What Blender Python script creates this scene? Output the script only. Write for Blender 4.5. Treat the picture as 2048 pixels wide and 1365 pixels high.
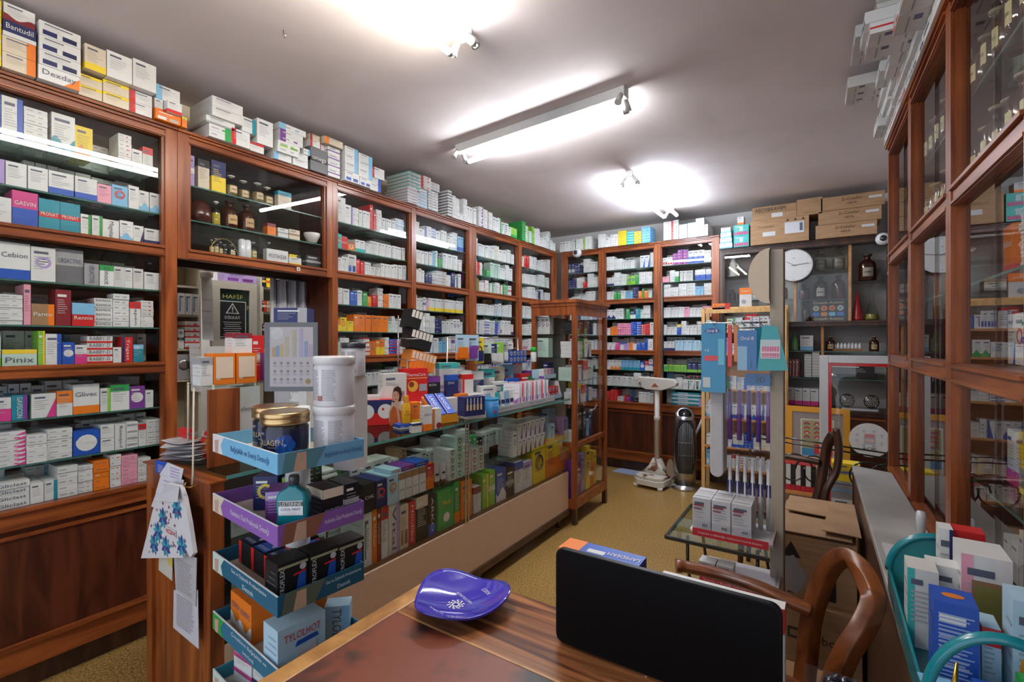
import bpy, math, random
from mathutils import Vector, Matrix
for _o in list(bpy.data.objects): bpy.data.objects.remove(_o)
SC = bpy.context.scene
COL = SC.collection
PI = math.pi
rnd = random.Random(7)
# ------------------------------------------------------------------ camera
YAW = math.radians(33.2); SN, CS = math.sin(YAW), math.cos(YAW); EYE = 1.4; FPX = 957.0
cam_d = bpy.data.cameras.new('camera'); cam = bpy.data.objects.new('camera', cam_d); COL.objects.link(cam)
cam_d.sensor_width = 36; cam_d.lens = 36 * FPX / 2048; cam_d.clip_start = .02
cam.location = (0, 0, EYE); cam.rotation_euler = (PI / 2, 0, YAW)
SC.camera = cam
# ------------------------------------------------------------------ exposure, world, big lights
SC.view_settings.view_transform = 'Standard'; SC.view_settings.look = 'None'
SC.view_settings.gamma = 1; SC.view_settings.exposure = 0.15
SC.view_settings.use_curve_mapping = False
SC.cycles.use_denoising = True
SC.cycles.transparent_max_bounces = 24
SC.cycles.max_bounces = 7; SC.cycles.diffuse_bounces = 4; SC.cycles.glossy_bounces = 4; SC.cycles.transmission_bounces = 4
SC.cycles.caustics_reflective = False; SC.cycles.caustics_refractive = False
SC.cycles.sample_clamp_indirect = 6
W = bpy.data.worlds.new('world'); SC.world = W; W.use_nodes = True
W.node_tree.nodes['Background'].inputs[0].default_value = (.80, .88, 1.0, 1)
W.node_tree.nodes['Background'].inputs[1].default_value = 1.5      # street daylight coming in at the shop front
TUBE = 112.0
# ------------------------------------------------------------------ materials
def newmat(name):
    m = bpy.data.materials.new(name); m.use_nodes = True
    nt = m.node_tree; return m, nt, nt.nodes['Principled BSDF']
def N(nt, kind, **kw):
    n = nt.nodes.new(kind)
    for k, v in kw.items(): setattr(n, k, v)
    return n
def noise_mat(name, c1, c2, scale=(4, 4, 4), detail=4, rough=.5, bump=0, spec=.5, metal=0, dist=0, ramp=(.35, .65), nscale=1.0, bdist=.002):
    m, nt, p = newmat(name)
    tc = N(nt, 'ShaderNodeTexCoord'); mp = N(nt, 'ShaderNodeMapping'); mp.inputs['Scale'].default_value = scale
    no = N(nt, 'ShaderNodeTexNoise'); no.inputs['Scale'].default_value = nscale; no.inputs['Detail'].default_value = detail; no.inputs['Distortion'].default_value = dist
    cr = N(nt, 'ShaderNodeValToRGB'); e = cr.color_ramp.elements
    e[0].position, e[1].position = ramp; e[0].color = (*c1, 1); e[1].color = (*c2, 1)
    L = nt.links.new
    L(tc.outputs['Object'], mp.inputs[0]); L(mp.outputs[0], no.inputs['Vector']); L(no.outputs['Fac'], cr.inputs[0]); L(cr.outputs[0], p.inputs['Base Color'])
    p.inputs['Roughness'].default_value = rough; p.inputs['Metallic'].default_value = metal
    p.inputs['Specular IOR Level'].default_value = spec
    if bump:
        b = N(nt, 'ShaderNodeBump'); b.inputs['Strength'].default_value = bump; b.inputs['Distance'].default_value = bdist
        L(no.outputs['Fac'], b.inputs['Height']); L(b.outputs[0], p.inputs['Normal'])
    return m
def col_mat(name, rough=.45, spec=.5, metal=0, vary=.10, coat=0):
    """printed / moulded colour kept per face in the attribute Col, with faint blotching"""
    m, nt, p = newmat(name)
    at = N(nt, 'ShaderNodeAttribute', attribute_name='Col')
    tc = N(nt, 'ShaderNodeTexCoord'); no = N(nt, 'ShaderNodeTexNoise'); no.inputs['Scale'].default_value = 40; no.inputs['Detail'].default_value = 3
    mr = N(nt, 'ShaderNodeMapRange'); mr.inputs['To Min'].default_value = 1 - vary; mr.inputs['To Max'].default_value = 1 + vary * .5
    mx = N(nt, 'ShaderNodeVectorMath', operation='SCALE')
    L = nt.links.new
    L(tc.outputs['Object'], no.inputs['Vector']); L(no.outputs['Fac'], mr.inputs[0]); L(at.outputs['Color'], mx.inputs[0]); L(mr.outputs[0], mx.inputs['Scale']); L(mx.outputs[0], p.inputs['Base Color'])
    p.inputs['Roughness'].default_value = rough; p.inputs['Specular IOR Level'].default_value = spec; p.inputs['Metallic'].default_value = metal
    p.inputs['Coat Weight'].default_value = coat
    return m
def glass_mat(name, tint=(1, 1, 1), refl=1.0, rough=0.0, ior=1.5):
    m = bpy.data.materials.new(name); m.use_nodes = True; nt = m.node_tree; nt.nodes.clear()
    o = N(nt, 'ShaderNodeOutputMaterial'); t = N(nt, 'ShaderNodeBsdfTransparent'); g = N(nt, 'ShaderNodeBsdfGlossy'); f = N(nt, 'ShaderNodeFresnel'); mx = N(nt, 'ShaderNodeMixShader')
    ml = N(nt, 'ShaderNodeMath', operation='MULTIPLY'); ml.inputs[1].default_value = refl; ml.use_clamp = True
    t.inputs[0].default_value = (*tint, 1); g.inputs['Roughness'].default_value = rough; f.inputs[0].default_value = ior
    L = nt.links.new
    ge = N(nt, 'ShaderNodeNewGeometry'); inv = N(nt, 'ShaderNodeMath', operation='SUBTRACT'); inv.inputs[0].default_value = 1; m2 = N(nt, 'ShaderNodeMath', operation='MULTIPLY')
    L(ge.outputs['Backfacing'], inv.inputs[1]); L(f.outputs[0], ml.inputs[0]); L(ml.outputs[0], m2.inputs[0]); L(inv.outputs[0], m2.inputs[1]); L(m2.outputs[0], mx.inputs[0]); L(t.outputs[0], mx.inputs[1]); L(g.outputs[0], mx.inputs[2]); L(mx.outputs[0], o.inputs[0])
    return m
def emit_mat(name, col, s):
    m = bpy.data.materials.new(name); m.use_nodes = True; nt = m.node_tree; nt.nodes.clear()
    o = N(nt, 'ShaderNodeOutputMaterial'); e = N(nt, 'ShaderNodeEmission'); e.inputs[0].default_value = (*col, 1); e.inputs[1].default_value = s
    nt.links.new(e.outputs[0], o.inputs[0]); return m
M = {}
M['wood'] = noise_mat('varnished_wood', (.13, .027, .007), (.33, .088, .019), (26, 26, 2.2), 6, .28, .12, dist=.6)
M['woodh'] = noise_mat('varnished_wood_rail', (.13, .027, .007), (.32, .085, .019), (2.2, 26, 26), 6, .28, .12, dist=.6)
M['woodd'] = noise_mat('shaded_mahogany_panel', (.040, .009, .004), (.10, .022, .008), (14, 14, 2), 6, .35, .1, dist=1.2)  # redder panel wood, with part of its shade put into the colour
M['wooddark'] = noise_mat('dark_walnut', (.035, .014, .009), (.085, .034, .018), (14, 14, 2), 5, .35, .1, dist=1)
M['pine'] = noise_mat('light_pine', (.60, .33, .11), (.78, .50, .20), (20, 20, 1.6), 4, .5, .05, dist=.5)
M['pineh'] = noise_mat('orange_pine_board', (.45, .18, .045), (.60, .27, .08), (2, 20, 20), 4, .5, .05, dist=.5)
M['bent'] = noise_mat('bentwood', (.085, .022, .007), (.20, .058, .014), (6, 30, 6), 6, .3, .1, dist=1.2)
M['back'] = noise_mat('cabinet_back_board', (.16, .13, .10), (.24, .20, .16), (3, 3, 3), 3, .7)
M['backd'] = noise_mat('dark_back_board', (.045, .028, .018), (.09, .055, .035), (3, 3, 3), 3, .6)
M['print'] = col_mat('printed_carton', .42, .4)
M['plastic'] = col_mat('glossy_plastic', .2, .5, vary=.04, coat=.2)
M['matte'] = col_mat('matte_surface', .75, .25)
M['metal'] = col_mat('bare_metal', .28, .5, metal=1, vary=.06)
M['cloth'] = col_mat('soft_sheet', .6, .3)
M['glass'] = glass_mat('window_glass', (.985, .99, .985), 1.25)
M['gshelf'] = glass_mat('shelf_glass', (.80, .90, .86), 1.0)
M['acryl'] = glass_mat('clear_acrylic', (.95, .96, .97), .9, .03)
M['bottle'] = glass_mat('clear_bottle_glass', (.86, .88, .84), 1.2, .02)
M['amber'] = noise_mat('amber_bottle_glass', (.030, .008, .004), (.055, .014, .006), (5, 5, 5), 3, .08)
M['ceil'] = noise_mat('ceiling_paint', (.66, .59, .58), (.74, .67, .66), (1.6, 1.6, 1.6), 5, .85, .25, dist=.8, bdist=.01)
M['wall'] = noise_mat('aged_wall_paint', (.62, .52, .38), (.70, .60, .46), (2, 2, 2), 5, .8, .1)
M['walls'] = noise_mat('grey_white_wall', (.50, .48, .46), (.60, .58, .56), (2, 2, 2), 5, .8, .1)
M['tube'] = emit_mat('lit_tube_cool', (.93, .96, 1.0), TUBE)
M['tubew'] = emit_mat('lit_tube_warm', (1.0, .88, .70), TUBE * .6)
M['tube1'] = emit_mat('lit_tube_dimmed', (.95, .97, 1.0), TUBE * .6)  # dimmed to shrink the ceiling glare around the nearest fixture
M['tubeb'] = emit_mat('lit_tube_daylight', (.80, .88, 1.0), TUBE * .85)
def floor_mat():
    m, nt, p = newmat('speckled_floor')
    tc = N(nt, 'ShaderNodeTexCoord'); L = nt.links.new
    a = N(nt, 'ShaderNodeTexNoise'); a.inputs['Scale'].default_value = 110; a.inputs['Detail'].default_value = 3
    b = N(nt, 'ShaderNodeTexNoise'); b.inputs['Scale'].default_value = 1.3; b.inputs['Detail'].default_value = 4
    r = N(nt, 'ShaderNodeValToRGB'); e = r.color_ramp.elements; e[0].position = .36; e[0].color = (.20, .105, .026, 1); e[1].position = .64; e[1].color = (.52, .33, .105, 1)
    r2 = N(nt, 'ShaderNodeMapRange'); r2.inputs['To Min'].default_value = .78; r2.inputs['To Max'].default_value = 1.12
    mx = N(nt, 'ShaderNodeVectorMath', operation='SCALE')
    L(tc.outputs['Object'], a.inputs['Vector']); L(tc.outputs['Object'], b.inputs['Vector']); L(a.outputs['Fac'], r.inputs[0]); L(b.outputs['Fac'], r2.inputs[0])
    L(r.outputs[0], mx.inputs[0]); L(r2.outputs[0], mx.inputs['Scale']); L(mx.outputs[0], p.inputs['Base Color'])
    p.inputs['Roughness'].default_value = .3
    bu = N(nt, 'ShaderNodeBump'); bu.inputs['Strength'].default_value = .15; bu.inputs['Distance'].default_value = .002; L(a.outputs['Fac'], bu.inputs['Height']); L(bu.outputs[0], p.inputs['Normal'])
    return m
M['floor'] = floor_mat()
# ------------------------------------------------------------------ colours (letters used in the packing lists)
C = dict(w=(.74, .74, .72), W=(.66, .65, .62), k=(.012, .012, .014), n=(.018, .025, .12), b=(.02, .09, .46), t=(.015, .27, .36), g=(.03, .34, .07),
         G=(.25, .55, .05), y=(.85, .62, .03), o=(.82, .20, .015), r=(.62, .02, .02), p=(.68, .05, .25), P=(.82, .35, .45), v=(.20, .05, .30), V=(.42, .30, .62),
         c=(.70, .60, .46), l=(.22, .50, .75), L=(.45, .66, .80), e=(.36, .36, .37), E=(.16, .16, .17), m=(.24, .02, .03), s=(.58, .58, .60), d=(.35, .20, .10), q=(.05, .45, .42), h=(.55, .72, .62))
CN = dict(w='white', W='off-white', k='black', n='navy', b='blue', t='teal', g='green', G='lime green', y='yellow', o='orange', r='red', p='magenta', P='pink', v='purple', V='lilac',
          c='cream', l='light blue', L='pale blue', e='grey', E='dark grey', m='maroon', s='silver', d='brown', q='turquoise', h='mint')
# ------------------------------------------------------------------ mesh builder
_txt = {}
def text_geo(s):
    if s in _txt: return _txt[s]
    cu = bpy.data.curves.new('lettering', 'FONT'); cu.body = s; cu.size = 1; cu.resolution_u = 2; cu.align_x = 'CENTER'; cu.align_y = 'CENTER'
    ob = bpy.data.objects.new('lettering', cu)
    me = ob.to_mesh()
    vs = [(v.co.x, v.co.y) for v in me.vertices]; fs = [tuple(p.vertices) for p in me.polygons]
    ob.to_mesh_clear(); bpy.data.objects.remove(ob); bpy.data.curves.remove(cu)
    xs = [v[0] for v in vs] or [0, 1]; ys = [v[1] for v in vs] or [0, 1]
    cx, cy = (min(xs) + max(xs)) / 2, (min(ys) + max(ys)) / 2
    _txt[s] = ([(x - cx, y - cy) for x, y in vs], fs, max(xs) - min(xs) or 1, max(ys) - min(ys) or 1)
    return _txt[s]
class MB:
    def __init__(s): s.v = []; s.f = []; s.c = []; s.sm = []
    def face(s, pts, col=(.5, .5, .5), sm=False):
        n = len(s.v); s.v += [tuple(p) for p in pts]; s.f.append(tuple(range(n, n + len(pts)))); s.c.append(col); s.sm.append(sm)
    def raw(s, vs, fs, col, sm=False):
        n = len(s.v); s.v += [tuple(p) for p in vs]
        for f in fs: s.f.append(tuple(i + n for i in f)); s.c.append(col); s.sm.append(sm)
    def box(s, x0, y0, z0, x1, y1, z1, col=(.5, .5, .5), top=None, front=None, side=None):
        v = [(x0, y0, z0), (x1, y0, z0), (x1, y1, z0), (x0, y1, z0), (x0, y0, z1), (x1, y0, z1), (x1, y1, z1), (x0, y1, z1)]
        n = len(s.v); s.v += v
        for f, c in (((0, 3, 2, 1), col), ((4, 5, 6, 7), top or col), ((0, 1, 5, 4), front or col), ((1, 2, 6, 5), side or col), ((2, 3, 7, 6), col), ((3, 0, 4, 7), side or col)):
            s.f.append(tuple(i + n for i in f)); s.c.append(c); s.sm.append(False)
        return s
    def bar(s, a, b, w, h, col=(.5, .5, .5), up=(0, 0, 1)):
        a, b = Vector(a), Vector(b); d = (b - a).normalized(); u = Vector(up); r = d.cross(u)
        if r.length < 1e-4: r = d.cross(Vector((0, 1, 0)))
        r.normalize(); u = r.cross(d)
        q = [(-1, -1), (1, -1), (1, 1), (-1, 1)]
        vs = [a + r * (i * w / 2) + u * (j * h / 2) for i, j in q] + [b + r * (i * w / 2) + u * (j * h / 2) for i, j in q]
        s.raw(vs, [(0, 1, 2, 3), (7, 6, 5, 4), (0, 4, 5, 1), (1, 5, 6, 2), (2, 6, 7, 3), (3, 7, 4, 0)], col); return s
    def lathe(s, prof, cx=0, cy=0, cz=0, seg=20, col=(.5, .5, .5), cols=None, sx=1, sy=1, cap=True):
        n = len(s.v); k = len(prof)
        for i in range(seg):
            a = 2 * PI * i / seg; ca, sa = math.cos(a), math.sin(a)
            for r, z in prof: s.v.append((cx + r * ca * sx, cy + r * sa * sy, cz + z))
        for i in range(seg):
            j = (i + 1) % seg
            for q in range(k - 1):
                s.f.append((n + i * k + q, n + j * k + q, n + j * k + q + 1, n + i * k + q + 1)); s.c.append(cols[q] if cols else col); s.sm.append(True)
        if cap:
            for q, rev in ((0, True), (k - 1, False)):
                if prof[q][0] > 1e-4:
                    ring = [n + i * k + q for i in range(seg)]
                    s.f.append(tuple(reversed(ring)) if rev else tuple(ring)); s.c.append((cols[min(q, k - 2)] if cols else col)); s.sm.append(False)
        return s
    def tube(s, pts, r, col=(.5, .5, .5), seg=8, flat=1.0, up=None):
        pts = [Vector(p) for p in pts]; n = len(s.v); k = len(pts); rr = r if isinstance(r, (list, tuple)) else [r] * k
        pu = Vector(up) if up else None
        for i, p in enumerate(pts):
            d = (pts[min(i + 1, k - 1)] - pts[max(i - 1, 0)]).normalized()
            if pu is None:
                pu = Vector((0, 0, 1)) if abs(d.z) < .9 else Vector((1, 0, 0))
            u = (pu - d * pu.dot(d)); u = u.normalized() if u.length > 1e-5 else d.orthogonal().normalized(); w = d.cross(u)
            if up is None: pu = u
            for j in range(seg):
                a = 2 * PI * j / seg; s.v.append(tuple(p + (u * math.cos(a) * flat + w * math.sin(a)) * rr[i]))
        for i in range(k - 1):
            for j in range(seg):
                q = (j + 1) % seg
                s.f.append((n + i * seg + j, n + i * seg + q, n + (i + 1) * seg + q, n + (i + 1) * seg + j)); s.c.append(col); s.sm.append(True)
        s.f.append(tuple(n + j for j in reversed(range(seg)))); s.c.append(col); s.sm.append(False)
        s.f.append(tuple(n + (k - 1) * seg + j for j in range(seg))); s.c.append(col); s.sm.append(False)
        return s
    def prism(s, poly, o, u, w, t, col=(.5, .5, .5), edge=None):
        """polygon poly (a,b) laid out at o + a*u + b*w, thickened by vector t"""
        o, u, w, t = Vector(o), Vector(u), Vector(w), Vector(t)
        a = [o + u * p[0] + w * p[1] for p in poly]; b = [p + t for p in a]; k = len(poly); n = len(s.v)
        s.v += [tuple(p) for p in a + b]
        s.f.append(tuple(range(n, n + k))); s.f.append(tuple(reversed(range(n + k, n + 2 * k)))); s.c += [col, col]; s.sm += [False, False]
        for i in range(k):
            j = (i + 1) % k; s.f.append((n + i, n + k + i, n + k + j, n + j)); s.c.append(edge or col); s.sm.append(False)
        return s
    def text(s, t, c, u, w, width=None, height=None, col=(0, 0, 0)):
        """lettering centred at c, reading along u, upright along w; fitted to width and/or height"""
        vs, fs, tw, th = text_geo(t); c, u, w = Vector(c), Vector(u).normalized(), Vector(w).normalized()
        kx = width / tw if width else None; ky = height / th if height else None
        if kx is None: kx = ky
        if ky is None: ky = kx
        s.raw([c + u * (x * kx) + w * (y * ky) for x, y in vs], fs, col); return s
    def xform(s, mat, start=0):
        for i in range(start, len(s.v)): s.v[i] = tuple(mat @ Vector(s.v[i]))
        return s
    def mesh(s, name):
        me = bpy.data.meshes.new(name); me.from_pydata(s.v, [], s.f)
        at = me.color_attributes.new('Col', 'FLOAT_COLOR', 'CORNER'); buf = []
        for f, c in zip(s.f, s.c): buf += [c[0], c[1], c[2], 1.0] * len(f)
        at.data.foreach_set('color', buf)
        me.polygons.foreach_set('use_smooth', s.sm)
        return me
    def build(s, name, mat, parent=None, loc=None, rot=None, bev=0):
        me = s.mesh(name); ms = mat if isinstance(mat, (list, tuple)) else [mat]
        for m in ms: me.materials.append(M[m] if isinstance(m, str) else m)
        o = bpy.data.objects.new(name, me); COL.objects.link(o)
        if parent: o.parent = parent
        if loc is not None: o.location = loc
        if rot is not None: o.rotation_euler = (0, 0, rot) if not isinstance(rot, (tuple, list)) else rot
        if bev:
            b = o.modifiers.new('bevel', 'BEVEL'); b.width = bev; b.segments = 2; b.limit_method = 'ANGLE'
        return o
def tag(o, label=None, cat=None, group=None, kind=None):
    if label: o['label'] = label
    if cat: o['category'] = cat
    if group: o['group'] = group
    if kind: o['kind'] = kind
    return o
def thing(name, label, cat, loc=(0, 0, 0), rot=0, group=None):
    o = bpy.data.objects.new(name, None); COL.objects.link(o); o.location = loc
    o.rotation_euler = (0, 0, rot) if not isinstance(rot, (tuple, list)) else rot
    o.empty_display_size = .05
    return tag(o, label, cat, group)
def dup(o, loc=None, rot=None, label=None, parent=None):
    c = o.copy(); COL.objects.link(c)
    if parent: c.parent = parent
    for ch in [x for x in bpy.data.objects if x.parent == o]: dup(ch, parent=c)
    if loc is not None: c.location = loc
    if rot is not None: c.rotation_euler = (0, 0, rot)
    if label: c['label'] = label
    return c
def arc(cx, cy, r, a0, a1, n=12): return [(cx + r * math.cos(a0 + (a1 - a0) * i / n), cy + r * math.sin(a0 + (a1 - a0) * i / n)) for i in range(n + 1)]
def rrect(x0, y0, x1, y1, r, n=4):
    return arc(x1 - r, y0 + r, r, -PI / 2, 0, n) + arc(x1 - r, y1 - r, r, 0, PI / 2, n) + arc(x0 + r, y1 - r, r, PI / 2, PI, n) + arc(x0 + r, y0 + r, r, PI, 1.5 * PI, n)
# where a thing stands: turn photo measurements into places in the room, on a known plane
def on_left(px, X=-2.65):
    q = (px - 1024) / FPX; return X / (-SN + CS * q) * (CS + SN * q)
def on_back(px, Yv=5.03):
    q = (px - 1024) / FPX; return Yv / (CS + SN * q) * (-SN + CS * q)
def at_z(px, py, z):
    D = FPX * (EYE - z) / (py - 682.5); r = (px - 1024) / FPX * D; return (-SN * D + CS * r, CS * D + SN * r)
# ================================================================== SETTING
CEIL = 2.72
MB().box(-4.6, -1.2, -.1, 2.2, 5.6, 0).build('floor', 'floor')['kind'] = 'structure'
MB().box(-4.6, -1.2, CEIL, 2.2, 5.6, CEIL + .1).build('ceiling', 'ceil')['kind'] = 'structure'
def struct(name, mb, mat): o = mb.build(name, mat); o['kind'] = 'structure'; return o
w = MB().box(-3.1, -1.2, 0, -3.0, 1.06, CEIL).box(-3.1, 1.9, 0, -3.0, 5.6, CEIL).box(-3.1, 1.06, 1.92, -3.0, 1.9, CEIL)
struct('wall_left', w, 'wall')
struct('wall_back', MB().box(-3.0, 5.40, 0, 2.2, 5.5, CEIL), 'walls')
struct('wall_right', MB().box(.70, -1.2, 0, .80, 5.4, CEIL), 'walls')
# room behind the opening in the left wall
struct('wall_dispensary', MB().box(-4.6, .3, 0, -4.5, 2.8, CEIL).box(-4.5, .3, 0, -3.1, .36, CEIL).box(-4.5, 2.74, 0, -3.1, 2.8, CEIL), 'walls')

# ================================================================== WALL CABINETS
RAILS = [(2.377, 2.423), (1.805, 1.858), (1.25, 1.302), (.66, .74)]
OPEN = [(1.858, 2.377, (2.19, 2.015)), (1.302, 1.805, (1.645, 1.465)), (.74, 1.25, (1.085, .905))]
CABD = .34
def cabinet(label, length, loc, rot, st=(.02, .02), panes=2, top=2.423, openings=OPEN, rails=RAILS, base=True, depth=CABD, back='back', glassed=(0, 1, 2), name='glazed_wall_cabinet', mats=('wood', 'woodh')):
    t = thing(name, label, 'cabinet', loc, rot)
    zb = 0.0 if base else min(r[0] for r in rails)
    zf = .1 if base else zb
    for x0, x1, xb0, xb1 in ((0, st[0], st[0], st[0] + .012), (length - st[1], length, length - st[1] - .012, length - st[1])):
        MB().box(x0, -.012, zf, x1, .03, top).box(xb0, -.002, zf, xb1, .02, top).build('upright', mats[0], t)
    for z0, z1 in rails:
        f = MB().box(st[0], -.008, z0, length - st[1], .03, z1).box(st[0], -.018, z1 - .014, length - st[1], -.0075, z1 - .004)
        f.box(st[0], -.014, z0 + .004, length - st[1], -.0075, z0 + .012).build('rail', mats[1], t)
    MB().box(0, -.024, top, length, .03, top + .012).build('top_moulding', mats[1], t)
    s = MB().box(0, .03, zf, .012, depth, top).box(length - .012, .03, zf, length, depth, top).box(.012, .03, top - .012, length - .012, depth, top)
    for z0, z1 in rails[1:]: s.box(.012, .03, z1 - .014, length - .012, depth, z1 - .001)
    s.build('carcass', 'woodd', t)
    MB().box(.012, depth - .012, zf, length - .012, depth, top - .012).build('back_board', back, t)
    for k, (z0, z1, sh) in enumerate(openings):
        for z in sh:
            gs = MB().box(.014, .035, z - .007, length - .014, depth - .03, z - .001).build('glass_shelf', 'gshelf', t)
            MB().box(.014, .0335, z - .0072, length - .014, .0348, z - .0008, (.06, .16, .13)).build('polished_edge', 'plastic', gs)
        if k in glassed:
            m = length / 2
            if panes == 2:
                MB().box(st[0] + .004, .010, z0, m + .02, .014, z1).build('glass_pane', 'glass', t)
                MB().box(m - .02, .018, z0, length - st[1] - .004, .022, z1).build('glass_pane', 'glass', t)
            else: MB().box(st[0] + .004, .012, z0, length - st[1] - .004, .016, z1).build('glass_pane', 'glass', t)
    if base:
        zt = rails[-1][0]
        p = MB().box(st[0], .004, .18, length - st[1], .02, zt)
        p.build('base_panel', 'woodd', t)
        MB().box(st[0], -.014, .11, length - st[1], .02, .20).box(st[0], -.022, .20, length - st[1], .0, .215).build('base_moulding', 'woodh', t)
        MB().box(st[0] + .012, -.006, zt - .035, length - st[1] - .012, .004, zt - .02).build('bead_moulding', 'woodh', t)
        MB().box(0, .05, 0, length, .07, .11).build('toe_board', 'wooddark', t)
    return t
XL = -2.65; YB = 5.03
R90 = PI / 2
cabinet('tall glazed cabinet nearest the camera on the left wall', 1.73, (XL, -.674, 0), R90, (.02, .05), 2)
# hanging showcase over the opening
cabinet('hanging glazed cabinet of old bottles above the opening', .875, (XL, 1.058, 0), R90, (.05, .04), 2, openings=[(1.858, 2.377, (2.19, 2.015))], rails=RAILS[:2], base=False, back='backd', glassed=(0,))
cabinet('glazed wall cabinet just past the opening on left wall', .722, (XL, 1.935, 0), R90, (.035, .022))
cabinet('second glazed wall cabinet past the opening on left wall', .733, (XL, 2.659, 0), R90, (.022, .05))
cabinet('third glazed wall cabinet past the opening on left wall', .794, (XL, 3.394, 0), R90, (.05, .03))
cabinet('corner glazed wall cabinet at far end of left wall', .80, (XL, 4.19, 0), R90, (.03, .06))
cabinet('left glazed cabinet of the back wall, beside the corner', .50, (-2.59, YB, 0), 0, (.06, .03))
cabinet('middle glazed cabinet of the back wall behind the scale post', .62, (-2.088, YB, 0), 0, (.03, .03), glassed=(0,))
cabinet('right glazed cabinet of the back wall with purple cartons', .60, (-1.466, YB, 0), 0, (.03, .06), glassed=(0,))
# dark bottle cabinet further right on the back wall
BR = [(2.235, 2.28), (1.53, 1.575), (.76, .80)]
BC = cabinet('dark wooden cabinet of antique bottles behind the clock', 1.33, (-.862, YB, 0), 0, (.03, .03), openings=[(1.575, 2.235, ()), (.80, 1.53, (1.31, 1.07))], rails=BR, top=2.28, back='walls', glassed=(0,), panes=2, mats=('wooddark', 'wooddark'))

# ================================================================== RIGHT GLAZED CABINETS
RR = math.radians(-88.6)
def right_pt(s, off=0, z=0):   # s metres from the far corner toward the camera, off metres behind the glass
    return (.292 + math.cos(RR) * s - math.sin(RR) * off, 3.235 + math.sin(RR) * s + math.cos(RR) * off, z)
RRL = [(2.377, 2.423), (1.80, 1.86), (1.275, 1.335), (.66, .74)]
RO = [(1.86, 2.377, (2.12,)), (1.335, 1.80, (1.57,)), (.74, 1.275, (1.0,))]
cuts = [0, .645, 1.30, 1.93, 2.75]
for i, lb in enumerate(['narrow far bay of the right hand glazed cabinet', 'second bay from far end of right hand glazed cabinet', 'wide bay of right hand glazed cabinet above the teal basket', 'bay of right hand glazed cabinet nearest the camera']):
    cabinet(lb, cuts[i + 1] - cuts[i] - .002, right_pt(cuts[i]), RR, (.03, .03), 2, openings=RO, rails=RRL, mats=('wood', 'woodh'), back='back')

# ================================================================== CEILING TUBE LIGHTS
def tube_light(label, x, y, ang, mats, side=(1, 1), L=1.22):
    t = thing('fluorescent_fixture', label, 'ceiling light', (x, y, CEIL), ang)
    MB().box(-L / 2, -.03, -.055, L / 2, .03, -.001, (.75, .75, .73)).build('housing', 'matte', t, bev=.004)
    for k, sy in enumerate((-1, 1)):
        yy = sy * .062
        for sx in (-1, 1):
            e = MB().tube([(sx * (L / 2 - .018), sy * .02, -.04), (sx * (L / 2 - .018), yy * .8, -.075), (sx * (L / 2 - .018), yy, -.10)], [.012, .016, .02], (.6, .6, .56), 8)
            e.build('tube_holder', 'plastic', t)
        if side[k]:
            MB().tube([(-L / 2 + .03, yy, -.095), (L / 2 - .03, yy, -.095)], .0145, (1, 1, 1), 12).build('glowing_tube', mats[k], t)
            MB().tube([(-L / 2 + .018, yy, -.095), (-L / 2 + .045, yy, -.095)], .0155, (.7, .7, .7), 12).tube([(L / 2 - .045, yy, -.095), (L / 2 - .018, yy, -.095)], .0155, (.7, .7, .7), 12).build('end_cap', 'metal', t)
    return t
tube_light('twin ceiling tube light nearest the camera, one tube warm', -1.27, .98, PI / 2, ('tube1', 'tubew'))
tube_light('single tube ceiling light running across the room, one holder empty', -1.47, 2.455, math.radians(-5), ('tube', 'tube'), (0, 1))
tube_light('bluish twin tube ceiling light at the far end', -1.27, 4.2, PI / 2, ('tubeb', 'tubeb'))
tube_light('tube light of the room behind the opening', -3.20, 1.62, PI / 2, ('tube', 'tube'), L=1.0)
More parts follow.
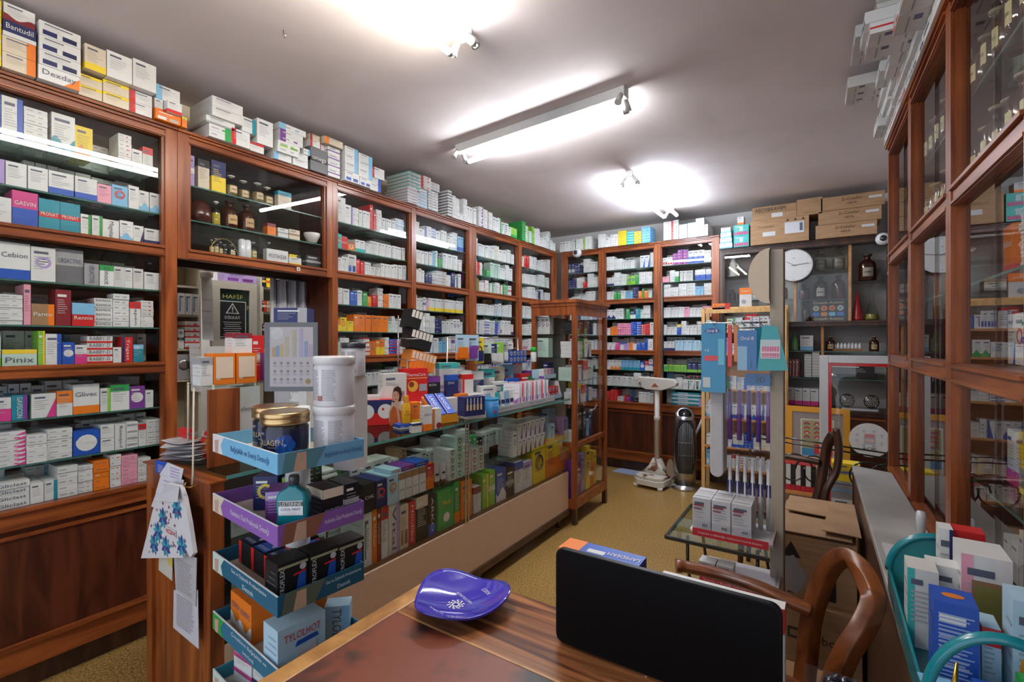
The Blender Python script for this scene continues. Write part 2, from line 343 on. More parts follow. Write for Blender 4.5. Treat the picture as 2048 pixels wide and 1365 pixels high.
# ================================================================== BOXES
import re
def scl(c, k): return tuple(min(1, x * k) for x in c)
def deco(m, w, h, acc, pat, base, txt, rs, y=-.0007, d=0, wrap=True):
    A = C[acc]; ink = (.10, .11, .16) if sum(base) > 1.0 else (.75, .74, .70)
    def q(x0, z0, x1, z1, c, k=0): m.face([(x0 - w / 2, y - k * .0004, z0), (x1 - w / 2, y - k * .0004, z0), (x1 - w / 2, y - k * .0004, z1), (x0 - w / 2, y - k * .0004, z1)], c)
    bands = dict(b=(0, 0, w, h * .27), t=(0, h * .74, w, h), l=(0, 0, w * .24, h), r=(w * .72, 0, w, h), m=(0, h * .42, w, h * .58), f=(0, 0, w, h * .52), T=(0, h * .5, w, h), s=(w * .12, h * .15, w * .30, h * .85))
    if pat in bands:
        x0, z0, x1, z1 = bands[pat]; q(x0, z0, x1, z1, A)
        if wrap and pat in 'btmfT' and d:
            for sx in (-1, 1):
                X = sx * (w / 2 + .0006)
                m.face([(X, 0, z0), (X, d * .98, z0), (X, d * .98, z1), (X, 0, z1)][::sx], A)
    elif pat == 'D':
        m.face([(w * .1, y, 0), (w / 2, y, 0), (w / 2, y, h * .8)], A)
    elif pat == 'c':
        r = min(w, h) * .33; m.face([(r * math.cos(a * PI / 8), y, h * .55 + r * math.sin(a * PI / 8)) for a in range(16)], A)
        m.face([(r * .6 * math.cos(a * PI / 8), y - .0004, h * .55 + r * .6 * math.sin(a * PI / 8)) for a in range(16)], base)
    elif pat == 'o':
        r = min(w, h) * .40; m.face([(r * math.cos(a * PI / 8), y, h * .5 + r * math.sin(a * PI / 8)) for a in range(16)], A)
    elif pat == 'w':
        up = [(w * i / 8, h * (.30 + .12 * math.sin(i * .9 + w * 90))) for i in range(9)]
        m.face([(0 - w / 2, y, 0), (w / 2, y, 0)] + [(a - w / 2, y, b) for a, b in reversed(up)], A)
    elif pat == 'x':
        q(w * .08, h * .1, w * .42, h * .42, A); q(w * .55, h * .1, w * .9, h * .42, scl(A, .6))
    if txt == ' ': return
    if txt:
        tt = txt.strip('|').replace('_', ' ')
        z = h * (.66 if pat in 'bfwx' else .36 if pat in 'tT' else .52)
        if txt[0] == '|': m.text(tt, (0 if pat != 'l' else w * .1, y - .001, h / 2), (0, 0, 1 if rs.random() < .5 else -1), (-1, 0, 0) if True else 0, width=h * .82, height=min(w * .34, .02), col=ink) if False else m.text(tt, (0, y - .001, h / 2), (0, 0, -1), (1, 0, 0), width=h * .84, height=min(w * .36, h * .30), col=ink)
        else: m.text(tt, (0, y - .001, z), (1, 0, 0), (0, 0, 1), width=w * .82, height=min(h * .5, w * .22), col=ink)
        return
    ink2 = tuple(b * .55 + i * .45 for b, i in zip(base, ink))
    if h < .035:
        q(w * .1, h * .40, w * (.3 + .2 * rs.random()), h * .62, ink2, 1)
        if rs.random() < .6: q(w * .58, h * .35, w * (.7 + .15 * rs.random()), h * .6, A if acc != 'w' else ink2, 1)
    else:
        q(w * .12, h * .80, w * (.5 + .3 * rs.random()), h * .87, ink, 1)
        n = 2 + int(h / .03)
        for i in range(n):
            z = h * (.70 - .42 * i / n); q(w * .12, z, w * (.45 + .4 * rs.random()), z + h * .022, ink2, 1)
def carton(w, d, h, base, acc, pat, txt, rs, wrap=True):
    m = MB(); B = scl(C[base], .93 + .1 * rs.random())
    m.box(-w / 2, 0, 0, w / 2, d, h, B)
    deco(m, w, h, acc, pat, B, txt, rs, d=d, wrap=wrap)
    # printing on the visible side flank
    if h >= .035:
        ink2 = tuple(b * .6 + .08 for b in B)
        for sx in (-1,):
            X = sx * (w / 2 + .0011)
            for i in range(4):
                z = h * (.75 - .14 * i); y1 = d * (.5 + .4 * rs.random())
                m.face([(X, y1, z), (X, d * .1, z), (X, d * .1, z + h * .03), (X, y1, z + h * .03)], ink2)
    # lid seam lines on the top
    return m
TOK = re.compile(r'^([a-zA-RT-Z])([a-zA-RTV-Z])?([btlrmDcoswxfT\-])?(?:([US])?([\d.]*)(?:/([\d.]+))?)?(?:x(\d+))?(?:\[(.+)\])?$')
def pack(tokens, length, clear, rs, dmax=.26, hmax=.14, fill=.92, sfill=(.72, .98)):
    """lay the cartons named in tokens side by side along a shelf; returns column lists"""
    out = []; x = .004; toks = tokens.split(); i = 0
    while toks and x < length - .02:
        if i >= len(toks): break
        tk = toks[i]; i += 1
        if tk[0] == '.': x += float(tk[1:]) / 100; continue
        if tk[0] == '*':      # fill the rest at random from the letters given
            pal = tk[1:]
            while x < length - .035:
                u = rs.random() < .55; b = 'w' if rs.random() < .80 else rs.choice(pal)
                t2 = b + (rs.choice(pal)) + rs.choice('btlrmDcswx---ll') + ('U' if u else 'S')
                n = rs.choice((1, 1, 2, 2, 3)) if u else 1
                toks.insert(i, t2 + 'x%d' % n); i += 1
                x2 = _col(t2, n, None, x, length, clear, rs, dmax, hmax, out, sfill); x = x2
            break
        x = _col(tk, None, None, x, length, clear, rs, dmax, hmax, out, sfill)
    return out
def _col(tk, n, _, x, length, clear, rs, dmax, hmax, out, sfill):
    g = TOK.match(tk)
    if not g: print('BAD', tk); return x
    b, a, p, mode, wd, hh, rep, txt = g.groups()
    if a and a not in C: a, p = 'e', a if a in 'btlrmDcoswxfT' else '-'
    a = a or 'e'; p = p or '-'; mode = mode or 'U'; rep = n or int(rep or 1)
    if mode == 'U':
        W0 = float(wd) / 100 if wd else rs.uniform(.028, .065); H0 = float(hh) / 100 * 1.16 if hh else min(hmax, clear * .94) * rs.uniform(.68, 1)
        H0 = min(H0, clear * .96)
    else:
        W0 = float(wd) / 100 if wd else rs.uniform(.05, .085); H0 = float(hh) / 100 if hh else rs.uniform(.017, .028)
        nst = max(1, int(clear * rs.uniform(*sfill) / H0))
    D0 = rs.uniform(.55, 1) * dmax
    for k in range(rep):
        if x + W0 > length - .004: return length
        yo = rs.uniform(0, .012)
        if mode == 'U': out.append([dict(x=x + W0 / 2, w=W0 * .985, z=0, h=H0, d=D0, b=b, a=a, p=p, t=txt, y=yo, r=0, up=1)])
        else:
            col = []
            for s in range(nst):
                col.append(dict(x=x + W0 / 2, w=W0 * .985, z=s * H0, h=H0 * .97, d=D0, b=b, a=a, p=p, t=txt if s < 6 else None, y=yo + rs.uniform(0, .006), r=0, up=0))
            out.append(col)
        x += W0 + rs.uniform(0.0005, .003)
    return x
ORD = ['first', 'second', 'third', 'fourth', 'fifth', 'sixth', 'seventh', 'eighth', 'ninth', 'tenth', 'eleventh', 'twelfth', 'thirteenth', 'fourteenth', 'fifteenth', 'sixteenth', 'seventeenth', 'eighteenth', 'nineteenth', 'twentieth'] + ['twenty-' + s for s in ('first', 'second', 'third', 'fourth', 'fifth', 'sixth', 'seventh', 'eighth', 'ninth')] + ['thirtieth'] + ['thirty-' + s for s in ('first', 'second', 'third', 'fourth', 'fifth', 'sixth', 'seventh', 'eighth', 'ninth')] + ['fortieth'] + ['forty-' + s for s in ('first', 'second', 'third', 'fourth', 'fifth', 'sixth', 'seventh', 'eighth', 'ninth')]
PATW = dict(b='banded', t='topped', l='edged', r='edged', m='striped', D='cornered', c='ringed', o='spotted', w='waved', x='blocked', f='based', T='topped', s='striped')
ALLB = []   # (score, kind, matrix, spec, label, group)
def visible_px(p):
    D = -SN * p[0] + CS * p[1]
    if D < .2: return False
    x = 1024 + FPX * (CS * p[0] + SN * p[1]) / D; y = 682.5 - FPX * (p[2] - EYE) / D
    return -30 < x < 2078 and -40 < y < 1400
def put_row(cols, origin, rot, shelf, place, kinds=('medicine_box', 'flat_medicine_box'), weight=1.0, group=None, yoff=.03, start=None):
    R = Matrix.Translation(Vector(origin)) @ Matrix.Rotation(rot, 4, 'Z')
    ci = 0
    for col in cols:
        vis = [s for s in col if visible_px(R @ Vector((s['x'], 0, s['z'])))]
        if not vis: continue
        ci += 1
        for k, s in enumerate(col):
            Mx = R @ Matrix.Translation(Vector((s['x'], yoff + s['y'], s['z']))) @ Matrix.Rotation(s['r'], 4, 'Z')
            p = Mx.translation
            D = max(.3, -SN * p.x + CS * p.y)
            cn = CN[s['b']]
            if s['p'] in PATW and s['a'] != s['b']: cn += ' box ' + PATW[s['p']] + ' ' + CN[s['a']]
            else: cn += ' box'
            if len(col) > 1: lab = '%s, %s up in %s column, %s, %s' % (cn, ORD[k], ORD[min(ci - 1, 48)], shelf, place)
            else: lab = '%s, %s from left, %s, %s' % (cn, ORD[min(ci - 1, 48)], shelf, place)
            if len(lab.split()) > 16: lab = lab.replace(' up in ', ' up, ').replace(' from left', '')
            if len(lab.split()) > 16: lab = lab.replace('medicine ', '')
            ALLB.append((s['w'] * s['h'] / D / D * weight, kinds[0] if s['up'] else kinds[1], Mx, s, lab, group or ('medicine boxes, %s, %s' % (shelf, place))))
def shelf_row(tokens, length, clear, origin, rot, shelf, place, seed, weight=1.0, **kw):
    rs = random.Random(seed); put_row(pack(tokens, length, clear, rs, **{k: v for k, v in kw.items() if k in ('dmax', 'hmax', 'sfill')}), origin, rot, shelf, place, weight=weight, **{k: v for k, v in kw.items() if k not in ('dmax', 'hmax', 'sfill')})
ZS = [2.19, 2.015, 1.858, 1.645, 1.465, 1.302, 1.085, .905, .74]
CL = [.18, .165, .147, .15, .17, .153, .155, .17, .155]
SHN = ['top shelf', 'second shelf', 'third shelf', 'fourth shelf', 'fifth shelf', 'sixth shelf', 'seventh shelf', 'eighth shelf', 'lowest shelf']
A_ROWS = [
 "wbrU5/16 wbrU6/15 wwS7/2.2 .1 wtwU7.5/14 yowU6/12 .9 wpS5/2 wkU4/9 wrtU4/11x2 wwU2/10",
 "wVrU6/8 wwU6/8 wwU6/8 wbbU8/8 wbbU7.5/8 Pw-U5/7 lrcU6/8 wwU4/9 wlwU4/8x2 wwU3/8",
 "wwU8/9 pbfU7.5/12.5[GASVIN] trmU6.5/11[PRONAT] trmU6.5/11[PRONAT] wgrU3.5/8 wgrU3.5/8 wwU6/7.5[|Magvital] wlwU5/8 wnDU4/7 wnbU6/6.5 wwU1.5/8",
 "wrU4/11 wbbU9/13[Cebion] wVcU7.5/12 eEfU9/12.5[URSACTIVE] eE-U5/8[|URSACTIVE] wgtU5/8[|Dinocit] WwU4/8 wbU3/8 WwU4/8 wwU6/7 wbtU5/7.5",
 "oyU4/7 wwS7/1.7 PrU2/14 dorU7/7.5[Panto] mrU5/13 rlTU7.5/8.5[Rennie] wkS6.5/2.1[RAMIDA] wwS6/2.5 wrtU4/10[|Rapen] wrS5/1.8 wb-S5/1.9",
 "hGbU5/10 hytU10/5.5[Pinix] GyrU2/12 wbrU5/11 bwoU4/8 wpfU4/7 wrbS9/3[RABBY-D] wrU3/6 rnlU4/10[|Trigast] tltU4/7",
 "wpfU8/8 tvrU4.5/8.5[|GAVISCON] .1 wpDU7.5/8.5 woTU5/9 wobU9/11[Glivec] wGrU3.5/9 wgtU7/10 vwoU6/9 weU3/7 woTU5/9",
 "wrS4/2 wpDS8/1.7 wwS6/1.9 we-S8/2.1 bwoU9/9[Protec] wwS5/6 wrU4/10[|Ramipril] wk-S4.5/3[REMIDIN] wrtU3/9 wwS6/2.4",
 "wwS3/2.4 wr-S10/2.6[Gliclast] wtU4/7 wtrU4/7 wwS6.5/2.6 wwS5/1.7 owS5.5/2.6 woS4/2.4 PwS6/1.9 wwS5/2.2 wwU3/7 GgU5/8",
]
LA = .60; ORIG_A = .415
for i, tkn in enumerate(A_ROWS):
    shelf_row(tkn, LA, CL[i], (XL, ORIG_A, ZS[i]), R90, SHN[i], 'near left cabinet', 100 + i, dmax=.14)
    shelf_row('*wwwelWw', LA, CL[i], (XL, ORIG_A, ZS[i]), R90, SHN[i] + ' rear', 'near left cabinet', 500 + i, dmax=.11, hmax=.16, yoff=.185, weight=.02, sfill=(.8, .99))
C1 = ["WwU9/14 wyU5/11 VwU1/10 wwS4.5/2 wwU3/10x3 rrU3/16 rrmU2.5/11 wqS5/2.2 wwU3/9x4",
      "qrcU6/8[MAXI] roU5/7[MAXI] owcU6/4 wqbU4/7x2 wvU4/6 wpU2.5/8x3 wwU3/8x9",
      "wnU3/8x2 wvU1.5/9 wrU3/9 WbxU7/11 rwU3/9 rwU3/8 wwU2/8x3 wqU4/6x2 wwU3/9x4",
      "wgU3/8 wwS4/1.8 wwU5/9 bwU4/8 byU2/8 wwU4/9 gwU4/8 oycU4/6 rwU5/7 wrS5/1.7 odS5/1.6 wwU4/9x3",
      "oyfU5/7 yocU5/8 yoU5/6 owU5/10x6 hwU4/7 wqS3/2 wrU3/7 wwU4/9x2 nbS5/2",
      "hwU5/8 wwS7/3 lwU4/7x3 wrtS5/3 odcU5/8 oyfU4/9x2 wwS4/2.5 *wlbr",
      "vwU4/8 wnU4/7 wwU4/6 lbwU8/8[Quixx] lbwU6/7 wlU4/8x3 wkU3/9x4 *wke",
      "wvwU4/5 whS5/2 wvS5/2 whS5/2 wgS5/2 wwU4/9x4 *wle", "*wlbg"]
C2 = ["*wwwlb", "wwU4/9x5 lwU3/10 *wwgn", "wrU5/9 wqU3/10 wgU3/9 .1 nwU4/7 nwU4/7 wnS6/2.5[MIX] wnS6/2.5[MIX] wnS6/2.5[MIX] *wn", "wwS4/2 wwU3/8x2 wbmU3/9 PwU3/7 wybU3.5/9x12",
      "wwS6/2 wwS6/2 wwS6/2 wwS6/2 nwS8/3 *wwn", "*wvl", "*wbl", "*wwh", "*wwl"]
D1 = ["*wwww", "wqS6/2 rwS5/2 wwS4/2 .5 grU6/5 hgU4/12x4", "*wwgr", "*wwel", "*wwbn", "*wwlp", "*wb", "*wg", "*wl"]
D2 = ["*wwwr", "oyS6/2 wqU3/8 wlU3/9x3 *wg", "GwU7/10 wlU3/8x3 *wen", "*wlw", "*wbw", "*wwp", "*wb", "*wg", "*wl"]
K1 = ["nwxU4/10x2 nwU3/8x2 .4 wwS8/2.2 *wm", "nwS5/2.4 nwS5/2.4 wyS4/2 woS4/2 rwU5/6 *wl", "wqU4/4 wwU4/5x2 wwU3/6x3 *wle", "*wnl", "*wwlb", "*wlp", "*wnl", "*wbl", "*wl"]
K2 = ["wwS9/3 wwS9/3 wwU2/8x6 .6 wbDU5/11x2", "wnbU4/8x2 wwS7/2.4 wwS7/2.4 GbcU5/8x2 gGU3/9 wrS7/2.5 wrS7/2.5", "wbU4/8x2 goU4/7x2 wwU5/8 lwU8/7 nwS6/2.5 oycU4/7 gwU2/9 orU4/7 hwU4/7", "wnwU5/9x2 wnS9/2.3 .3 gwU4/9 nwfU6/7 tlU5/9 hU3/8", "wrU4/7 owU4/8x2 PpxS5/2.6 PpxS5/2.6 PpxS5/2.6 bwS6/2.4 bwxS5/2.4 rwxS5/2.3 rwS4/2", "wVDU5/7x2 pmU5/7 wbtU4/7 VvU6/6x1 ooU4/7 wlU4/6 bwU5/7x2",
      "woU4/9 wowU4/9x3 ltbU4/9x5 bwoU5/8 rwfU4/9", "wgU6/9x5 wwS8/2.5 ewU5/4", "rwS4/2 rwS4/2 rwS4/2 WwU7/4 rkU3/5 vyU4/4 .4 kwU5/3 *we"]
K3 = ["WrxU5/7x2 vpxS5/3 vpxS5/3 vpxS5/3 wbfU5/11x3 wwU2/10x5 lbU5/8x3", "PrU7/5 wnS5/2 gwTU4/9 .1 WwU3/9x4 .2 bwTU5/9x3 lwU4/10x2", "wws9/3.5 we-S8/3.3 we-S8/3.3 we-S8/3.3 we-S8/3.3 lbU5/8 we-S7/3 we-S7/3", "wrU4/9x3 wlU3/9x3 PvU5/9 wwU3/8x4 PrU3/9x3 *we", "wlU4/9 wwU5/7x2 bytU4/9 wwS5/2 wwU3/8x2 wrU4/8 *wh", "wnbU4/8x3 LwU4/9x6 worU3/8x3 wrbU3/8 *wo",
      "GgoU6/6 GgcU6/6 GgcU6/6 GgcU6/6 nGbU5/8 nGbU5/8 nGbU5/8 GbU4/7", ".1 wwU7/4 WhU6/4", "*ww"]
K3[2] = "we-S8/3.3 we-S8/3.3 we-S8/3.3 we-S8/3.3 lbU5/8 lbU3/8 we-S7/3 we-S7/3 we-S7/3"
K3[8] = ".36 VvU9/7"
BAYS = [(C1, 1.973, .66, 'l', 'first bay past opening'), (C2, 2.70, .64, 'l', 'second bay past opening'), (D1, 3.45, .70, 'l', 'third bay past opening'), (D2, 4.225, .70, 'l', 'left wall corner bay'),
        (K1, -2.525, .40, 'b', 'back wall left bay'), (K2, -2.05, .55, 'b', 'back wall middle bay'), (K3, -1.43, .50, 'b', 'back wall right bay')]
for bi, (rows, st, ln, wh, pl) in enumerate(BAYS):
    for i, tkn in enumerate(rows):
        if '*' not in tkn: tkn += ' *wwlbe'
        o = (XL, st, ZS[i]) if wh == 'l' else (st, YB, ZS[i])
        wt = 1.0 if (i < 6 or wh == 'b') else (.25 if bi > 0 else .5)
        shelf_row(tkn, ln, CL[i], o, R90 if wh == 'l' else 0, SHN[i], pl, 200 + bi * 20 + i, weight=wt, dmax=.14)
        shelf_row('*wwwWlwe' if (bi + i) % 3 else '*wbWwgPw', ln, CL[i], o, R90 if wh == 'l' else 0, SHN[i] + ' rear', pl, 600 + bi * 20 + i, weight=.02, dmax=.11, hmax=.165, yoff=.185, sfill=(.8, .99))
# cartons kept on the cabinet tops
def top_row(tk, st, ln, wh, place, seed, clear=.24, yoff=-.05, zt=2.437):
    shelf_row(tk, ln, clear, (XL, st, zt) if wh == 'l' else (st, YB, zt), R90 if wh == 'l' else 0, 'on cabinet top', place, seed, kinds=('medicine_carton', 'medicine_carton'), dmax=.28, hmax=.12, sfill=(.6, .98), yoff=yoff)
def top_hand(lst, place):
    cols = []
    for px0, px1, z0, n, h, b, a, p, t, y in lst:
        y0, y1 = on_left(px0, -2.6), on_left(px1, -2.6)
        cols.append([dict(x=(y0 + y1) / 2, w=(y1 - y0) * .985, z=z0 + k * h, h=h * .98, d=.24, b=b, a=a, p=p, t=t, y=y, r=0, up=1) for k in range(n)])
    put_row(cols, (XL, 0, 2.437), R90, 'on cabinet top', place, kinds=('medicine_carton', 'medicine_carton'), yoff=-.05)
top_hand([(-45, 3, 0, 4, .062, 'y', 'c', 'm', None, 0), (4, 72, 0, 2, .062, 'c', 'o', 'r', None, 0), (5, 73, .124, 1, .062, 'n', 'w', 'b', 'Bantudil', 0), (8, 72, .186, 1, .07, 'w', 'm', 'w', None, .01),
          (75, 158, 0, 1, .058, 'w', 'o', 'D', 'Dexday', -.01), (76, 160, .058, 3, .058, 'w', 'n', 'x', None, -.012),
          (160, 208, 0, 2, .046, 'c', 'y', 't', None, .02), (209, 262, 0, 2, .052, 'c', 'y', 't', None, .02), (166, 209, .104, 1, .105, 'c', 'y', 'b', None, -.02), (210, 261, .104, 1, .115, 'w', 'r', '-', None, -.02), (262, 309, .104, 1, .125, 'w', 'r', '-', None, -.02),
          (263, 308, 0, 2, .05, 'w', 'r', 'l', None, .02), (311, 362, 0, 1, .042, 'o', 'w', 'x', None, .0), (313, 330, .042, 1, .06, 'w', 'o', 'b', None, .02), (331, 360, .042, 1, .055, 'w', 'r', 'b', None, -.02), (316, 364, .102, 1, .07, 'w', 'l', 'l', None, .02), (364, 374, 0, 1, .05, 'o', 'y', 't', None, .0)], 'near left cabinet')
top_hand([(418, 462, 0, 2, .033, 'w', 'g', 'r', None, .0), (412, 470, .067, 1, .036, 'w', 'e', 'b', None, .0), (420, 482, .103, 2, .05, 'w', 'g', '-', None, -.02), (463, 500, 0, 1, .085, 'w', 'r', 'l', None, .0), (484, 512, .086, 1, .08, 'w', 't', 'r', None, .0),
          (502, 530, 0, 1, .05, 'w', 'r', 't', None, .01), (514, 546, .05, 1, .14, 'w', 'r', '-', None, .0), (550, 585, 0, 1, .04, 'w', 'l', 'l', None, .01), (553, 596, .04, 1, .035, 'w', 'w', '-', None, -.01), (556, 600, .075, 1, .035, 'w', 'G', 'x', None, .0), (560, 606, .11, 2, .035, 'w', 'v', 'l', None, .0), (558, 612, .18, 1, .035, 'w', 'l', 'l', None, .0),
          (588, 618, 0, 2, .04, 'w', 'V', '-', None, .01), (607, 620, .08, 1, .035, 'w', 'l', 'r', None, .0), (620, 640, .145, 1, .04, 'w', 'r', 'l', None, .0), (622, 642, .185, 1, .04, 'c', 'm', 'l', None, .01), (621, 655, 0, 1, .145, 'E', 'k', 'm', 'omega', .0),
          (640, 662, .145, 1, .04, 'w', 'r', 'l', None, .02), (656, 680, 0, 4, .046, 'w', 'v', 'm', None, .0), (645, 682, .19, 1, .042, 'c', 'o', 'l', None, -.02)], 'showcase over opening')
top_hand([(686, 715, 0, 1, .065, 'w', 'b', 'x', None, -.02), (716, 738, 0, 1, .055, 'w', 'b', 'x', None, -.02), (686, 712, .066, 3, .052, 'w', 'l', 'r', None, -.02), (713, 741, .056, 3, .052, 'w', 'l', 'r', None, -.02), (740, 762, 0, 2, .045, 'w', 'b', 'r', None, .0), (742, 769, .092, 1, .075, 'w', 'r', 'l', None, .0),
          (815, 835, 0, 5, .022, 'w', 'v', 'm', None, .0), (818, 842, .11, 5, .026, 'w', 'q', 't', None, .0), (838, 858, 0, 6, .024, 'w', 'l', 'b', None, .02), (842, 862, .145, 4, .025, 'w', 'r', 'l', None, .0), (859, 878, 0, 7, .022, 'w', 'e', 'b', None, .01), (863, 881, .16, 3, .022, 'w', 'e', 'b', None, .01)], 'first bay past opening')
top_row("wkbS5/2.4 wn-S4/2.3 woS5/2.5 wrU5/5 wlS5/2.4 wwU4/12x3 *wwn", 3.02, .42, 'l', 'second bay past opening', 900)
top_row("wvDS6/3 wyS7/3.4 .1 weS6/2.3 wwU5/11x2 wgrS5/2.4 *wgG", 3.44, .70, 'l', 'third bay past opening', 901)
top_row("gwS7/2.5 wGrS6/2.4 wlbS6/2.5 GwS5/2.3 wbS6/2.2 *wwgl", 4.17, .74, 'l', 'left wall corner bay', 902, clear=.22)
top_row("wwU4/10x3 wwS5/2.4 wgrU4/11 wpS8/2.6 wGlS9/2.4 *ww", -2.60, .42, 'b', 'back wall left bay', 903, clear=.20)
top_row("wwS8/3 woU6/9 wo-S9/2.6 yw-S9/2.6 qwmS8/2.8 ybmS8/2.6 lbmS9/2.8", -2.12, .64, 'b', 'back wall middle bay', 904, clear=.20)
top_row("wwS8/2.4 wrlS7/2.8 wlS8/2.4 LwbS8/2.5 wlS8/2.6 *wwl", -1.40, .50, 'b', 'back wall right bay', 905, clear=.24)
# ================================================================== GLASS COUNTER
def bx(name, label, cat, x, y, z, w, d, h, rot, base, acc='e', pat='-', txt=None, group=None, tilt=0, mat='print', extra=None):
    m = carton(w, d, h, base, acc, pat, ' ' if (extra and not txt) else txt, rnd)
    if extra: extra(m)
    o = m.build(name, mat, loc=(x, y, z), rot=(tilt, 0, rot)); return tag(o, label, cat, group)
CX0, CX1, CY0, CY1 = -2.12, -1.635, .76, 3.285
ct = thing('glass_counter', 'long glass topped shop counter with beige lower front and wooden ends', 'counter', (0, 0, 0))
MB().box(CX0, CY0, .9, CX1 + .012, CY1, .955).box(CX0, CY0 - .01, .935, CX1 + .02, CY0 + .05, .957)
MB().box(CX0 + .03, CY0 + .03, .951, CX1 + .012, CY1 - .002, .962).build('glass_top', 'gshelf', ct)
MB().box(CX1 + .0125, CY0 + .03, .9505, CX1 + .0145, CY1 - .002, .9625, (.10, .30, .25)).build('polished_edge', 'plastic', ct)
e = MB().box(CX0, CY0, .02, CX1, CY0 + .03, .945); e.build('end_panel', 'wood', ct)
f = MB()
for x0, x1, z0, z1 in ((CX0, CX0 + .045, .02, .945), (CX1 - .045, CX1, .02, .945)): MB().box(x0, CY0 - .012, z0, x1, CY0 - .0005, z1).build('end_stile', 'wood', ct)
for z0, z1 in ((.86, .945), (.02, .12)): MB().box(CX0 + .045, CY0 - .012, z0, CX1 - .045, CY0 - .0005, z1).build('end_rail', 'wood', ct)
MB().box(CX0 - .012, CY0 - .02, .945, CX1 + .012, CY0 + .05, .9505).build('end_moulding', 'woodh', ct)
MB().box(CX1 - .012, CY0 + .03, .125, CX1, CY1 - .002, .405, (.60, .42, .30)).build('beige_front', 'matte', ct)
MB().box(CX1 - .02, CY0 + .03, .085, CX1 + .012, CY1 - .002, .124).build('front_plinth_rail', 'wooddark', ct)
MB().box(CX0, CY0 + .03, .12, CX0 + .015, CY1 - .002, .945).build('back_panel', 'backd', ct)
MB().box(CX0 + .015, CY0 + .03, .385, CX1 - .0125, CY1 - .002, .4).build('bottom_board', 'woodd', ct)
MB().box(CX0 + .016, CY0 + .031, .632, CX1 - .05, CY1 - .002, .64).build('glass_shelf', 'gshelf', ct)
for k, (a, b) in enumerate(((CY0 + .035, 2.06), (2.03, CY1 - .004))):
    MB().box(CX1 - .008 + k * .0045, a, .406, CX1 - .004 + k * .0045, b, .9495).build('glass_front', 'glass', ct)
for y in (CY0 + .08, 1.35, 2.2, 3.2):
    MB().prism([(-.025, .085), (.025, .085), (.014, 0), (-.014, 0)], (CX1 - .03, y, 0), (0, 1, 0), (0, 0, 1), (-.03, 0, 0)).build('leg', 'wooddark', ct)
for y in (2.035, 2.06): MB().box(CX1 - .0025, y, .406, CX1 + .0015, y + .008, .949, (.62, .62, .6)).build('chrome_strip', 'metal', ct)

def counter_items(lst, z, place, X=-1.695, dd=.16):
    for i, (px0, px1, h, b, a, p, t, cat, lab) in enumerate(lst):
        y0, y1 = on_left(px0, X), on_left(px1, X)
        bx(cat.replace(' ', '_'), lab + ', ' + place, cat, X, (y0 + y1) / 2, z, (y1 - y0) * .97, dd, h, R90, b, a, p, t)
counter_items([(727, 744, .235, 'w', 't', 's', None, 'orthopaedic box', 'white box with teal stripe'), (745, 754, .24, 'o', 'r', '-', None, 'orthopaedic box', 'thin orange box'), (755, 762, .245, 'm', 'w', '-', None, 'orthopaedic box', 'thin maroon box'),
               (763, 776, .24, 'w', 'r', 't', None, 'orthopaedic box', 'white box topped red'), (777, 799, .24, 'W', 'V', 'r', '|Vital', 'orthopaedic box', 'off-white box with lilac edge'), (800, 817, .21, 'c', 'd', 'x', None, 'soap box', 'cream box of brown prints'),
               (818, 831, .21, 'r', 'd', '-', '|Hindiba', 'tea box', 'red box with white upright lettering'), (832, 856, .22, 'k', 'c', 't', None, 'tea box', 'black box with cream top'), (858, 871, .21, 'k', 'b', 'b', '|ARKO', 'shaving box', 'black box with blue foot'),
               (909, 919, .22, 'g', 'o', 'b', None, 'tea box', 'green box orange foot'), (922, 944, .21, 'o', 'y', 'c', None, 'tea box', 'orange box with pale ring'), (948, 962, .15, 'w', 'm', 't', None, 'cream box', 'white box topped maroon'),
               (965, 977, .20, 'G', 'y', 'r', None, 'baby care box', 'lime box'), (978, 990, .21, 'G', 'w', 'm', None, 'baby care box', 'lime box with white stripe'), (992, 1012, .20, 'b', 'w', 'w', None, 'baby care box', 'blue and white box'), (1013, 1028, .18, 'k', 'e', 'm', None, 'baby care box', 'black box'),
               (1030, 1046, .20, 'w', 'b', 't', None, 'lotion box', 'white box topped blue'), (1047, 1064, .18, 'w', 'V', 't', None, 'lotion box', 'white box topped lilac'), (1066, 1091, .25, 'y', 'n', 'c', None, 'baby food box', 'yellow box with navy ring'), (1092, 1116, .26, 'o', 'y', 'T', None, 'baby food box', 'orange box with yellow top, nearer'), (1117, 1138, .27, 'o', 'y', 'T', None, 'baby food box', 'orange box with yellow top, farther')], .401, 'on counter floor')
counter_items([(727, 751, .125, 'k', 'w', '-', 'OK', 'condom box', 'black box with white lettering'), (752, 774, .125, 'n', 'r', 'c', None, 'condom box', 'navy box with red ring'), (775, 797, .13, 'L', 'o', 'c', None, 'condom box', 'pale blue box with orange ring'),
               (798, 810, .128, 'w', 'd', 't', '50', 'sunscreen box', 'first white sunscreen box with brown top'), (811, 824, .128, 'w', 'd', 't', '50', 'sunscreen box', 'second white sunscreen box with brown top'), (825, 838, .128, 'w', 'd', 't', '50', 'sunscreen box', 'third white sunscreen box with brown top'), (839, 852, .128, 'w', 'd', 't', '50', 'sunscreen box', 'fourth white sunscreen box with brown top'),
               (853, 868, .13, 'o', 'r', 'T', None, 'sunscreen box', 'orange and red box')], .641, 'middle counter shelf')
for k, (a, b) in enumerate(((776, 797), (798, 824), (825, 852))):
    y0, y1 = on_left(a, -1.72), on_left(b, -1.72)
    bx('condom_box', ['pale blue box lying on top of upright boxes in the counter', 'purple and red box lying on upright boxes in the counter', 'blue box lying on upright boxes in the counter'][k], 'condom box', -1.70, (y0 + y1) / 2, .772, (y1 - y0) * .95, .12, .02, R90, 'Lvb'[k], 'oro'[k], 'c')
rs = random.Random(55)
k = 0
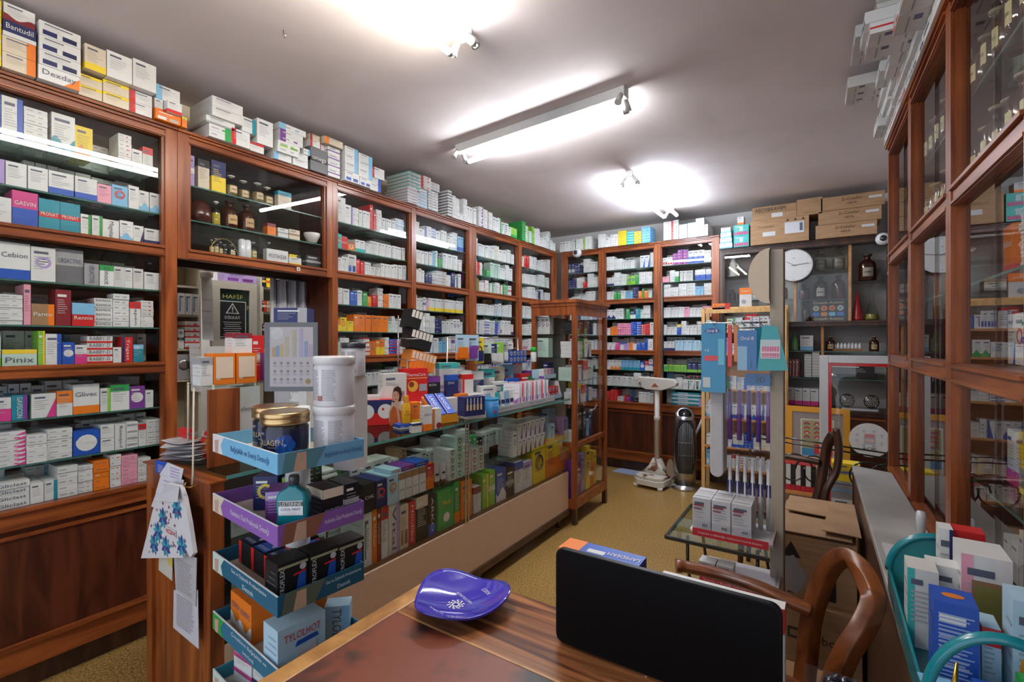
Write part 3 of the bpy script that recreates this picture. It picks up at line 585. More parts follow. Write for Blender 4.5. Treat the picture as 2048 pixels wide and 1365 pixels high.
for px0, px1, n, h, b, a in ((899, 912, 4, .042, 'w', 'g'), (913, 926, 5, .045, 'h', 'g'), (927, 942, 3, .045, 'w', 'r'), (943, 956, 3, .045, 'w', 'r'), (957, 968, 3, .045, 'h', 'r'), (1026, 1034, 1, .17, 'w', 'e')):
    y0, y1 = on_left(px0, -1.7), on_left(px1, -1.7)
    for j in range(n):
        bx('soap_box', '%s soap box with %s ring, %s up, %s pile in the counter' % (CN[b], CN[a], ORD[j], ORD[k]), 'soap box', -1.7, (y0 + y1) / 2, .641 + j * h, (y1 - y0) * .96, .12, h * .98, R90, b, a, 'c')
    k += 1
for j, px in enumerate((1036, 1045, 1054, 1063, 1072, 1081)):
    y0, y1 = on_left(px, -1.7), on_left(px + 8.6, -1.7)
    for s in range(2):
        bx('cream_box', 'white and maroon cream box, %s of row, %s tier, in the counter' % (ORD[j], ORD[s]), 'cream box', -1.7, (y0 + y1) / 2, .641 + s * .105, (y1 - y0) * .95, .12, .103, R90, 'w', 'mv'[s], 'D')
bx('milk_box', 'pale blue box with yellow foot on the counter middle shelf', 'baby milk box', -1.7, on_left(1105, -1.7), .641, .07, .12, .14, R90, 'L', 'y', 'b')
bx('thermometer_box', 'lilac box with purple panel near far end of counter', 'thermometer box', -1.7, on_left(1132, -1.7), .641, .08, .1, .16, R90, 'V', 'v', 's')
# white cream tubes standing in the counter
for j, px in enumerate((877, 890)):
    y = on_left(px, -1.7); t = thing('cream_tube', 'white cream tube with brown cap, %s of pair in counter' % ORD[j], 'cream tube', (-1.72, y, .641), R90, 'pair of cream tubes in the counter')
    MB().lathe([(.012, 0), (.014, .02)], col=C['m'], seg=12).build('cap', 'plastic', t)
    m = MB(); m.raw([(-.016, -.012, .02), (.016, -.012, .02), (.016, .012, .02), (-.016, .012, .02), (-.02, -.002, .105), (.02, -.002, .105), (.02, .002, .105), (-.02, .002, .105)], [(0, 1, 5, 4), (1, 2, 6, 5), (2, 3, 7, 6), (3, 0, 4, 7), (4, 5, 6, 7), (3, 2, 1, 0)], C['w'])
    m.box(-.01, -.0125, .05, .01, -.009, .06, C['k']); m.build('tube_body', 'plastic', t)
# green pouch
t = MB(); yp = on_left(890, -1.7)
t.prism([(-.065, 0), (.065, 0), (.06, .1), (.07, .205), (-.07, .205), (-.06, .1)], (-1.69, yp, .402), (0, 1, 0), (0, 0, 1), (-.03, 0, 0), C['g'])
t.prism(arc(0, .06, .025, 0, 2 * PI, 14)[:-1], (-1.6885, yp, .402), (0, 1, 0), (0, 0, 1), (-.0004, 0, 0), C['w']); t.text('TRUE', (-1.6884, yp, .54), (0, 1, 0), (0, 0, 1), width=.07, col=C['y'])
tag(t.build('pouch', 'plastic'), 'glossy green standing pouch inside the counter', 'pouch')
# deeper clutter inside the counter: low piles of boxes
rs = random.Random(5)
for z, nm in ((.401, 'floor'), (.641, 'shelf')):
    shelf_row("kwU9/12 weU9/8 EwU8/10 wvU7/9 *keEndmwg", 2.4, .22, (-1.87, .85, z), R90, 'rear row', 'counter ' + nm, 61 + int(z * 10), weight=.3, dmax=.2, hmax=.16)

# ================================================================== TALL SHOWCASE AT THE COUNTER END
SX0, SX1, SY0, SY1, SZ = -1.97, -1.58, 3.295, 3.92, 1.70
sc = thing('glazed_showcase', 'tall free standing glazed showcase of wood at the far end of the counter', 'showcase', (0, 0, 0))
MB().box(SX0 - .015, SY0 - .015, SZ - .005, SX1 + .02, SY1 + .015, SZ + .018).box(SX0 - .005, SY0 - .005, SZ - .03, SX1 + .01, SY1 + .005, SZ - .005).build('cornice', 'wood', sc)
for x in (SX0, SX1 - .035):
    for y in (SY0, SY1 - .035):
        MB().box(x, y, .12, x + .035, y + .035, SZ - .03).build('corner_post', 'wood', sc)
        MB().box(x, y, 0, x + .035, y + .035, .12).build('leg', 'wooddark', sc)
for z0, z1 in ((1.60, SZ - .03), (.585, .62), (.12, .19)):
    MB().box(SX0 + .035, SY0 + .002, z0, SX1 - .035, SY0 + .03, z1).build('rail', 'wood', sc)
    MB().box(SX1 - .032, SY0 + .035, z0, SX1 - .002, SY1 - .035, z1).build('rail', 'woodh', sc)
MB().box(SX0 + .03, SY0 + .03, .175, SX1 - .034, SY1 - .03, .19).build('floor_board', 'woodd', sc)
MB().box(SX0 + .001, SY0 + .036, .19, SX0 + .012, SY1 - .036, 1.6).build('back_board', 'back', sc)
MB().box(SX1 - .06, SY0 + .045, .12, SX1 - .03, SY0 + .06, .12 + .0)
for z0, z1 in ((.19, .585), (.62, 1.60)):
    MB().box(SX1 - .018, SY0 + .036, z0, SX1 - .014, SY1 - .036, z1).build('glass_pane', 'glass', sc)
    MB().box(SX0 + .036, SY0 + .012, z0, SX1 - .036, SY0 + .016, z1).build('glass_pane', 'glass', sc)
for z in (1.455, 1.27, 1.09, .91): MB().box(SX0 + .013, SY0 + .032, z - .007, SX1 - .034, SY1 - .032, z - .001).build('glass_shelf', 'gshelf', sc)
SC_ROWS = [(1.455, .14, "kmlU9/9 gwU4/4 mwU9/9 gwU4/4 nwU8/10 nwU5/9"), (1.27, .16, "wpcS6/3.2 woS7/3.2 wrcS7/3.2 ghU2/13 wbDU8/12 WrU4/10"), (1.09, .16, "hwU9/9 rwU3/9 wbrU8/10 wrTU8/13 wkU8/9 wbU4/8"), (.91, .16, "wnU5/8 wbrU8/10 ynU2.4/14 wrTU8/12 bwU6/10 wnU6/9"), (.62, .25, "wbU8/7 kwcU5/24 kwcU5/24 kwcU6/22 lkU7/12 ndU6/16"), (.191, .37, "vwcU8/24 vwcU8/20 VwcU8/26 yncU8/30 oycU8/16 yocU6/24")]
for i, (z, c, tk) in enumerate(SC_ROWS):
    rs = random.Random(700 + i)
    cols = pack(tk, .53, c, rs, dmax=.13, hmax=.3)
    put_row(cols, (SX1 - .045, SY0 + .04, z), R90, ['top shelf', 'second shelf', 'third shelf', 'fourth shelf', 'fifth shelf', 'bottom'][i], 'counter end showcase', kinds=('showcase_box', 'showcase_box'), weight=1, yoff=0)
for i, (z, c, tk) in enumerate([(1.455, .14, "WvcU4/13 WvcU4/13 WvcU4/12"), (1.27, .16, "hwU11/15"), (1.09, .16, "wtU6/7 nwU5/12"), (.91, .16, "wbbU5/12 nrU5/13"), (.62, .25, "vwU5/12 LvU6/20")]):
    put_row(pack(tk, .20, c, random.Random(800 + i), dmax=.12, hmax=.3), (SX0 + .02, SY0 + .035, z), 0, ['top shelf', 'second shelf', 'third shelf', 'fourth shelf', 'fifth shelf'][i], 'side of end showcase', kinds=('showcase_box', 'showcase_box'), yoff=0)

# ================================================================== FLOOR STAND OF PRINTED TRAYS
SA = math.radians(-5.6); SO = Vector((-1.149, .682, 0))
SM = Matrix.Translation(SO) @ Matrix.Rotation(SA, 4, 'Z')
def sp(x, y, z=0): return tuple(SM @ Vector((x, y, z)))
st = thing('tray_display_stand', 'floor stand of printed cardboard trays at the counter corner', 'display stand', tuple(SO), SA)
MB().lathe([(.035, .0), (.035, 1.20)], -.21, .16, 0, 16, (.7, .7, .7)).build('post', 'matte', st)
MB().box(-.40, .01, 0, -.01, .24, .03, C['w']).build('base', 'matte', st)
TR = [(1.063, (.20, .50, .74), 'Bağışıklık ve Enerji Desteği', None, (.05, .12, .30), 'w'), (.882, (.28, .12, .45), 'Kadınlara Özel Probiyotik Desteği', None, (.8, .75, .85), 'c'), (.704, (.02, .13, .22), 'Gaz ve Şişkinlik Problemlerine', 'Destek', (.7, .8, .85), 'h'), (.522, (.02, .16, .28), 'Çocukların Bağışıklık ve', 'Sindirim Desteği', (.7, .8, .85), 'g'), (.345, (.05, .30, .42), 'Probiotic Destek', None, (.7, .8, .85), 'h')]
for i, (z, c, t1, t2, ink, pc) in enumerate(TR):
    m = MB(); H = .052; W_, D_ = .417, .25
    m.box(-W_ + .002, .002, z, -.002, D_ - .002, z + .008, (.55, .47, .38))
    m.box(-W_, 0, z, 0, .003, z + H, c).box(-.003, .003, z, 0, D_, z + H, scl(c, .8)).box(-W_, .003, z, -W_ + .003, D_, z + H, c).box(-W_ + .003, D_ - .003, z, -.003, D_, z + H, c)
    # picture patch at the left of each printed edge
    m.prism([(0, 0), (.075, 0), (.06, H * .5), (.085, H), (0, H)], (-W_, -.0006, z), (1, 0, 0), (0, 0, 1), (0, .0004, 0), C[pc])
    m.prism([(.02, 0), (.04, 0), (.045, H * .8), (.015, H * .7)], (-W_, -.0012, z), (1, 0, 0), (0, 0, 1), (0, .0004, 0), (.6, .35, .3))
    m.prism([(.01, 0), (.10, 0), (.13, H), (.02, H)], (.0006, .0, z), (0, 1, 0), (0, 0, 1), (-.0004, 0, 0), [(.10, .25, .30), (.25, .10, .06), (.12, .14, .10), (.1, .2, .2), (.1, .2, .2)][i])
    m.prism([(.04, 0), (.075, 0), (.075, H * .9), (.05, H * .9)], (.0012, .0, z), (0, 1, 0), (0, 0, 1), (-.0004, 0, 0), (.55, .38, .26))
    zz = z + H / 2
    if t2:
        m.text(t1, (-.17, -.001, zz + .011), (1, 0, 0), (0, 0, 1), width=.22, height=.014, col=ink); m.text(t2, (-.17, -.001, zz - .012), (1, 0, 0), (0, 0, 1), width=.07, height=.013, col=ink)
        m.text(t1, (.001, .185, zz + .010), (0, 1, 0), (0, 0, 1), width=.11, height=.011, col=ink); m.text(t2, (.001, .185, zz - .011), (0, 1, 0), (0, 0, 1), width=.04, height=.011, col=ink)
    else:
        m.text(t1, (-.165, -.001, zz), (1, 0, 0), (0, 0, 1), width=.24, height=.022, col=ink)
        m.text(t1, (.001, .185, zz), (0, 1, 0), (0, 0, 1), width=.115, height=.018, col=ink)
    for q in ((-W_, 0, -W_, 0), ):
        m.box(-W_, -.001, z + H, 0, .003, z + H + .0015, (.75, .78, .8))
    m.build('printed_tray', 'print', st)
def stand_box(name, lab, cat, x, y, z, w, d, h, rot, *a, **k):
    p = sp(x, y, z); return bx(name, lab, cat, p[0], p[1], p[2], w, d, h, SA + rot, *a, **k)
# jars on the upper tray
def jar(name, lab, cat, loc, prof, cols, parts, rot=0, seg=36, group=None):
    t = thing(name, lab, cat, loc, rot, group)
    return t
def collagen(lab, loc, rot):
    t = thing('supplement_jar', lab, 'jar', loc, rot)
    m = MB(); r = .0615
    m.lathe([(r * .96, 0), (r, .004), (r, .088), (r * .93, .094), (r * .93, .10)], seg=40, cols=[C['k'], (.012, .014, .05), C['k'], C['k']])
    def on(a, z, k=0): return Vector(((r + .0008 + k * .0004) * math.sin(a), -(r + .0008 + k * .0004) * math.cos(a), z))
    def cyl_patch(a0, a1, z0, z1, c, k=0, n=8):
        for i in range(n):
            b0 = a0 + (a1 - a0) * i / n; b1 = a0 + (a1 - a0) * (i + 1) / n
            m.face([on(b0, z0, k), on(b1, z0, k), on(b1, z1, k), on(b0, z1, k)], c, True)
    cyl_patch(-1.6, 1.6, .010, .018, (.50, .33, .12), n=20)
    def wtext(s, a, z, wd, h, c):
        vs, fs, tw, th = text_geo(s)
        m.raw([on(a + (x / tw * wd) / r, z + y / th * h, 2) for x, y in vs], fs, c)
    wtext('COLLAGEN', -.15, .053, .085, .015, (.62, .45, .22)); wtext('GOLD QUALITY', .1, .040, .03, .004, (.6, .5, .3)); wtext('BEAUTY', -.5, .076, .022, .006, (.7, .7, .7)); wtext('Hydrolyzed Collagen', -.5, .029, .04, .005, (.7, .7, .7)); wtext('Hyaluronic Acid', -.5, .022, .035, .005, (.7, .7, .7))
    for q in range(5):     # blue flower
        a = q * 2 * PI / 5; ca, sa_ = .62 + .011 * math.cos(a) / r, .046 + .014 * math.sin(a)
        m.face([on(ca + .016 * math.cos(b * PI / 5) / r, sa_ + .015 * math.sin(b * PI / 5), 1 + q % 2) for b in range(10)], [(.01, .10, .45), (.01, .06, .30)][q % 2])
    m.face([on(.62 + .004 * math.cos(b * PI / 4) / r, .046 + .004 * math.sin(b * PI / 4), 4) for b in range(8)], (.2, .4, .8))
    m.face([on(.25 + .011 * math.cos(b * PI / 6) / r, .016 + .011 * math.sin(b * PI / 6), 4) for b in range(12)], (.55, .36, .10))
    m.build('jar_body', 'plastic', t)
    m = MB().lathe([(r * 1.0, .098), (r * 1.05, .10), (r * 1.05, .112), (r * 1.01, .114), (r * 1.05, .116), (r * 1.05, .128), (r * 1.0, .132), (r * .9, .131)], seg=40, col=(.62, .42, .20)); m.build('lid', 'metal', t)
    return t
collagen('black jar with gold lid and blue flower, front one on the printed tray', sp(-.135, .085, 1.0715), math.radians(22))
collagen('black jar with gold lid standing behind the front gold lidded jar', sp(-.27, .12, 1.072), math.radians(22))
def tub(lab, loc, rot, r=.056, h=.142, name='supplement_tub', lidc=(.72, .70, .70)):
    t = thing(name, lab, 'tub', loc, rot)
    m = MB().lathe([(r * .97, 0), (r, .005), (r, h * .78), (r * .95, h * .82), (r * .95, h * .84)], seg=36, col=(.70, .68, .70))
    def on(a, z, k=0): return Vector(((r + .0008 + k * .0004) * math.sin(a), -(r + .0008 + k * .0004) * math.cos(a), z))
    rr = random.Random(3)
    for c0 in (-.75, .12):
        for i in range(26):
            z = h * (.72 - .62 * i / 26); a1 = c0 + .72 * rr.uniform(.75, 1)
            m.raw([on(c0, z), on((c0 + a1) / 2, z), on(a1, z), on(a1, z + h * .012), on((c0 + a1) / 2, z + h * .012), on(c0, z + h * .012)], [(0, 1, 4, 5), (1, 2, 3, 4)], (.34, .32, .34))
    m.raw([on(-.1, h * .12, 2), on(.16, h * .12, 2), on(.16, h * .22, 2), on(-.1, h * .22, 2)], [(0, 1, 2, 3)], (.35, .08, .06))
    m.build('tub_body', 'plastic', t)
    MB().lathe([(r * .99, h * .83), (r * 1.04, h * .84), (r * 1.04, h * .97), (r * 1.0, h), (r * .9, h)], seg=36, col=lidc).build('lid', 'plastic', t)
    return t
tub('large white supplement tub with grey print, lower of the two', sp(-.067, .195, 1.072), math.radians(30))
tub('large white supplement tub stacked on top of the lower one', sp(-.067, .195, 1.072 + .1425), math.radians(10))
tub('slim white bottle with dark lid behind the stacked tubs', (-1.36, 1.08, 1.28), .3, r=.040, h=.115, name='supplement_bottle', lidc=(.05, .05, .06))
bx('carton_stack', 'plain white carton standing under the slim white bottle', 'carton', -1.36, 1.04, .963 , .08, .08, .316, .3, 'w', 'e', '-')
# tray two
stand_box('probiotic_box', 'navy box standing at back left of the purple tray', 'supplement box', -.36, .15, .892, .075, .08, .095, 0, 'n', 'w', 't', 'PROBIO', tilt=0)
stand_box('probiotic_box', 'navy box with an avocado print on purple tray', 'supplement box', -.27, .09, .892, .07, .08, .10, R90 * .5, 'n', 'y', 'c', None)
stand_box('probiotic_box', 'grey panelled box beside the avocado print box', 'supplement box', -.215, .14, .892, .05, .08, .095, R90 * .5, 'e', 'G', 'l', None)
stand_box('probiotic_box', 'violet box behind the mouthwash bottle', 'supplement box', -.13, .06, .892, .06, .09, .09, R90 * .6, 'v', 'V', 't', None)
stand_box('magnesium_box', 'black magnesium box with gold stripe on purple tray', 'supplement box', -.015, .165, .892, .07, .09, .098, R90, 'k', 'c', 't', 'MAGNESIUM')
stand_box('magnesium_box', 'black box of small grey print at tray end', 'supplement box', -.008, .215, .892, .045, .09, .10, R90, 'k', 'e', 'm', None)
t = thing('mouthwash_bottle', 'teal mouthwash bottle with black and white label', 'bottle', sp(-.045, .065, .892), SA + .75)
m = MB(); q = rrect(-.041, -.022, .041, .022, .012)
def loft(m, secs, col, cap=True):
    n = len(m.v); k = len(secs[0][0])
    for poly, z in secs: m.v += [(a, b, z) for a, b in poly]
    for i in range(len(secs) - 1):
        for j in range(k):
            j2 = (j + 1) % k; m.f.append((n + i * k + j, n + i * k + j2, n + (i + 1) * k + j2, n + (i + 1) * k + j)); m.c.append(col); m.sm.append(True)
    m.f.append(tuple(n + j for j in reversed(range(k)))); m.c.append(col); m.sm.append(False)
    m.f.append(tuple(n + (len(secs) - 1) * k + j for j in range(k))); m.c.append(col); m.sm.append(False)
def scp(p, s, s2=None): return [(a * s, b * (s2 or s)) for a, b in p]
loft(m, [(scp(q, .93), 0), (q, .006), (q, .03), (scp(q, .95, .9), .045), (q, .062), (q, .095), (scp(q, .85), .108), (scp(q, .35, .6), .118), (scp(q, .30, .55), .125)], (.005, .22, .27))
m.box(-.031, -.0235, .05, .031, -.0225, .088, (.75, .75, .75)); m.box(-.031, -.0240, .074, .031, -.0236, .086, (.02, .02, .02)); m.text('LISTERINE', (0, -.0245, .080), (1, 0, 0), (0, 0, 1), width=.055, height=.009, col=(.75, .75, .75)); m.text('COOL MINT', (0, -.0245, .066), (1, 0, 0), (0, 0, 1), width=.05, height=.007, col=(.02, .05, .2))
m.build('bottle_body', 'plastic', t)
MB().lathe([(.013, .124), (.0135, .145), (.012, .15)], seg=20, col=(.05, .06, .07)).build('cap', 'plastic', t)
# tray three: black boxes
def artro(lab, x, y, z, rot, tilt=0, t='|ARTROFLEX'):
    def ex(m):
        m.face([(.008, -.0018, .03), (.034, -.0018, .02), (.034, -.0018, .075), (.015, -.0018, .07)], C['b']); m.face([(.0, -.002, .066), (.034, -.002, .070), (.034, -.002, .075), (0, -.002, .071)], C['r'])
        m.prism(arc(.026, .085, .009, 0, 2 * PI, 12)[:-1], (0, -.0022, 0), (1, 0, 0), (0, 0, 1), (0, .0003, 0), (.5, .5, .55)); m.face([(-.04, -.002, .093), (.04, -.002, .093), (.04, -.002, .10), (-.04, -.002, .10)], (.35, .35, .22))
        m.text('ARTROFLEX', (-.030, -.0024, .05), (0, 0, 1), (-1, 0, 0), width=.085, height=.012, col=(.75, .75, .75))
    return stand_box('joint_supplement_box', lab, 'supplement box', x, y, z, .082, .07, .108, rot, 'k', 'k', '-', None, tilt=tilt, extra=ex)
artro('black joint supplement box upright, nearest the tray corner', -.03, .055, .714, R90)
artro('black joint supplement box upright, middle of the right side', -.025, .140, .714, R90)
artro('black joint supplement box upright, far end of tray', -.02, .222, .714, R90)
for k, (x, y, z) in enumerate(((-.34, .06, .714), (-.255, .06, .714), (-.17, .06, .714), (-.34, .15, .714), (-.255, .15, .714), (-.16, .15, .714))):
    def ex(m):
        m.face([(-.036, .005, .0715), (.036, .005, .0715), (.036, .06, .0715), (-.036, .06, .0715)], [C['n'], C['b']][k % 2]); m.text('ARTROFLEX', (0, .018, .0722), (1, 0, 0), (0, 1, 0), width=.06, height=.012, col=(.75, .75, .75)); m.box(-.036, .058, .0712, .036, .064, .0722, C['r'])
        m.prism(arc(.02, .042, .008, 0, 2 * PI, 12)[:-1], (0, 0, .0722), (1, 0, 0), (0, 1, 0), (0, 0, .0003), (.55, .55, .6))
    stand_box('joint_supplement_box', 'black joint supplement box lying with blue top, %s along the %s row' % (ORD[k % 3], ('front', 'rear')[k // 3]), 'supplement box', x, y, z, .08, .08, .07, 0, 'k', 'r', 'l', None, extra=ex)
stand_box('effervescent_box', 'white box with blue lid at left end of the dark tray', 'supplement box', -.375, .17, .78, .07, .07, .06, .2, 'w', 'l', 't', None)
# tray four
for k, (x, y, z) in enumerate(((-.35, .04, .532), (-.262, .03, .532), (-.20, .05, .60), (-.35, .13, .532), (-.26, .13, .532), (-.17, .14, .532))):
    if k == 2: continue
    stand_box('vitamin_box', 'orange vitamin box with white print, %s in the %s row' % (ORD[k % 3], ('front', 'rear')[k // 3]), 'vitamin box', x, y, z, .08, .07, .10 + .012 * (k % 2), 0, 'o', 'w', 'w', 'VITAMIN_C')
def ty(m):
    m.text('TYLOLHOT', (0, -.002, .095), (1, 0, 0), (0, 0, 1), width=.10, height=.02, col=C['r']); m.prism([(-.02, .065), (.045, .068), (.04, .08), (-.015, .078)], (0, -.0016, 0), (1, 0, 0), (0, 0, 1), (0, .0004, 0), C['b']); m.face([(-.02, -.0024, .02), (.04, -.0024, .025), (.037, -.0024, .06), (-.018, -.0024, .055)], (.6, .6, .62))
stand_box('cold_remedy_box', 'pale blue cold remedy box with red lettering at the tray corner', 'medicine box', -.02, .075, .532, .13, .08, .125, R90, 'L', 'y', 'b', None, extra=ty)
stand_box('cold_remedy_box', 'pale blue cold remedy box at the far end of the fourth tray', 'medicine box', -.06, .20, .532, .07, .05, .095, R90 * .55, 'L', 'l', 'r', '|TYLOL')
# tray five
for k, (x, y, z, h) in enumerate(((-.33, .05, .355, .045), (-.33, .05, .401, .045), (-.22, .06, .355, .05), (-.12, .06, .355, .045), (-.22, .06, .406, .04))):
    stand_box('medicine_carton', 'white box with %s band low on the stand, %s counted from left' % (('red', 'blue')[k > 1], ORD[k]), 'carton', x, y, z, .10, .14, h, .1, 'w', 'pn'[k > 1], 't', None)
# ================================================================== THINGS ON THE GLASS COUNTER
CT = .9635
def poly_circle(x, z, r, n=18, sx=1): return [(x + r * sx * math.cos(2 * PI * i / n), z + r * math.sin(2 * PI * i / n)) for i in range(n)]
FR = math.radians(72)      # most counter goods are turned a little toward the shop door
def tbox(name, lab, cat, px, py, w, d, h, base, acc='e', pat='-', txt=None, z=CT, rot=None, tilt=0, extra=None, group=None, mat='print'):
    x, y = at_z(px, py, z)
    if x < -2.04: z = CT + .09; X_ = -1.95; x, y = X_, on_left(px, X_)      # goods on the rear riser
    return bx(name, lab, cat, x, y, z, w, d, h, FR if rot is None else rot, base, acc, pat, txt, group, tilt, mat, extra)
def obox(m):
    for sx in (-.047, .047):
        m.prism(poly_circle(sx, .07, .038, 20), (0, -.0012, 0), (1, 0, 0), (0, 0, 1), (0, .0004, 0), (.72, .72, .72)); m.prism(poly_circle(sx - .012, .082, .007, 10), (0, -.0018, 0), (1, 0, 0), (0, 0, 1), (0, .0003, 0), C['r'])
    m.box(-.085, .02, .13, .02, .11, .15, (.7, .7, .7)); m.prism([(.0, .13), (.09, .13), (.11, .19), (.04, .2)], (0, .06, 0), (1, 0, 0), (0, 0, 1), (0, .003, 0), C['w'], C['m'])
tbox('remedy_display_box', 'red and navy open display box with two white discs, front left of counter', 'display box', 752, 851, .19, .14, .13, 'r', 'n', 'T', None, extra=obox, rot=math.radians(52))
# cardboard figure of a woman leaning on her hand, a printed advertising cutout
t = thing('advertising_cutout', 'cardboard cutout of a dark haired woman resting her chin on a hand', 'advertisement', at_z(795, 851, CT) + (CT,), math.radians(60))
m = MB(); k = .001
out = [(-30, 0), (30, 0), (32, 60), (20, 110), (26, 150), (18, 195), (0, 208), (-20, 195), (-28, 160), (-28, 120), (-45, 70), (-42, 20)]
m.prism([(a * k, b * k) for a, b in out], (0, 0, 0), (1, 0, 0), (0, 0, 1), (0, .003, 0), (.55, .5, .46))
def pt(poly, c, o): m.face([(a * k, -.0006 * o, b * k) for a, b in poly], c)
pt([(-26, 120), (-27, 160), (-18, 192), (0, 203), (16, 192), (24, 160), (18, 125), (0, 118)], (.045, .018, .01), 1)
pt([(-10 + 19 * math.cos(a * PI / 10), 150 + 27 * math.sin(a * PI / 10)) for a in range(20)], (.62, .36, .25), 2)
pt([(-40, 0), (-40, 70), (-25, 100), (-5, 100), (10, 80), (28, 60), (28, 0)], (.50, .12, .03), 1.5); pt([(-14, 125), (-2, 125), (0, 95), (-14, 90)], (.60, .35, .25), 2.2)
pt([(-2, 60), (8, 62), (2, 100), (6, 125), (-4, 132), (-14, 118), (-8, 95)], (.62, .37, .27), 3); pt([(4, 0), (16, 0), (10, 62), (-2, 60)], (.62, .37, .27), 3)
for sx in (-18, -4): pt([(sx, 156), (sx + 5, 158), (sx + 8, 155), (sx + 4, 153)], (.03, .02, .02), 3.2); pt([(sx - 1, 163), (sx + 9, 165), (sx + 9, 163)], (.05, .02, .01), 3.2)
pt([(-14, 136), (-9, 139), (-4, 136), (-9, 132)], (.5, .03, .04), 3.4); pt([(-11, 153), (-9, 143), (-13, 143)], (.5, .27, .18), 3.1)
m.build('printed_card', 'print', t); MB().box(-.03, .004, 0, .03, .06, .003, (.5, .45, .4)).build('card_foot', 'print', t)
# sunscreen spray
t = thing('spray_bottle', 'yellow sunscreen spray bottle in front of the cardboard woman', 'bottle', at_z(812, 856, CT) + (CT + .022,), FR)
m = MB(); q = rrect(-.022, -.013, .022, .013, .009); loft(m, [(scp(q, .95), 0), (q, .005), (q, .085), (scp(q, .8), .098), (scp(q, .5, .8), .104)], (.80, .42, .02)); m.text('SPF', (0, -.0138, .06), (1, 0, 0), (0, 0, 1), width=.02, height=.008, col=(.2, .08, .02)); m.text('+30', (0, -.0138, .045), (1, 0, 0), (0, 0, 1), width=.03, height=.011, col=(.2, .08, .02))
m.build('bottle_body', 'plastic', t); MB().box(-.010, -.012, .104, .010, .010, .14, (.80, .35, .02)).build('spray_head', 'plastic', t, bev=.003)
tbox('blue_tray_box', 'low blue and white box under the sunscreen spray', 'box', 812, 858, .075, .07, .0215, 'b', 'w', 'b', None)
tbox('sunscreen_box', 'tall orange box with yellow foot beside the sunscreen spray', 'sunscreen box', 832, 852, .048, .045, .12, 'o', 'y', 'b', None, z=CT + .0)
tbox('cream_carton', 'small white box with blue wave in front of orange box', 'sunscreen box', 834, 866, .05, .03, .045, 'w', 'n', 't', None)
tbox('sunscreen_box', 'tall white box with orange lower half, left of the pair', 'sunscreen box', 856, 862, .045, .04, .12, 'w', 'o', 'b', '50+')
def red_disc(m): m.prism(poly_circle(.01, .016, .015, 16), (0, -.003, 0), (1, 0, 0), (0, 0, 1), (0, .0006, 0), C['m'])
tbox('sunscreen_box', 'tall white box with orange edge and a maroon disc, right of the pair', 'sunscreen box', 874, 858, .048, .04, .10, 'w', 'o', 'l', None, extra=red_disc)
# heat wrap box
def therma(m):
    m.text('ThermaCare', (0, -.002, .155), (1, 0, 0), (0, 0, 1), width=.12, height=.018, col=(.8, .8, .8)); m.prism(poly_circle(-.02, .09, .032, 18), (0, -.0015, 0), (1, 0, 0), (0, 0, 1), (0, .0005, 0), (.75, .42, .06)); m.prism(poly_circle(-.028, .10, .016, 14), (0, -.0022, 0), (1, 0, 0), (0, 0, 1), (0, .0004, 0), (.25, .05, .02))
    m.box(.02, -.0015, .06, .068, -.0008, .10, (.35, .36, .42)); m.box(-.07, -.0015, .132, .07, -.0008, .137, (.8, .45, .1))
tbox('heat_wrap_box', 'large red heat wrap box with white lettering behind the sunscreens', 'heat wrap box', 832, 818, .15, .07, .19, 'r', 'r', '-', None, extra=therma)
for k_, (px, tx, c) in enumerate(((868, 'IRON', 'k'), (905, 'ZINC', 'n'))):
    tbox('vitamin_box', ['dark plum vitamin box behind the orange tray', 'navy vitamin box behind the orange tray'][k_], 'vitamin box', px, 806, .085, .07, .135, c, 'vb'[k_], 't', None, extra=lambda m, tx=tx: m.text(tx, (-.01, -.002, .085), (1, 0, 0), (0, 0, 1), width=.05, height=.014, col=(.7, .65, .7)))
tbox('cream_box', 'white box with red frame and red top right of the navy vitamin box', 'medicine box', 936, 800, .085, .06, .13, 'w', 'r', 't', None, extra=lambda m: m.box(-.0425, -.0015, 0, -.028, -.0008, .13, C['r']))
tag(MB().box(-2.09, 1.83, CT, -1.90, 2.62, CT + .089, (.62, .60, .58)).build('display_riser', 'matte'), 'white riser block under the red and navy boxes at counter rear', 'riser')
# orange tray of lozenge packs
t = thing('lozenge_tray', 'orange cardboard tray tilted on the counter holding blue packs', 'display tray', at_z(893, 846, CT) + (CT,), FR)
m = MB(); m.raw([(-.07, 0, 0), (.07, 0, 0), (.07, .15, 0), (-.07, .15, 0), (-.07, 0, .03), (.07, 0, .03), (.07, .15, .13), (-.07, .15, .13)], [(0, 3, 2, 1), (4, 5, 6, 7), (0, 1, 5, 4), (1, 2, 6, 5), (2, 3, 7, 6), (3, 0, 4, 7)], C['o']); m.box(-.07, -.006, 0, .07, -.0005, .045, (.8, .35, .03)); m.build('tray_body', 'print', t)
a_ = math.atan2(.10, .15)
for k_, x in enumerate((-.032, .03)):
    p = t.matrix_basis @ Vector((0, 0, 0)); M4 = Matrix.Translation(t.location) @ Matrix.Rotation(FR, 4, 'Z') @ Matrix.Translation((x, .004, .0345)) @ Matrix.Rotation(a_, 4, 'X')
    m = MB().box(-.026, 0, 0, .026, .17, .018, C['b']); m.text('LANSOR', (0, .09, .0185), (0, -1, 0), (1, 0, 0), width=.12, height=.022, col=(.75, .75, .8)); m.box(-.026, .0, .0181, -.02, .17, .0186, C['V'])
    o = m.build('lozenge_pack', 'print'); o.matrix_world = M4; tag(o, ['left blue pack with white lettering lying in the orange tray', 'right blue pack with white lettering lying in the orange tray'][k_], 'lozenge pack')
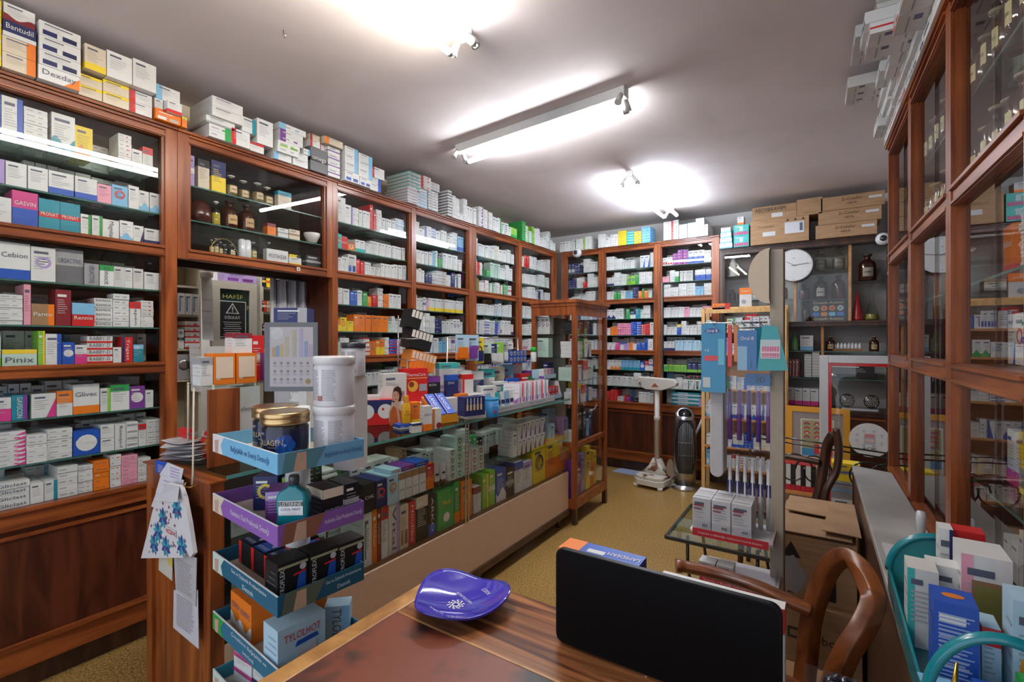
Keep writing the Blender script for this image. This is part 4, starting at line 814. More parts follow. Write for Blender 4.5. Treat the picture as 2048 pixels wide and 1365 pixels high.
# tube in orange holder
t = thing('ointment_tube', 'red and white ointment tube standing in a brown holder', 'ointment tube', at_z(922, 838, CT) + (CT,), FR)
MB().lathe([(.010, 0), (.012, .018)], col=C['w'], seg=12).build('cap', 'plastic', t)
m = MB(); m.raw([(-.017, -.012, .018), (.017, -.012, .018), (.017, .012, .018), (-.017, .012, .018), (-.021, -.002, .10), (.021, -.002, .10), (.021, .002, .10), (-.021, .002, .10)], [(0, 1, 5, 4), (1, 2, 6, 5), (2, 3, 7, 6), (3, 0, 4, 7), (4, 5, 6, 7), (3, 2, 1, 0)], C['w'])
m.raw([(-.0172, -.0125, .03), (.0172, -.0125, .03), (.019, -.009, .07), (-.019, -.009, .07)], [(0, 1, 2, 3)], C['r']); m.build('tube_body', 'plastic', t)
tbox('lozenge_box', 'amber brown box standing behind the ointment tube', 'box', 925, 822, .085, .05, .105, 'o', 'd', 'x', None)
tbox('tray_holder', 'grey cardboard holder under the navy brush box', 'display tray', 955, 838, .12, .10, .038, 'W', 'r', '-', None, mat='matte')
def brush(m):
    for i in range(5): m.box(-.055 + i * .022, -.0022, .03, -.043 + i * .022, -.0012, .062, (.7, .5, .3)); m.box(-.052 + i * .022, -.0022, .064, -.046 + i * .022, -.0012, .095, (.6, .6, .65))
tbox('tooth_gel_box', 'navy box printed with five small brushes on grey holder', 'toothpaste box', 950, 832, .13, .07, .10, 'n', 'n', '-', None, z=CT + .039, extra=brush)
t = thing('sweetener_tin', 'round blue tin with pale lettering on the counter', 'tin', at_z(983, 834, CT) + (CT,), FR)
m = MB().lathe([(.040, 0), (.041, .004), (.041, .098)], seg=28, col=(.02, .20, .50)); m.text('Canderel', (0, -.0418, .07), (1, 0, 0), (0, 0, 1), width=.045, height=.013, col=(.5, .7, .8)); m.prism(poly_circle(-.005, .035, .008, 12), (0, -.0424, 0), (1, 0, 0), (0, 0, 1), (0, .0006, 0), C['r']); m.build('tin_body', 'print', t)
MB().lathe([(.042, .098), (.042, .108), (.035, .110)], seg=28, col=(.03, .28, .60)).build('lid', 'plastic', t)
# acrylic rail with printed edge along the counter front
a, b = at_z(965, 845, CT), at_z(1098, 812, CT)
m = MB(); y0, y1 = 2.20, 3.10
m.box(-1.66, y0, CT, -1.655, y1, CT + .035, (.50, .48, .50)); m.box(-1.80, y0, CT, -1.66, y1, CT + .003, (.5, .48, .5)); m.text('Dudak kremi', (-1.6545, 2.45, CT + .02), (0, 1, 0), (0, 0, 1), width=.16, height=.012, col=(.2, .2, .25)); m.text('El ve vücut bakımı', (-1.6545, 2.85, CT + .02), (0, 1, 0), (0, 0, 1), width=.2, height=.012, col=(.2, .2, .25))
tag(m.build('price_rail', 'matte'), 'grey price rail running along the counter front edge', 'price rail')
for k_ in range(7):
    y = 2.28 + k_ * .05; t = thing('hand_cream_tube', 'white and blue hand cream tube, %s from the near end of price rail' % ORD[k_], 'cream tube', (-1.70, y, CT + .004), R90, 'hand cream tubes on the counter')
    MB().lathe([(.012, 0), (.014, .022)], col=(.6, .65, .7), seg=12).build('cap', 'plastic', t)
    m = MB(); cc = [C['w'], (.3, .5, .7), C['w'], C['q']][k_ % 4]; m.raw([(-.018, -.013, .022), (.018, -.013, .022), (.018, .013, .022), (-.018, .013, .022), (-.022, -.002, .115), (.022, -.002, .115), (.022, .002, .115), (-.022, .002, .115)], [(0, 1, 5, 4), (1, 2, 6, 5), (2, 3, 7, 6), (3, 0, 4, 7), (4, 5, 6, 7), (3, 2, 1, 0)], cc)
    m.raw([(-.019, -.0125, .04), (.019, -.0125, .04), (.0205, -.0095, .065), (-.0205, -.0095, .065)], [(0, 1, 2, 3)], C['n']); m.build('tube_body', 'plastic', t)
# leaning leaflets
for k_ in range(16):
    y = 2.64 + k_ * .026; c = [(.65, .63, .66), (.55, .5, .6), (.6, .08, .1), (.7, .7, .7), (.3, .28, .33)][k_ % 5]
    m = MB().box(-.055, 0, 0, .055, .004, .155, c)
    for j in range(6): m.box(-.045, -.0008, .03 + j * .019, .045 - (j % 3) * .02, -.0003, .034 + j * .019, (.35, .33, .4))
    m.prism([(.0, .02), (.05, .06), (.05, .02)], (0, -.0012, 0), (1, 0, 0), (0, 0, 1), (0, .0004, 0), [(.3, .1, .3), (.1, .1, .3), (.5, .4, .45)][k_ % 3])
    o = m.build('leaflet', 'print', loc=(-1.735, y, CT + .004), rot=(-.30, 0, math.radians(28))); tag(o, 'pale leaflet leaning in the fan of leaflets, %s from near end' % ORD[k_], 'leaflet', 'leaflets leaning on the counter')
# light blue tiered candy stand at the far end, and a leaf printed card
t = thing('tiered_display', 'light blue two tier display with red packs at counter far end', 'display stand', (-1.69, 3.19, CT), R90)
m = MB(); 
for z0, y0 in ((0, 0), (.15, .05)):
    m.box(-.09, y0, z0, .09, y0 + .003, z0 + .035, (.42, .62, .74)); m.box(-.09, y0, z0, .09, y0 + .11, z0 + .004, (.5, .65, .75))
m.box(-.09, .10, 0, .09, .16, .22, (.40, .60, .74)); m.prism([(0, 0), (.11, 0), (.14, .13), (.03, .13)], (-.092, 0, 0), (0, 1, 0), (0, 0, 1), (.004, 0, 0), (.6, .6, .62)); m.prism([(0, 0), (.11, 0), (.14, .13), (.03, .13)], (.088, 0, 0), (0, 1, 0), (0, 0, 1), (.004, 0, 0), (.6, .6, .62))
m.build('display_body', 'print', t)
for k_ in range(6):
    p = (-1.695, 3.19 + (-.065 + .05 * (k_ % 3)), CT + .006 + (k_ // 3) * .046)
    bx('candy_pack', 'red candy pack in the light blue display, %s of the %s row' % (ORD[k_ % 3], ('lower', 'upper')[k_ // 3]), 'candy pack', p[0] - .01, p[1], p[2], .046, .05, .044, R90, 'r', 'L', 'c')
for k_ in range(3):
    bx('candy_pack', 'pale patterned pack on top tier of light blue display, %s from left' % ORD[k_], 'candy pack', -1.75, 3.13 + k_ * .055, CT + .156, .05, .045, .07, R90, 'wPV'[k_], 'vgr'[k_], 'b')
m = MB(); leaf = [(0, 0), (.03, .03), (.05, .09), (.045, .15), (.02, .21), (-.01, .16), (-.03, .09), (-.02, .03)]
m.prism(leaf, (0, 0, 0), (1, 0, 0), (0, 0, 1), (0, .003, 0), (.01, .16, .05)); m.prism([(0, 0), (.004, 0), (.016, .2)], (0, -.0006, 0), (1, 0, 0), (0, 0, 1), (0, .0004, 0), (.05, .35, .12))
for j in range(5): m.prism([(.003 + j * .002, .03 + j * .03), (.04, .055 + j * .03), (.004 + j * .002, .034 + j * .03)], (0, -.0007, 0), (1, 0, 0), (0, 0, 1), (0, .0004, 0), (.05, .30, .10))
tag(m.build('leaf_card', 'print', loc=(-1.74, 3.03, CT + .0), rot=(-.1, -.5, math.radians(55))), 'dark green leaf shaped card standing behind the leaflets', 'card')
# slanted stacks of black and orange boxes on a wire rack
rx, ry = at_z(842, 800, CT); rx, ry = -1.99, 2.06
t = thing('wire_rack', 'wire countertop rack holding slanted black and orange boxes', 'display rack', (rx, ry, CT + .0895), FR)
m = MB()
for sx in (-.085, .085):
    m.tube([(sx, 0, 0), (sx, .0, .235)], .003, (.5, .5, .5)); m.tube([(sx, .12, 0), (sx, .12, .50)], .003, (.5, .5, .5)); m.tube([(sx, -.01, .235), (sx, .12, .24)], .003, (.5, .5, .5)); m.tube([(sx, -.01, .36), (sx, .12, .365)], .003, (.5, .5, .5))
for z in (.235, .36): m.tube([(-.085, -.01, z), (.085, -.01, z)], .003, (.5, .5, .5))
m.build('rack_wires', 'metal', t)
for lvl, (z, n, c, nm) in enumerate(((.262, 7, 'o', 'orange'), (.385, 6, 'k', 'black'), (.50, 3, 'k', 'black'))):
    for i in range(n):
        M4 = Matrix.Translation((rx, ry, CT + z)) @ Matrix.Rotation(FR, 4, 'Z') @ Matrix.Rotation(math.radians(15), 4, 'Y') @ Matrix.Translation((-.085 + i * .0235, -.012, 0))
        m = MB().box(0, 0, 0, .0225, .125, .108, C[c] if c == 'k' else (.72, .22, .03)); m.box(.002, -.001, .060, .0205, -.0004, .102, (.75, .7, .62) if c == 'k' else (.75, .6, .45))
        if i == n - 1:
            X = .0230
            m.face([(X, 0, 0), (X, .125, 0), (X, .125, .108), (X, 0, .108)], (.01, .04, .12) if c == 'k' else (.72, .66, .56)); m.face([(X + .0005, 0, .06), (X + .0005, .125, .065), (X + .0005, .125, .108), (X + .0005, 0, .108)], (.10, .35, .60) if c == 'k' else (.72, .25, .05)); m.prism(poly_circle(.055, .03, .018, 14), (X + .001, 0, 0), (0, 1, 0), (0, 0, 1), (.0004, 0, 0), (.6, .03, .05) if c == 'k' else (.35, .05, .03))
        o = m.build('condom_box', 'print'); o.matrix_world = M4; tag(o, '%s slanted box, %s from left, %s tier of wire rack' % (nm, ORD[i], ('lower', 'middle', 'upper')[lvl]), 'condom box', '%s boxes slanted in the wire rack, tier %s' % (nm, ORD[lvl]))
tbox('skin_care_box', 'white and pink box with a black wave near the slanted boxes', 'skin care box', 790, 800, .14, .06, .17, 'w', 'P', 'x', None, rot=math.radians(75))
# big mint and white panty liner box, etc: rear goods
REAR = [(-1.98, 2.30, CT + .16, .13, .06, .14, 'w', 'q', 't', 'mint topped white box standing over the vitamin boxes'), (-1.98, 2.30, CT, .15, .07, .159, 'v', 'V', 't', 'purple topped dark box under the mint topped box'), (-1.99, 2.46, CT, .12, .07, .24, 'w', 'g', 'c', 'white box with green ring behind red framed box'),
        (-1.90, 2.62, CT, .12, .07, .13, 'w', 'n', 'm', 'white box with navy stripe, nearer of two'), (-1.90, 2.76, CT, .12, .07, .15, 'w', 'n', 'm', 'white box with navy stripe, farther of two'), (-2.0, 2.62, CT, .10, .06, .23, 'n', 'w', 't', 'tall navy box topped white behind striped box'), (-2.0, 2.75, CT, .10, .06, .24, 'w', 'q', 't', 'tall white box topped turquoise on counter rear'),
        (-2.0, 2.88, CT, .10, .06, .25, 'c', 'b', 'm', 'cream box with blue stripe on counter rear'), (-2.0, 3.0, CT, .10, .06, .26, 'l', 'r', 'c', 'light blue box with red ring on counter rear'), (-1.92, 2.93, CT, .07, .05, .16, 'k', 'k', '-', 'dark box behind the leaflets'), (-1.88, 3.06, CT, .09, .06, .19, 'r', 'P', 'w', 'red pouch box behind the leaflets'),
        (-2.0, 3.12, CT, .09, .06, .25, 'p', 'w', 't', 'pink box topped white on counter rear'), (-1.9, 3.18, CT, .07, .06, .21, 'w', 'v', 't', 'white box topped purple on counter rear'), (-2.05, 2.10, CT, .12, .05, .12, 'm', 'r', 't', 'maroon box behind the wire rack'), (-1.86, 2.86, CT, .10, .03, .17, 'b', 'v', 'x', 'blue box tilted behind the leaflets'), (-1.84, 2.76, CT, .08, .03, .12, 'q', 'e', 'm', 'turquoise box with grey stripe behind leaflets')]
for k_, (x, y, z, w, d, h, b, a, p, lb) in enumerate(REAR): bx('toiletry_box', lb, 'toiletry box', x, y, z, w, d, h, math.radians(66), b, a, p)
# rear display shelf with blister goods
t = thing('counter_shelf_rack', 'clear raised shelf rack at rear of the counter holding hanging packs', 'display rack', (-2.02, 2.75, CT), R90)
m = MB()
for x in (-.42, .42): m.tube([(x, .0, 0), (x, .0, .46)], .006, (.55, .55, .55))
m.tube([(-.42, 0, .46), (.42, 0, .46)], .005, (.5, .5, .5)); m.tube([(-.42, 0, .38), (.42, 0, .38)], .004, (.5, .5, .5)); m.build('rack_frame', 'metal', t)
MB().box(-.43, -.09, .268, .43, .03, .273).build('clear_shelf', 'acryl', t)
for k_, (y, z, w, h, c, a, p) in enumerate(((2.40, 1.28, .10, .16, 'L', 'o', 'b'), (2.50, 1.27, .10, .17, 'L', 'v', 'm'), (2.58, 1.25, .07, .17, 'y', 'n', 'c'), (2.66, 1.24, .08, .15, 'h', 'k', 'b'), (2.74, 1.25, .06, .13, 'n', 'w', 'b'), (2.81, 1.24, .08, .15, 'G', 'w', 'b'), (2.89, 1.25, .05, .14, 'e', 'w', 'b'), (2.96, 1.27, .05, .12, 'w', 'k', 'm'))):
    m = MB().box(-w / 2, 0, 0, w / 2, .004, h, C[c]); deco(m, w, h, a, p, C[c], None, rnd, y=-.0008); m.prism(rrect(-w * .35, h * .08, w * .35, h * .5, .008), (0, -.014, 0), (1, 0, 0), (0, 0, 1), (0, .013, 0), scl(C[a], .9)); m.box(-.002, .004, h - .02, .002, .06, h - .016, (.5, .5, .5))
    tag(m.build('blister_pack', 'plastic', loc=(-1.95, y, z), rot=math.radians(70)), '%s hanging blister pack with %s front, %s along the rear rack' % (CN[c], CN[a], ORD[k_]), 'blister pack')
for k_ in range(10):
    for s in range(2):
        bx('mint_box', 'small blue box with yellow disc, %s along, %s row of rear shelf' % (ORD[k_ % 5], ORD[s + 2 * (k_ // 5)]), 'pastille box', -1.93 - .035 * (k_ // 5), 2.94 + (k_ % 5) * .048, CT + .275 + s * .045, .046, .03, .043, R90, 'b', 'y', 'c', None)
t = thing('vitamin_bottle', 'white bottle with bright green cap beside the small blue boxes', 'bottle', (-1.90, 3.21, CT + .275), R90)
MB().lathe([(.022, 0), (.023, .003), (.023, .07), (.018, .078)], seg=20, cols=[C['w'], C['w'], C['w']]).build('bottle_body', 'plastic', t); MB().lathe([(.021, .076), (.021, .112), (.018, .114)], seg=20, col=(.03, .50, .03)).build('cap', 'plastic', t)
MB().box(-2.02, 2.93, CT + .268, -1.87, 3.26, CT + .274).build('clear_shelf_end', 'acryl', None); tag(COL.objects[-1] if False else bpy.data.objects['clear_shelf_end'], 'clear acrylic shelf carrying the small blue boxes', 'shelf')
bpy.data.objects['clear_shelf_end'].name = 'acrylic_shelf'

# ---------------- acrylic poster holder and goods at the near end
px_, py_ = sp(-.16, .23)[:2]
t = thing('poster_holder', 'clear acrylic holder with a pink grey product leaflet above the jars', 'poster holder', (-1.42, .886, 1.0715), math.radians(33))
MB().prism(rrect(-.085, .20, .085, .42, .006), (0, 0, 0), (1, 0, 0), (0, 0, 1), (0, .003, 0), (.3, .3, .3)).xform(Matrix.Translation((0,0,-.032))).build('acrylic_frame', 'acryl', t)
m = MB()
for q in ((-.085, .168, .085, .183), (-.085, .373, .085, .388), (-.085, .183, -.068, .373), (.070, .183, .085, .373)): m.box(q[0], .0042, q[1], q[2], .0055, q[3], (.09, .08, .08))
m.build('dark_border', 'plastic', t)
m = MB().box(-.068, .0042, .215, .070, .0055, .405, (.56, .46, .46)); rr = random.Random(4)
for i, (x, h, c) in enumerate(((-.055, .03, (.5, .3, .1)), (-.043, .035, (.2, .3, .5)), (-.031, .04, (.55, .4, .15)), (-.014, .065, (.5, .42, .25)), (.01, .085, (.45, .4, .25)), (.032, .09, (.42, .35, .5)), (.048, .05, (.25, .3, .42)), (.062, .04, (.45, .35, .4)))):
    m.box(x - .006, .0036, .31, x + .006, .0041, .31 + h, c)
for r in range(3):
    for q in range(6 - (r == 2)):
        m.prism(poly_circle(-.052 + q * .021, .29 - r * .026, .005, 10), (0, .0040, 0), (1, 0, 0), (0, 0, 1), (0, .0001, 0), (.25, .22, .22)); m.box(-.058 + q * .021, .0036, .279 - r * .026, -.046 + q * .021, .0041, .281 - r * .026, (.25, .22, .22))
m.prism(poly_circle(.054, .232, .009, 14), (0, .0040, 0), (1, 0, 0), (0, 0, 1), (0, .0002, 0), (.35, .22, .05)); m.prism(poly_circle(-.045, .385, .02, 14), (0, .0040, 0), (1, 0, 0), (0, 0, 1), (0, .0002, 0), (.62, .58, .56))
m.xform(Matrix.Translation((0,0,-.032))).build('printed_leaflet', 'print', t)
MB().tube([(0, .004, .003), (0, .004, .17)], .006, (.5, .5, .5)).box(-.03, -.02, .0, .03, .03, .004, (.4, .4, .4)).build('holder_stem', 'acryl', t)
bx('soup_box', 'navy printed box on the raised counter shelf behind the poster holder', 'supplement box', -1.70, 1.06, 1.456, .125, .07, .07, math.radians(35), 'n', 'e', 'r')
bx('carton_stack', 'pale striped packs standing under the navy printed box', 'carton', -1.70, 1.06, .9635, .12, .07, .492, math.radians(35), 'W', 'e', 'l')
# raised glass shelf on cords with orange boxes
t = thing('hanging_glass_shelf', 'small glass shelf hung on pale cords above the counter near end', 'shelf', (-1.90, .93, 0), R90)
for z in (1.236, 1.05): MB().box(-.10, -.10, z, .16, .10, z + .006).build('glass_plate', 'gshelf', t)
for x in (-.095, .155):
    for y in (-.095, .095): MB().tube([(x, y, .9635), (x, y, 1.245)], .0035, (.6, .52, .4)).build('cord', 'matte', t)
for k_, (y, c) in enumerate(((.885, 0), (.965, 1))):
    bx('vitamin_box', 'orange and white vitamin box, %s of the pair on the hung shelf' % ('left', 'right')[k_], 'vitamin box', -1.83, y, 1.2425, .075, .07, .112, R90, 'o', 'c', 's', None, extra=lambda m: m.box(-.03, -.0016, .022, .03, -.0010, .10, (.75, .60, .45)))
bx('medicine_carton', 'white carton with dark red print above the orange boxes', 'carton', -1.84, .955, 1.355, .07, .06, .075, R90, 'w', 'm', 't')
bx('medicine_carton', 'white carton left of the orange boxes', 'carton', -1.83, .825, 1.2425, .04, .06, .10, R90, 'w', 'e', 't')
bx('medicine_carton', 'red carton right of the white carton on the hung shelf', 'carton', -1.90, 1.045, 1.2425, .05, .06, .18, R90, 'r', 'w', 'm')
bx('medicine_carton', 'violet carton standing right of the orange boxes', 'carton', -1.84, 1.07, 1.2425, .03, .06, .11, R90, 'v', 'w', 'x')
for k_ in range(2):
    bx('medicine_carton', 'white carton with %s, %s of stack under hung shelf' % (('dark lettering', 'pink stripe')[k_], ('top', 'bottom')[k_]), 'carton', -1.83, .975, (.9635 + .0925 , 1.057)[0] if False else (1.0565 if k_ == 0 else .9635), .08, .08, (.17 if k_ == 0 else .085), R90, 'W', 'p', '-r'[k_], ('elenora|'.strip('|') if k_ == 0 else None))
# brown wooden board and the red folder, papers
m = MB().box(0, 0, 0, .012, .105, .268)
tag(m.build('wooden_board', 'wood', loc=(-1.78, .803, .9635)), 'upright reddish wooden board standing on the counter near end', 'board')
t = MB(); t.prism([(0, 0), (.20, 0), (.20, .10), (.16, .10), (.14, .07), (.10, .055), (.07, .07), (.06, .10), (0, .10)], (0, 0, 0), (1, 0, 0), (0, 0, 1), (0, .02, 0), C['r']); t.prism([(.1, .03), (.2, .02), (.2, .09), (.15, .06)], (0, -.0007, 0), (1, 0, 0), (0, 0, 1), (0, .0004, 0), (.55, .12, .02))
tag(t.build('magazine_file', 'print', loc=(-2.09, .84, .964), rot=.15), 'red printed magazine file at the counter corner', 'file')
for k_ in range(9):
    m = MB(); n_ = 6; a0 = rnd.uniform(-.5, .5)
    for i in range(n_):
        x0, x1 = -.07 + .14 * i / n_, -.07 + .14 * (i + 1) / n_; f = lambda x: .006 * math.sin(x * 30 + k_)
        m.box(x0, -.045, .0, x1, .045, .0012, (.6, .58, .6)); 
    for v in range(len(m.v)): m.v[v] = (m.v[v][0], m.v[v][1], m.v[v][2] + .012 * (m.v[v][0] * 10) ** 2 * (k_ % 3) / 3)
    for j in range(5): m.box(-.05, -.035 + j * .015, .0135, .04, -.033 + j * .015, .0137, (.35, .33, .35)) if k_ == 8 else None
    tag(m.build('receipt', 'cloth', loc=(-2.0 + rnd.uniform(-.02, .02), .83 + rnd.uniform(-.01, .01), .9645 + k_ * .0075), rot=.6 + a0), 'white receipt, %s up in the loose pile beside the wooden board' % ORD[k_], 'receipt', 'loose receipts on the counter corner')
# papers and bag hanging on the counter end
YE = CY0 - .024
def hang(name, lab, cat, poly, y, col, prints=(), tilt=0, mat='cloth'):
    m = MB(); m.prism(poly, (0, 0, 0), (1, 0, 0), (0, 0, 1), (0, .0015, 0), col)
    for pl, c in prints: m.face([(a, -.0006, b) for a, b in pl], c)
    o = m.build(name, mat, loc=(0, y, 0)); return tag(o, label=lab, cat=cat)
def lines(x0, x1, z0, z1, n, c=(.35, .33, .36), th=.0018):
    r = random.Random(n); L_ = []
    for i in range(n):
        z = z1 - (z1 - z0) * i / n; xe = x1 - (x1 - x0) * r.uniform(0, .25); L_.append(([(x0, z - th), (xe, z - th), (xe, z + th), (x0, z + th)], c))
    return L_
def pe(px, py):   # a point on the counter's end face
    q = (px - 1024) / FPX; D = YE / (CS + SN * q); return (D * (-SN + CS * q), EYE - (py - 682.5) * D / FPX)
hang('notice_sheet', 'long printed sheet pinned low on counter end', 'paper', [pe(350, 1180), pe(398, 1180), pe(400, 1298), pe(349, 1255)], YE - .004, (.55, .54, .58), lines(pe(356, 0)[0], pe(392, 0)[0], pe(0 + 375, 1265)[1], pe(375, 1200)[1], 16))
hang('notice_sheet', 'grey printed notice pinned under the paper bag', 'paper', [pe(352, 1105), pe(398, 1115), pe(396, 1213), pe(356, 1178)], YE - .007, (.45, .44, .45), lines(pe(358, 0)[0], pe(390, 0)[0], pe(375, 1190)[1], pe(375, 1125)[1], 14))
hang('notice_sheet', 'small card with a yellow emblem left of the notices', 'paper', [pe(320, 1108), pe(347, 1112), pe(346, 1162), pe(319, 1140)], YE - .003, (.55, .52, .45), [([pe(338, 1112), pe(347, 1114), pe(347, 1135), pe(338, 1130)], (.6, .5, .1))])
for k_, q in enumerate(([(312, 920), (335, 925), (332, 950), (314, 945)], [(338, 925), (370, 938), (365, 962), (322, 950)], [(326, 950), (372, 960), (368, 1000), (316, 985)], [(318, 985), (350, 992), (345, 1025), (308, 1012)])):
    hang('slip', ['blue slip at top left of the counter end', 'white slip with pink marks at top of counter end', 'white slip with a blue stamp above the bag', 'white slip lowest at left of the bag'][k_], 'paper slip', [pe(*a) for a in q], YE - .003 - .002 * k_, [C['b'], (.66, .64, .68), (.66, .64, .68), (.62, .60, .66)][k_], lines(pe(q[0][0] + 6, 0)[0], pe(q[1][0] - 6, 0)[0], pe(q[0][0], q[2][1] - 6)[1], pe(q[0][0], q[0][1] + 8)[1], 4, (.4, .3, .5)))
m = MB(); rr = random.Random(12)
outl = [(356, 962), (384, 968), (392, 990), (402, 1040), (411, 1100), (404, 1108), (396, 1092), (392, 1108), (305, 1110), (318, 1060), (330, 1010), (345, 985)]
P_ = [pe(*a) for a in outl]; m.prism(P_, (0, 0, 0), (1, 0, 0), (0, 0, 1), (0, .012, 0), (.64, .62, .64))
def flw(px, py, r, c, o=1, n=6, rot=0):
    cx, cz = pe(px, py); m.face([(cx + (r if i % 2 else r * .35) * math.cos(i * PI / n + rot), -.0006 * o, cz + (r if i % 2 else r * .35) * math.sin(i * PI / n + rot)) for i in range(2 * n)], c)
def leafp(px, py, L_, wd, ang, c, o=1):
    cx, cz = pe(px, py); u = Vector((math.cos(ang), 0, math.sin(ang))); v = Vector((-math.sin(ang), 0, math.cos(ang)))
    m.face([tuple(Vector((cx, -.0007 * o, cz)) + u * (L_ * i / 8) + v * (wd * math.sin(PI * i / 8) ** .8)) for i in range(9)] + [tuple(Vector((cx, -.0007 * o, cz)) + u * (L_ * i / 8) - v * (wd * math.sin(PI * i / 8) ** .8)) for i in range(7, 0, -1)], c)
for (px, py) in ((350, 1030), (356, 1086), (332, 1082), (378, 1012), (340, 1058), (388, 1085)):
    for j in range(9): leafp(px, py, .036, .008, j * .70 + .2, [(.02, .22, .32), (.06, .35, .42), (.05, .05, .25)][j % 3], 1 + j * .1)
for i in range(44): flw(rr.uniform(322, 395), rr.choice((rr.uniform(1000, 1050), rr.uniform(1075, 1104))), rr.uniform(.004, .008), [(.30, .01, .05), (.02, .15, .28), (.25, .02, .12)][i % 3], 2.2)
cx, cz = pe(367, 1058); m.face([(cx - .038, -.0019, cz - .012), (cx + .038, -.0019, cz - .012), (cx + .038, -.0019, cz + .012), (cx - .038, -.0019, cz + .012)], (.64, .62, .64)); m.text('eczane', (cx, -.0026, cz), (1, 0, 0), (0, 0, 1), width=.068, height=.014, col=(.55, .01, .03))
m.raw([(P_[0][0], -.0012, P_[0][1]), (P_[1][0], -.0012, P_[1][1]), (P_[2][0], -.018, P_[2][1] - .01), (P_[11][0], -.018, P_[11][1] - .012), (P_[11][0] - .004, -.0012, P_[11][1] - .004)], [(0, 4, 3, 2, 1)], (.56, .54, .57))
tag(m.build('paper_bag', 'cloth', loc=(0, YE - .035, 0)), 'white paper bag with blue and red floral print hanging on the counter end', 'bag')
m = MB(); x0, z0 = pe(393, 968)
m.tube([(x0, YE - .012, z0), (x0 + .003, YE - .012, z0 + .03), (x0, YE - .008, z0 + .31)], .003, (.6, .52, .4)); tag(m.build('cord', 'matte'), 'pale cord hanging down to the brass hook at the bag', 'cord')
m = MB().tube([(x0, YE - .03, z0 + .012), (x0 - .004, YE - .034, z0), (x0, YE - .02, z0 - .008), (x0 + .006, YE - .0, z0 - .002)], .0025, (.6, .45, .15)); tag(m.build('brass_hook', 'metal'), 'small brass hook holding the paper bag', 'hook')

# ================================================================== ROOM SEEN THROUGH THE OPENING
t = thing('dispensary_shelf', 'cream wooden shelf unit left in the room behind the opening', 'shelf unit', (-3.30, 0, 0), R90)
def ly(px, X=-3.3): return on_left(px, X)
y0, y1 = 1.10, ly(402)
m = MB(); cc = (.55, .50, .40)
m.box(y1 - .015, 0, .75, y1, .2, 2.3, cc).box(y0 - .02, 0, .75, y0, .2, 2.3, cc).box(y0, .19, .75, y1 - .015, .2, 2.3, (.42, .36, .25)).build('shelf_carcass', 'matte', t)
for z in (1.90, 1.73, 1.55, 1.34, 1.15): MB().box(y0, 0, z, y1 - .0155, .189, z + .012, cc).build('shelf_board', 'matte', t)
MB().box(y0 - .02, 0, 0, y1, .2, .749, (.5, .47, .44)).build('lower_cabinet', 'matte', t)
def db(name, lab, px0, px1, z, h, b, a='e', p='-', tx=None, X=-3.295):
    ya, yb = ly(px0, X), ly(px1, X); bx(name, lab, 'medicine box', X, (ya + yb) / 2, z, (yb - ya) * .97, .12, h, R90, b, a, p, tx)
db('medicine_carton', 'white box with red end, top shelf behind the opening', 358, 400, 1.913, .075, 'w', 'r', 'r', 'EFA')
for k_ in range(3): db('medicine_carton', 'white and blue box, %s of three behind the opening' % ORD[k_], 357 + k_ * 14, 370 + k_ * 14, 1.563, .13, 'w', 'b', 's')
for k_ in range(5): db('medicine_carton', 'white box with red stripe, %s up in pile behind the opening' % ORD[k_], 370, 399, 1.353 + k_ * .034, .033, 'w', 'r', 'b')
db('medicine_carton', 'off-white upright box left of the red striped pile', 357, 368, 1.353, .12, 'W', 'k', 'm')
t = thing('wall_speaker', 'small grey loudspeaker with round cone behind the opening', 'speaker', (-3.295, (ly(357) + ly(378)) / 2, 1.163), R90)
MB().box(-.04, 0, 0, .04, .1, .155, (.28, .27, .27)).build('speaker_case', 'matte', t); MB().lathe([(.032, 0), (.030, .004), (.012, -.006), (.0, -.002)], seg=24, col=(.5, .5, .5)).xform(Matrix.Translation((0, -.001, .09)) @ Matrix.Rotation(PI / 2, 4, 'X')).build('speaker_cone', 'metal', t)
for k_, (pa, pb, za, zb) in enumerate(((401, 424, 1.93, 1.40), (378, 400, 1.38, 1.08))):
    ya, yb = ly(pa, -3.27), ly(pb, -3.27); m = MB(); m.prism([(ya, za), (yb - .01, za), (yb + .006, (za + zb) / 2), (yb + .01, zb), (ya + .012, zb + .01)], (0, 0, 0), (0, 1, 0), (0, 0, 1), (-.0015, 0, 0), (.60, .60, .62))
    for j in range(7): z = za - (za - zb) * (j + .5) / 7; m.box(.0003, ya + .006, z, .0008, yb - .006, z + .003, (.45, .45, .48))
    tag(m.build('hanging_papers', 'cloth', loc=(-3.27, 0, 0)), ['long strip of white slips hanging behind the opening', 'short strip of white slips hanging beside the loudspeaker'][k_], 'papers')
t = thing('paper_roll_holder', 'stack of white cups hanging high behind the opening', 'cups', (-3.25, ly(413, -3.25), 1.80), 0)
MB().lathe([(.035, 0), (.04, .05), (.037, .052), (.041, .10), (.038, .102), (.042, .15), (.03, .155)], seg=20, col=(.66, .66, .66)).build('cup', 'plastic', t)
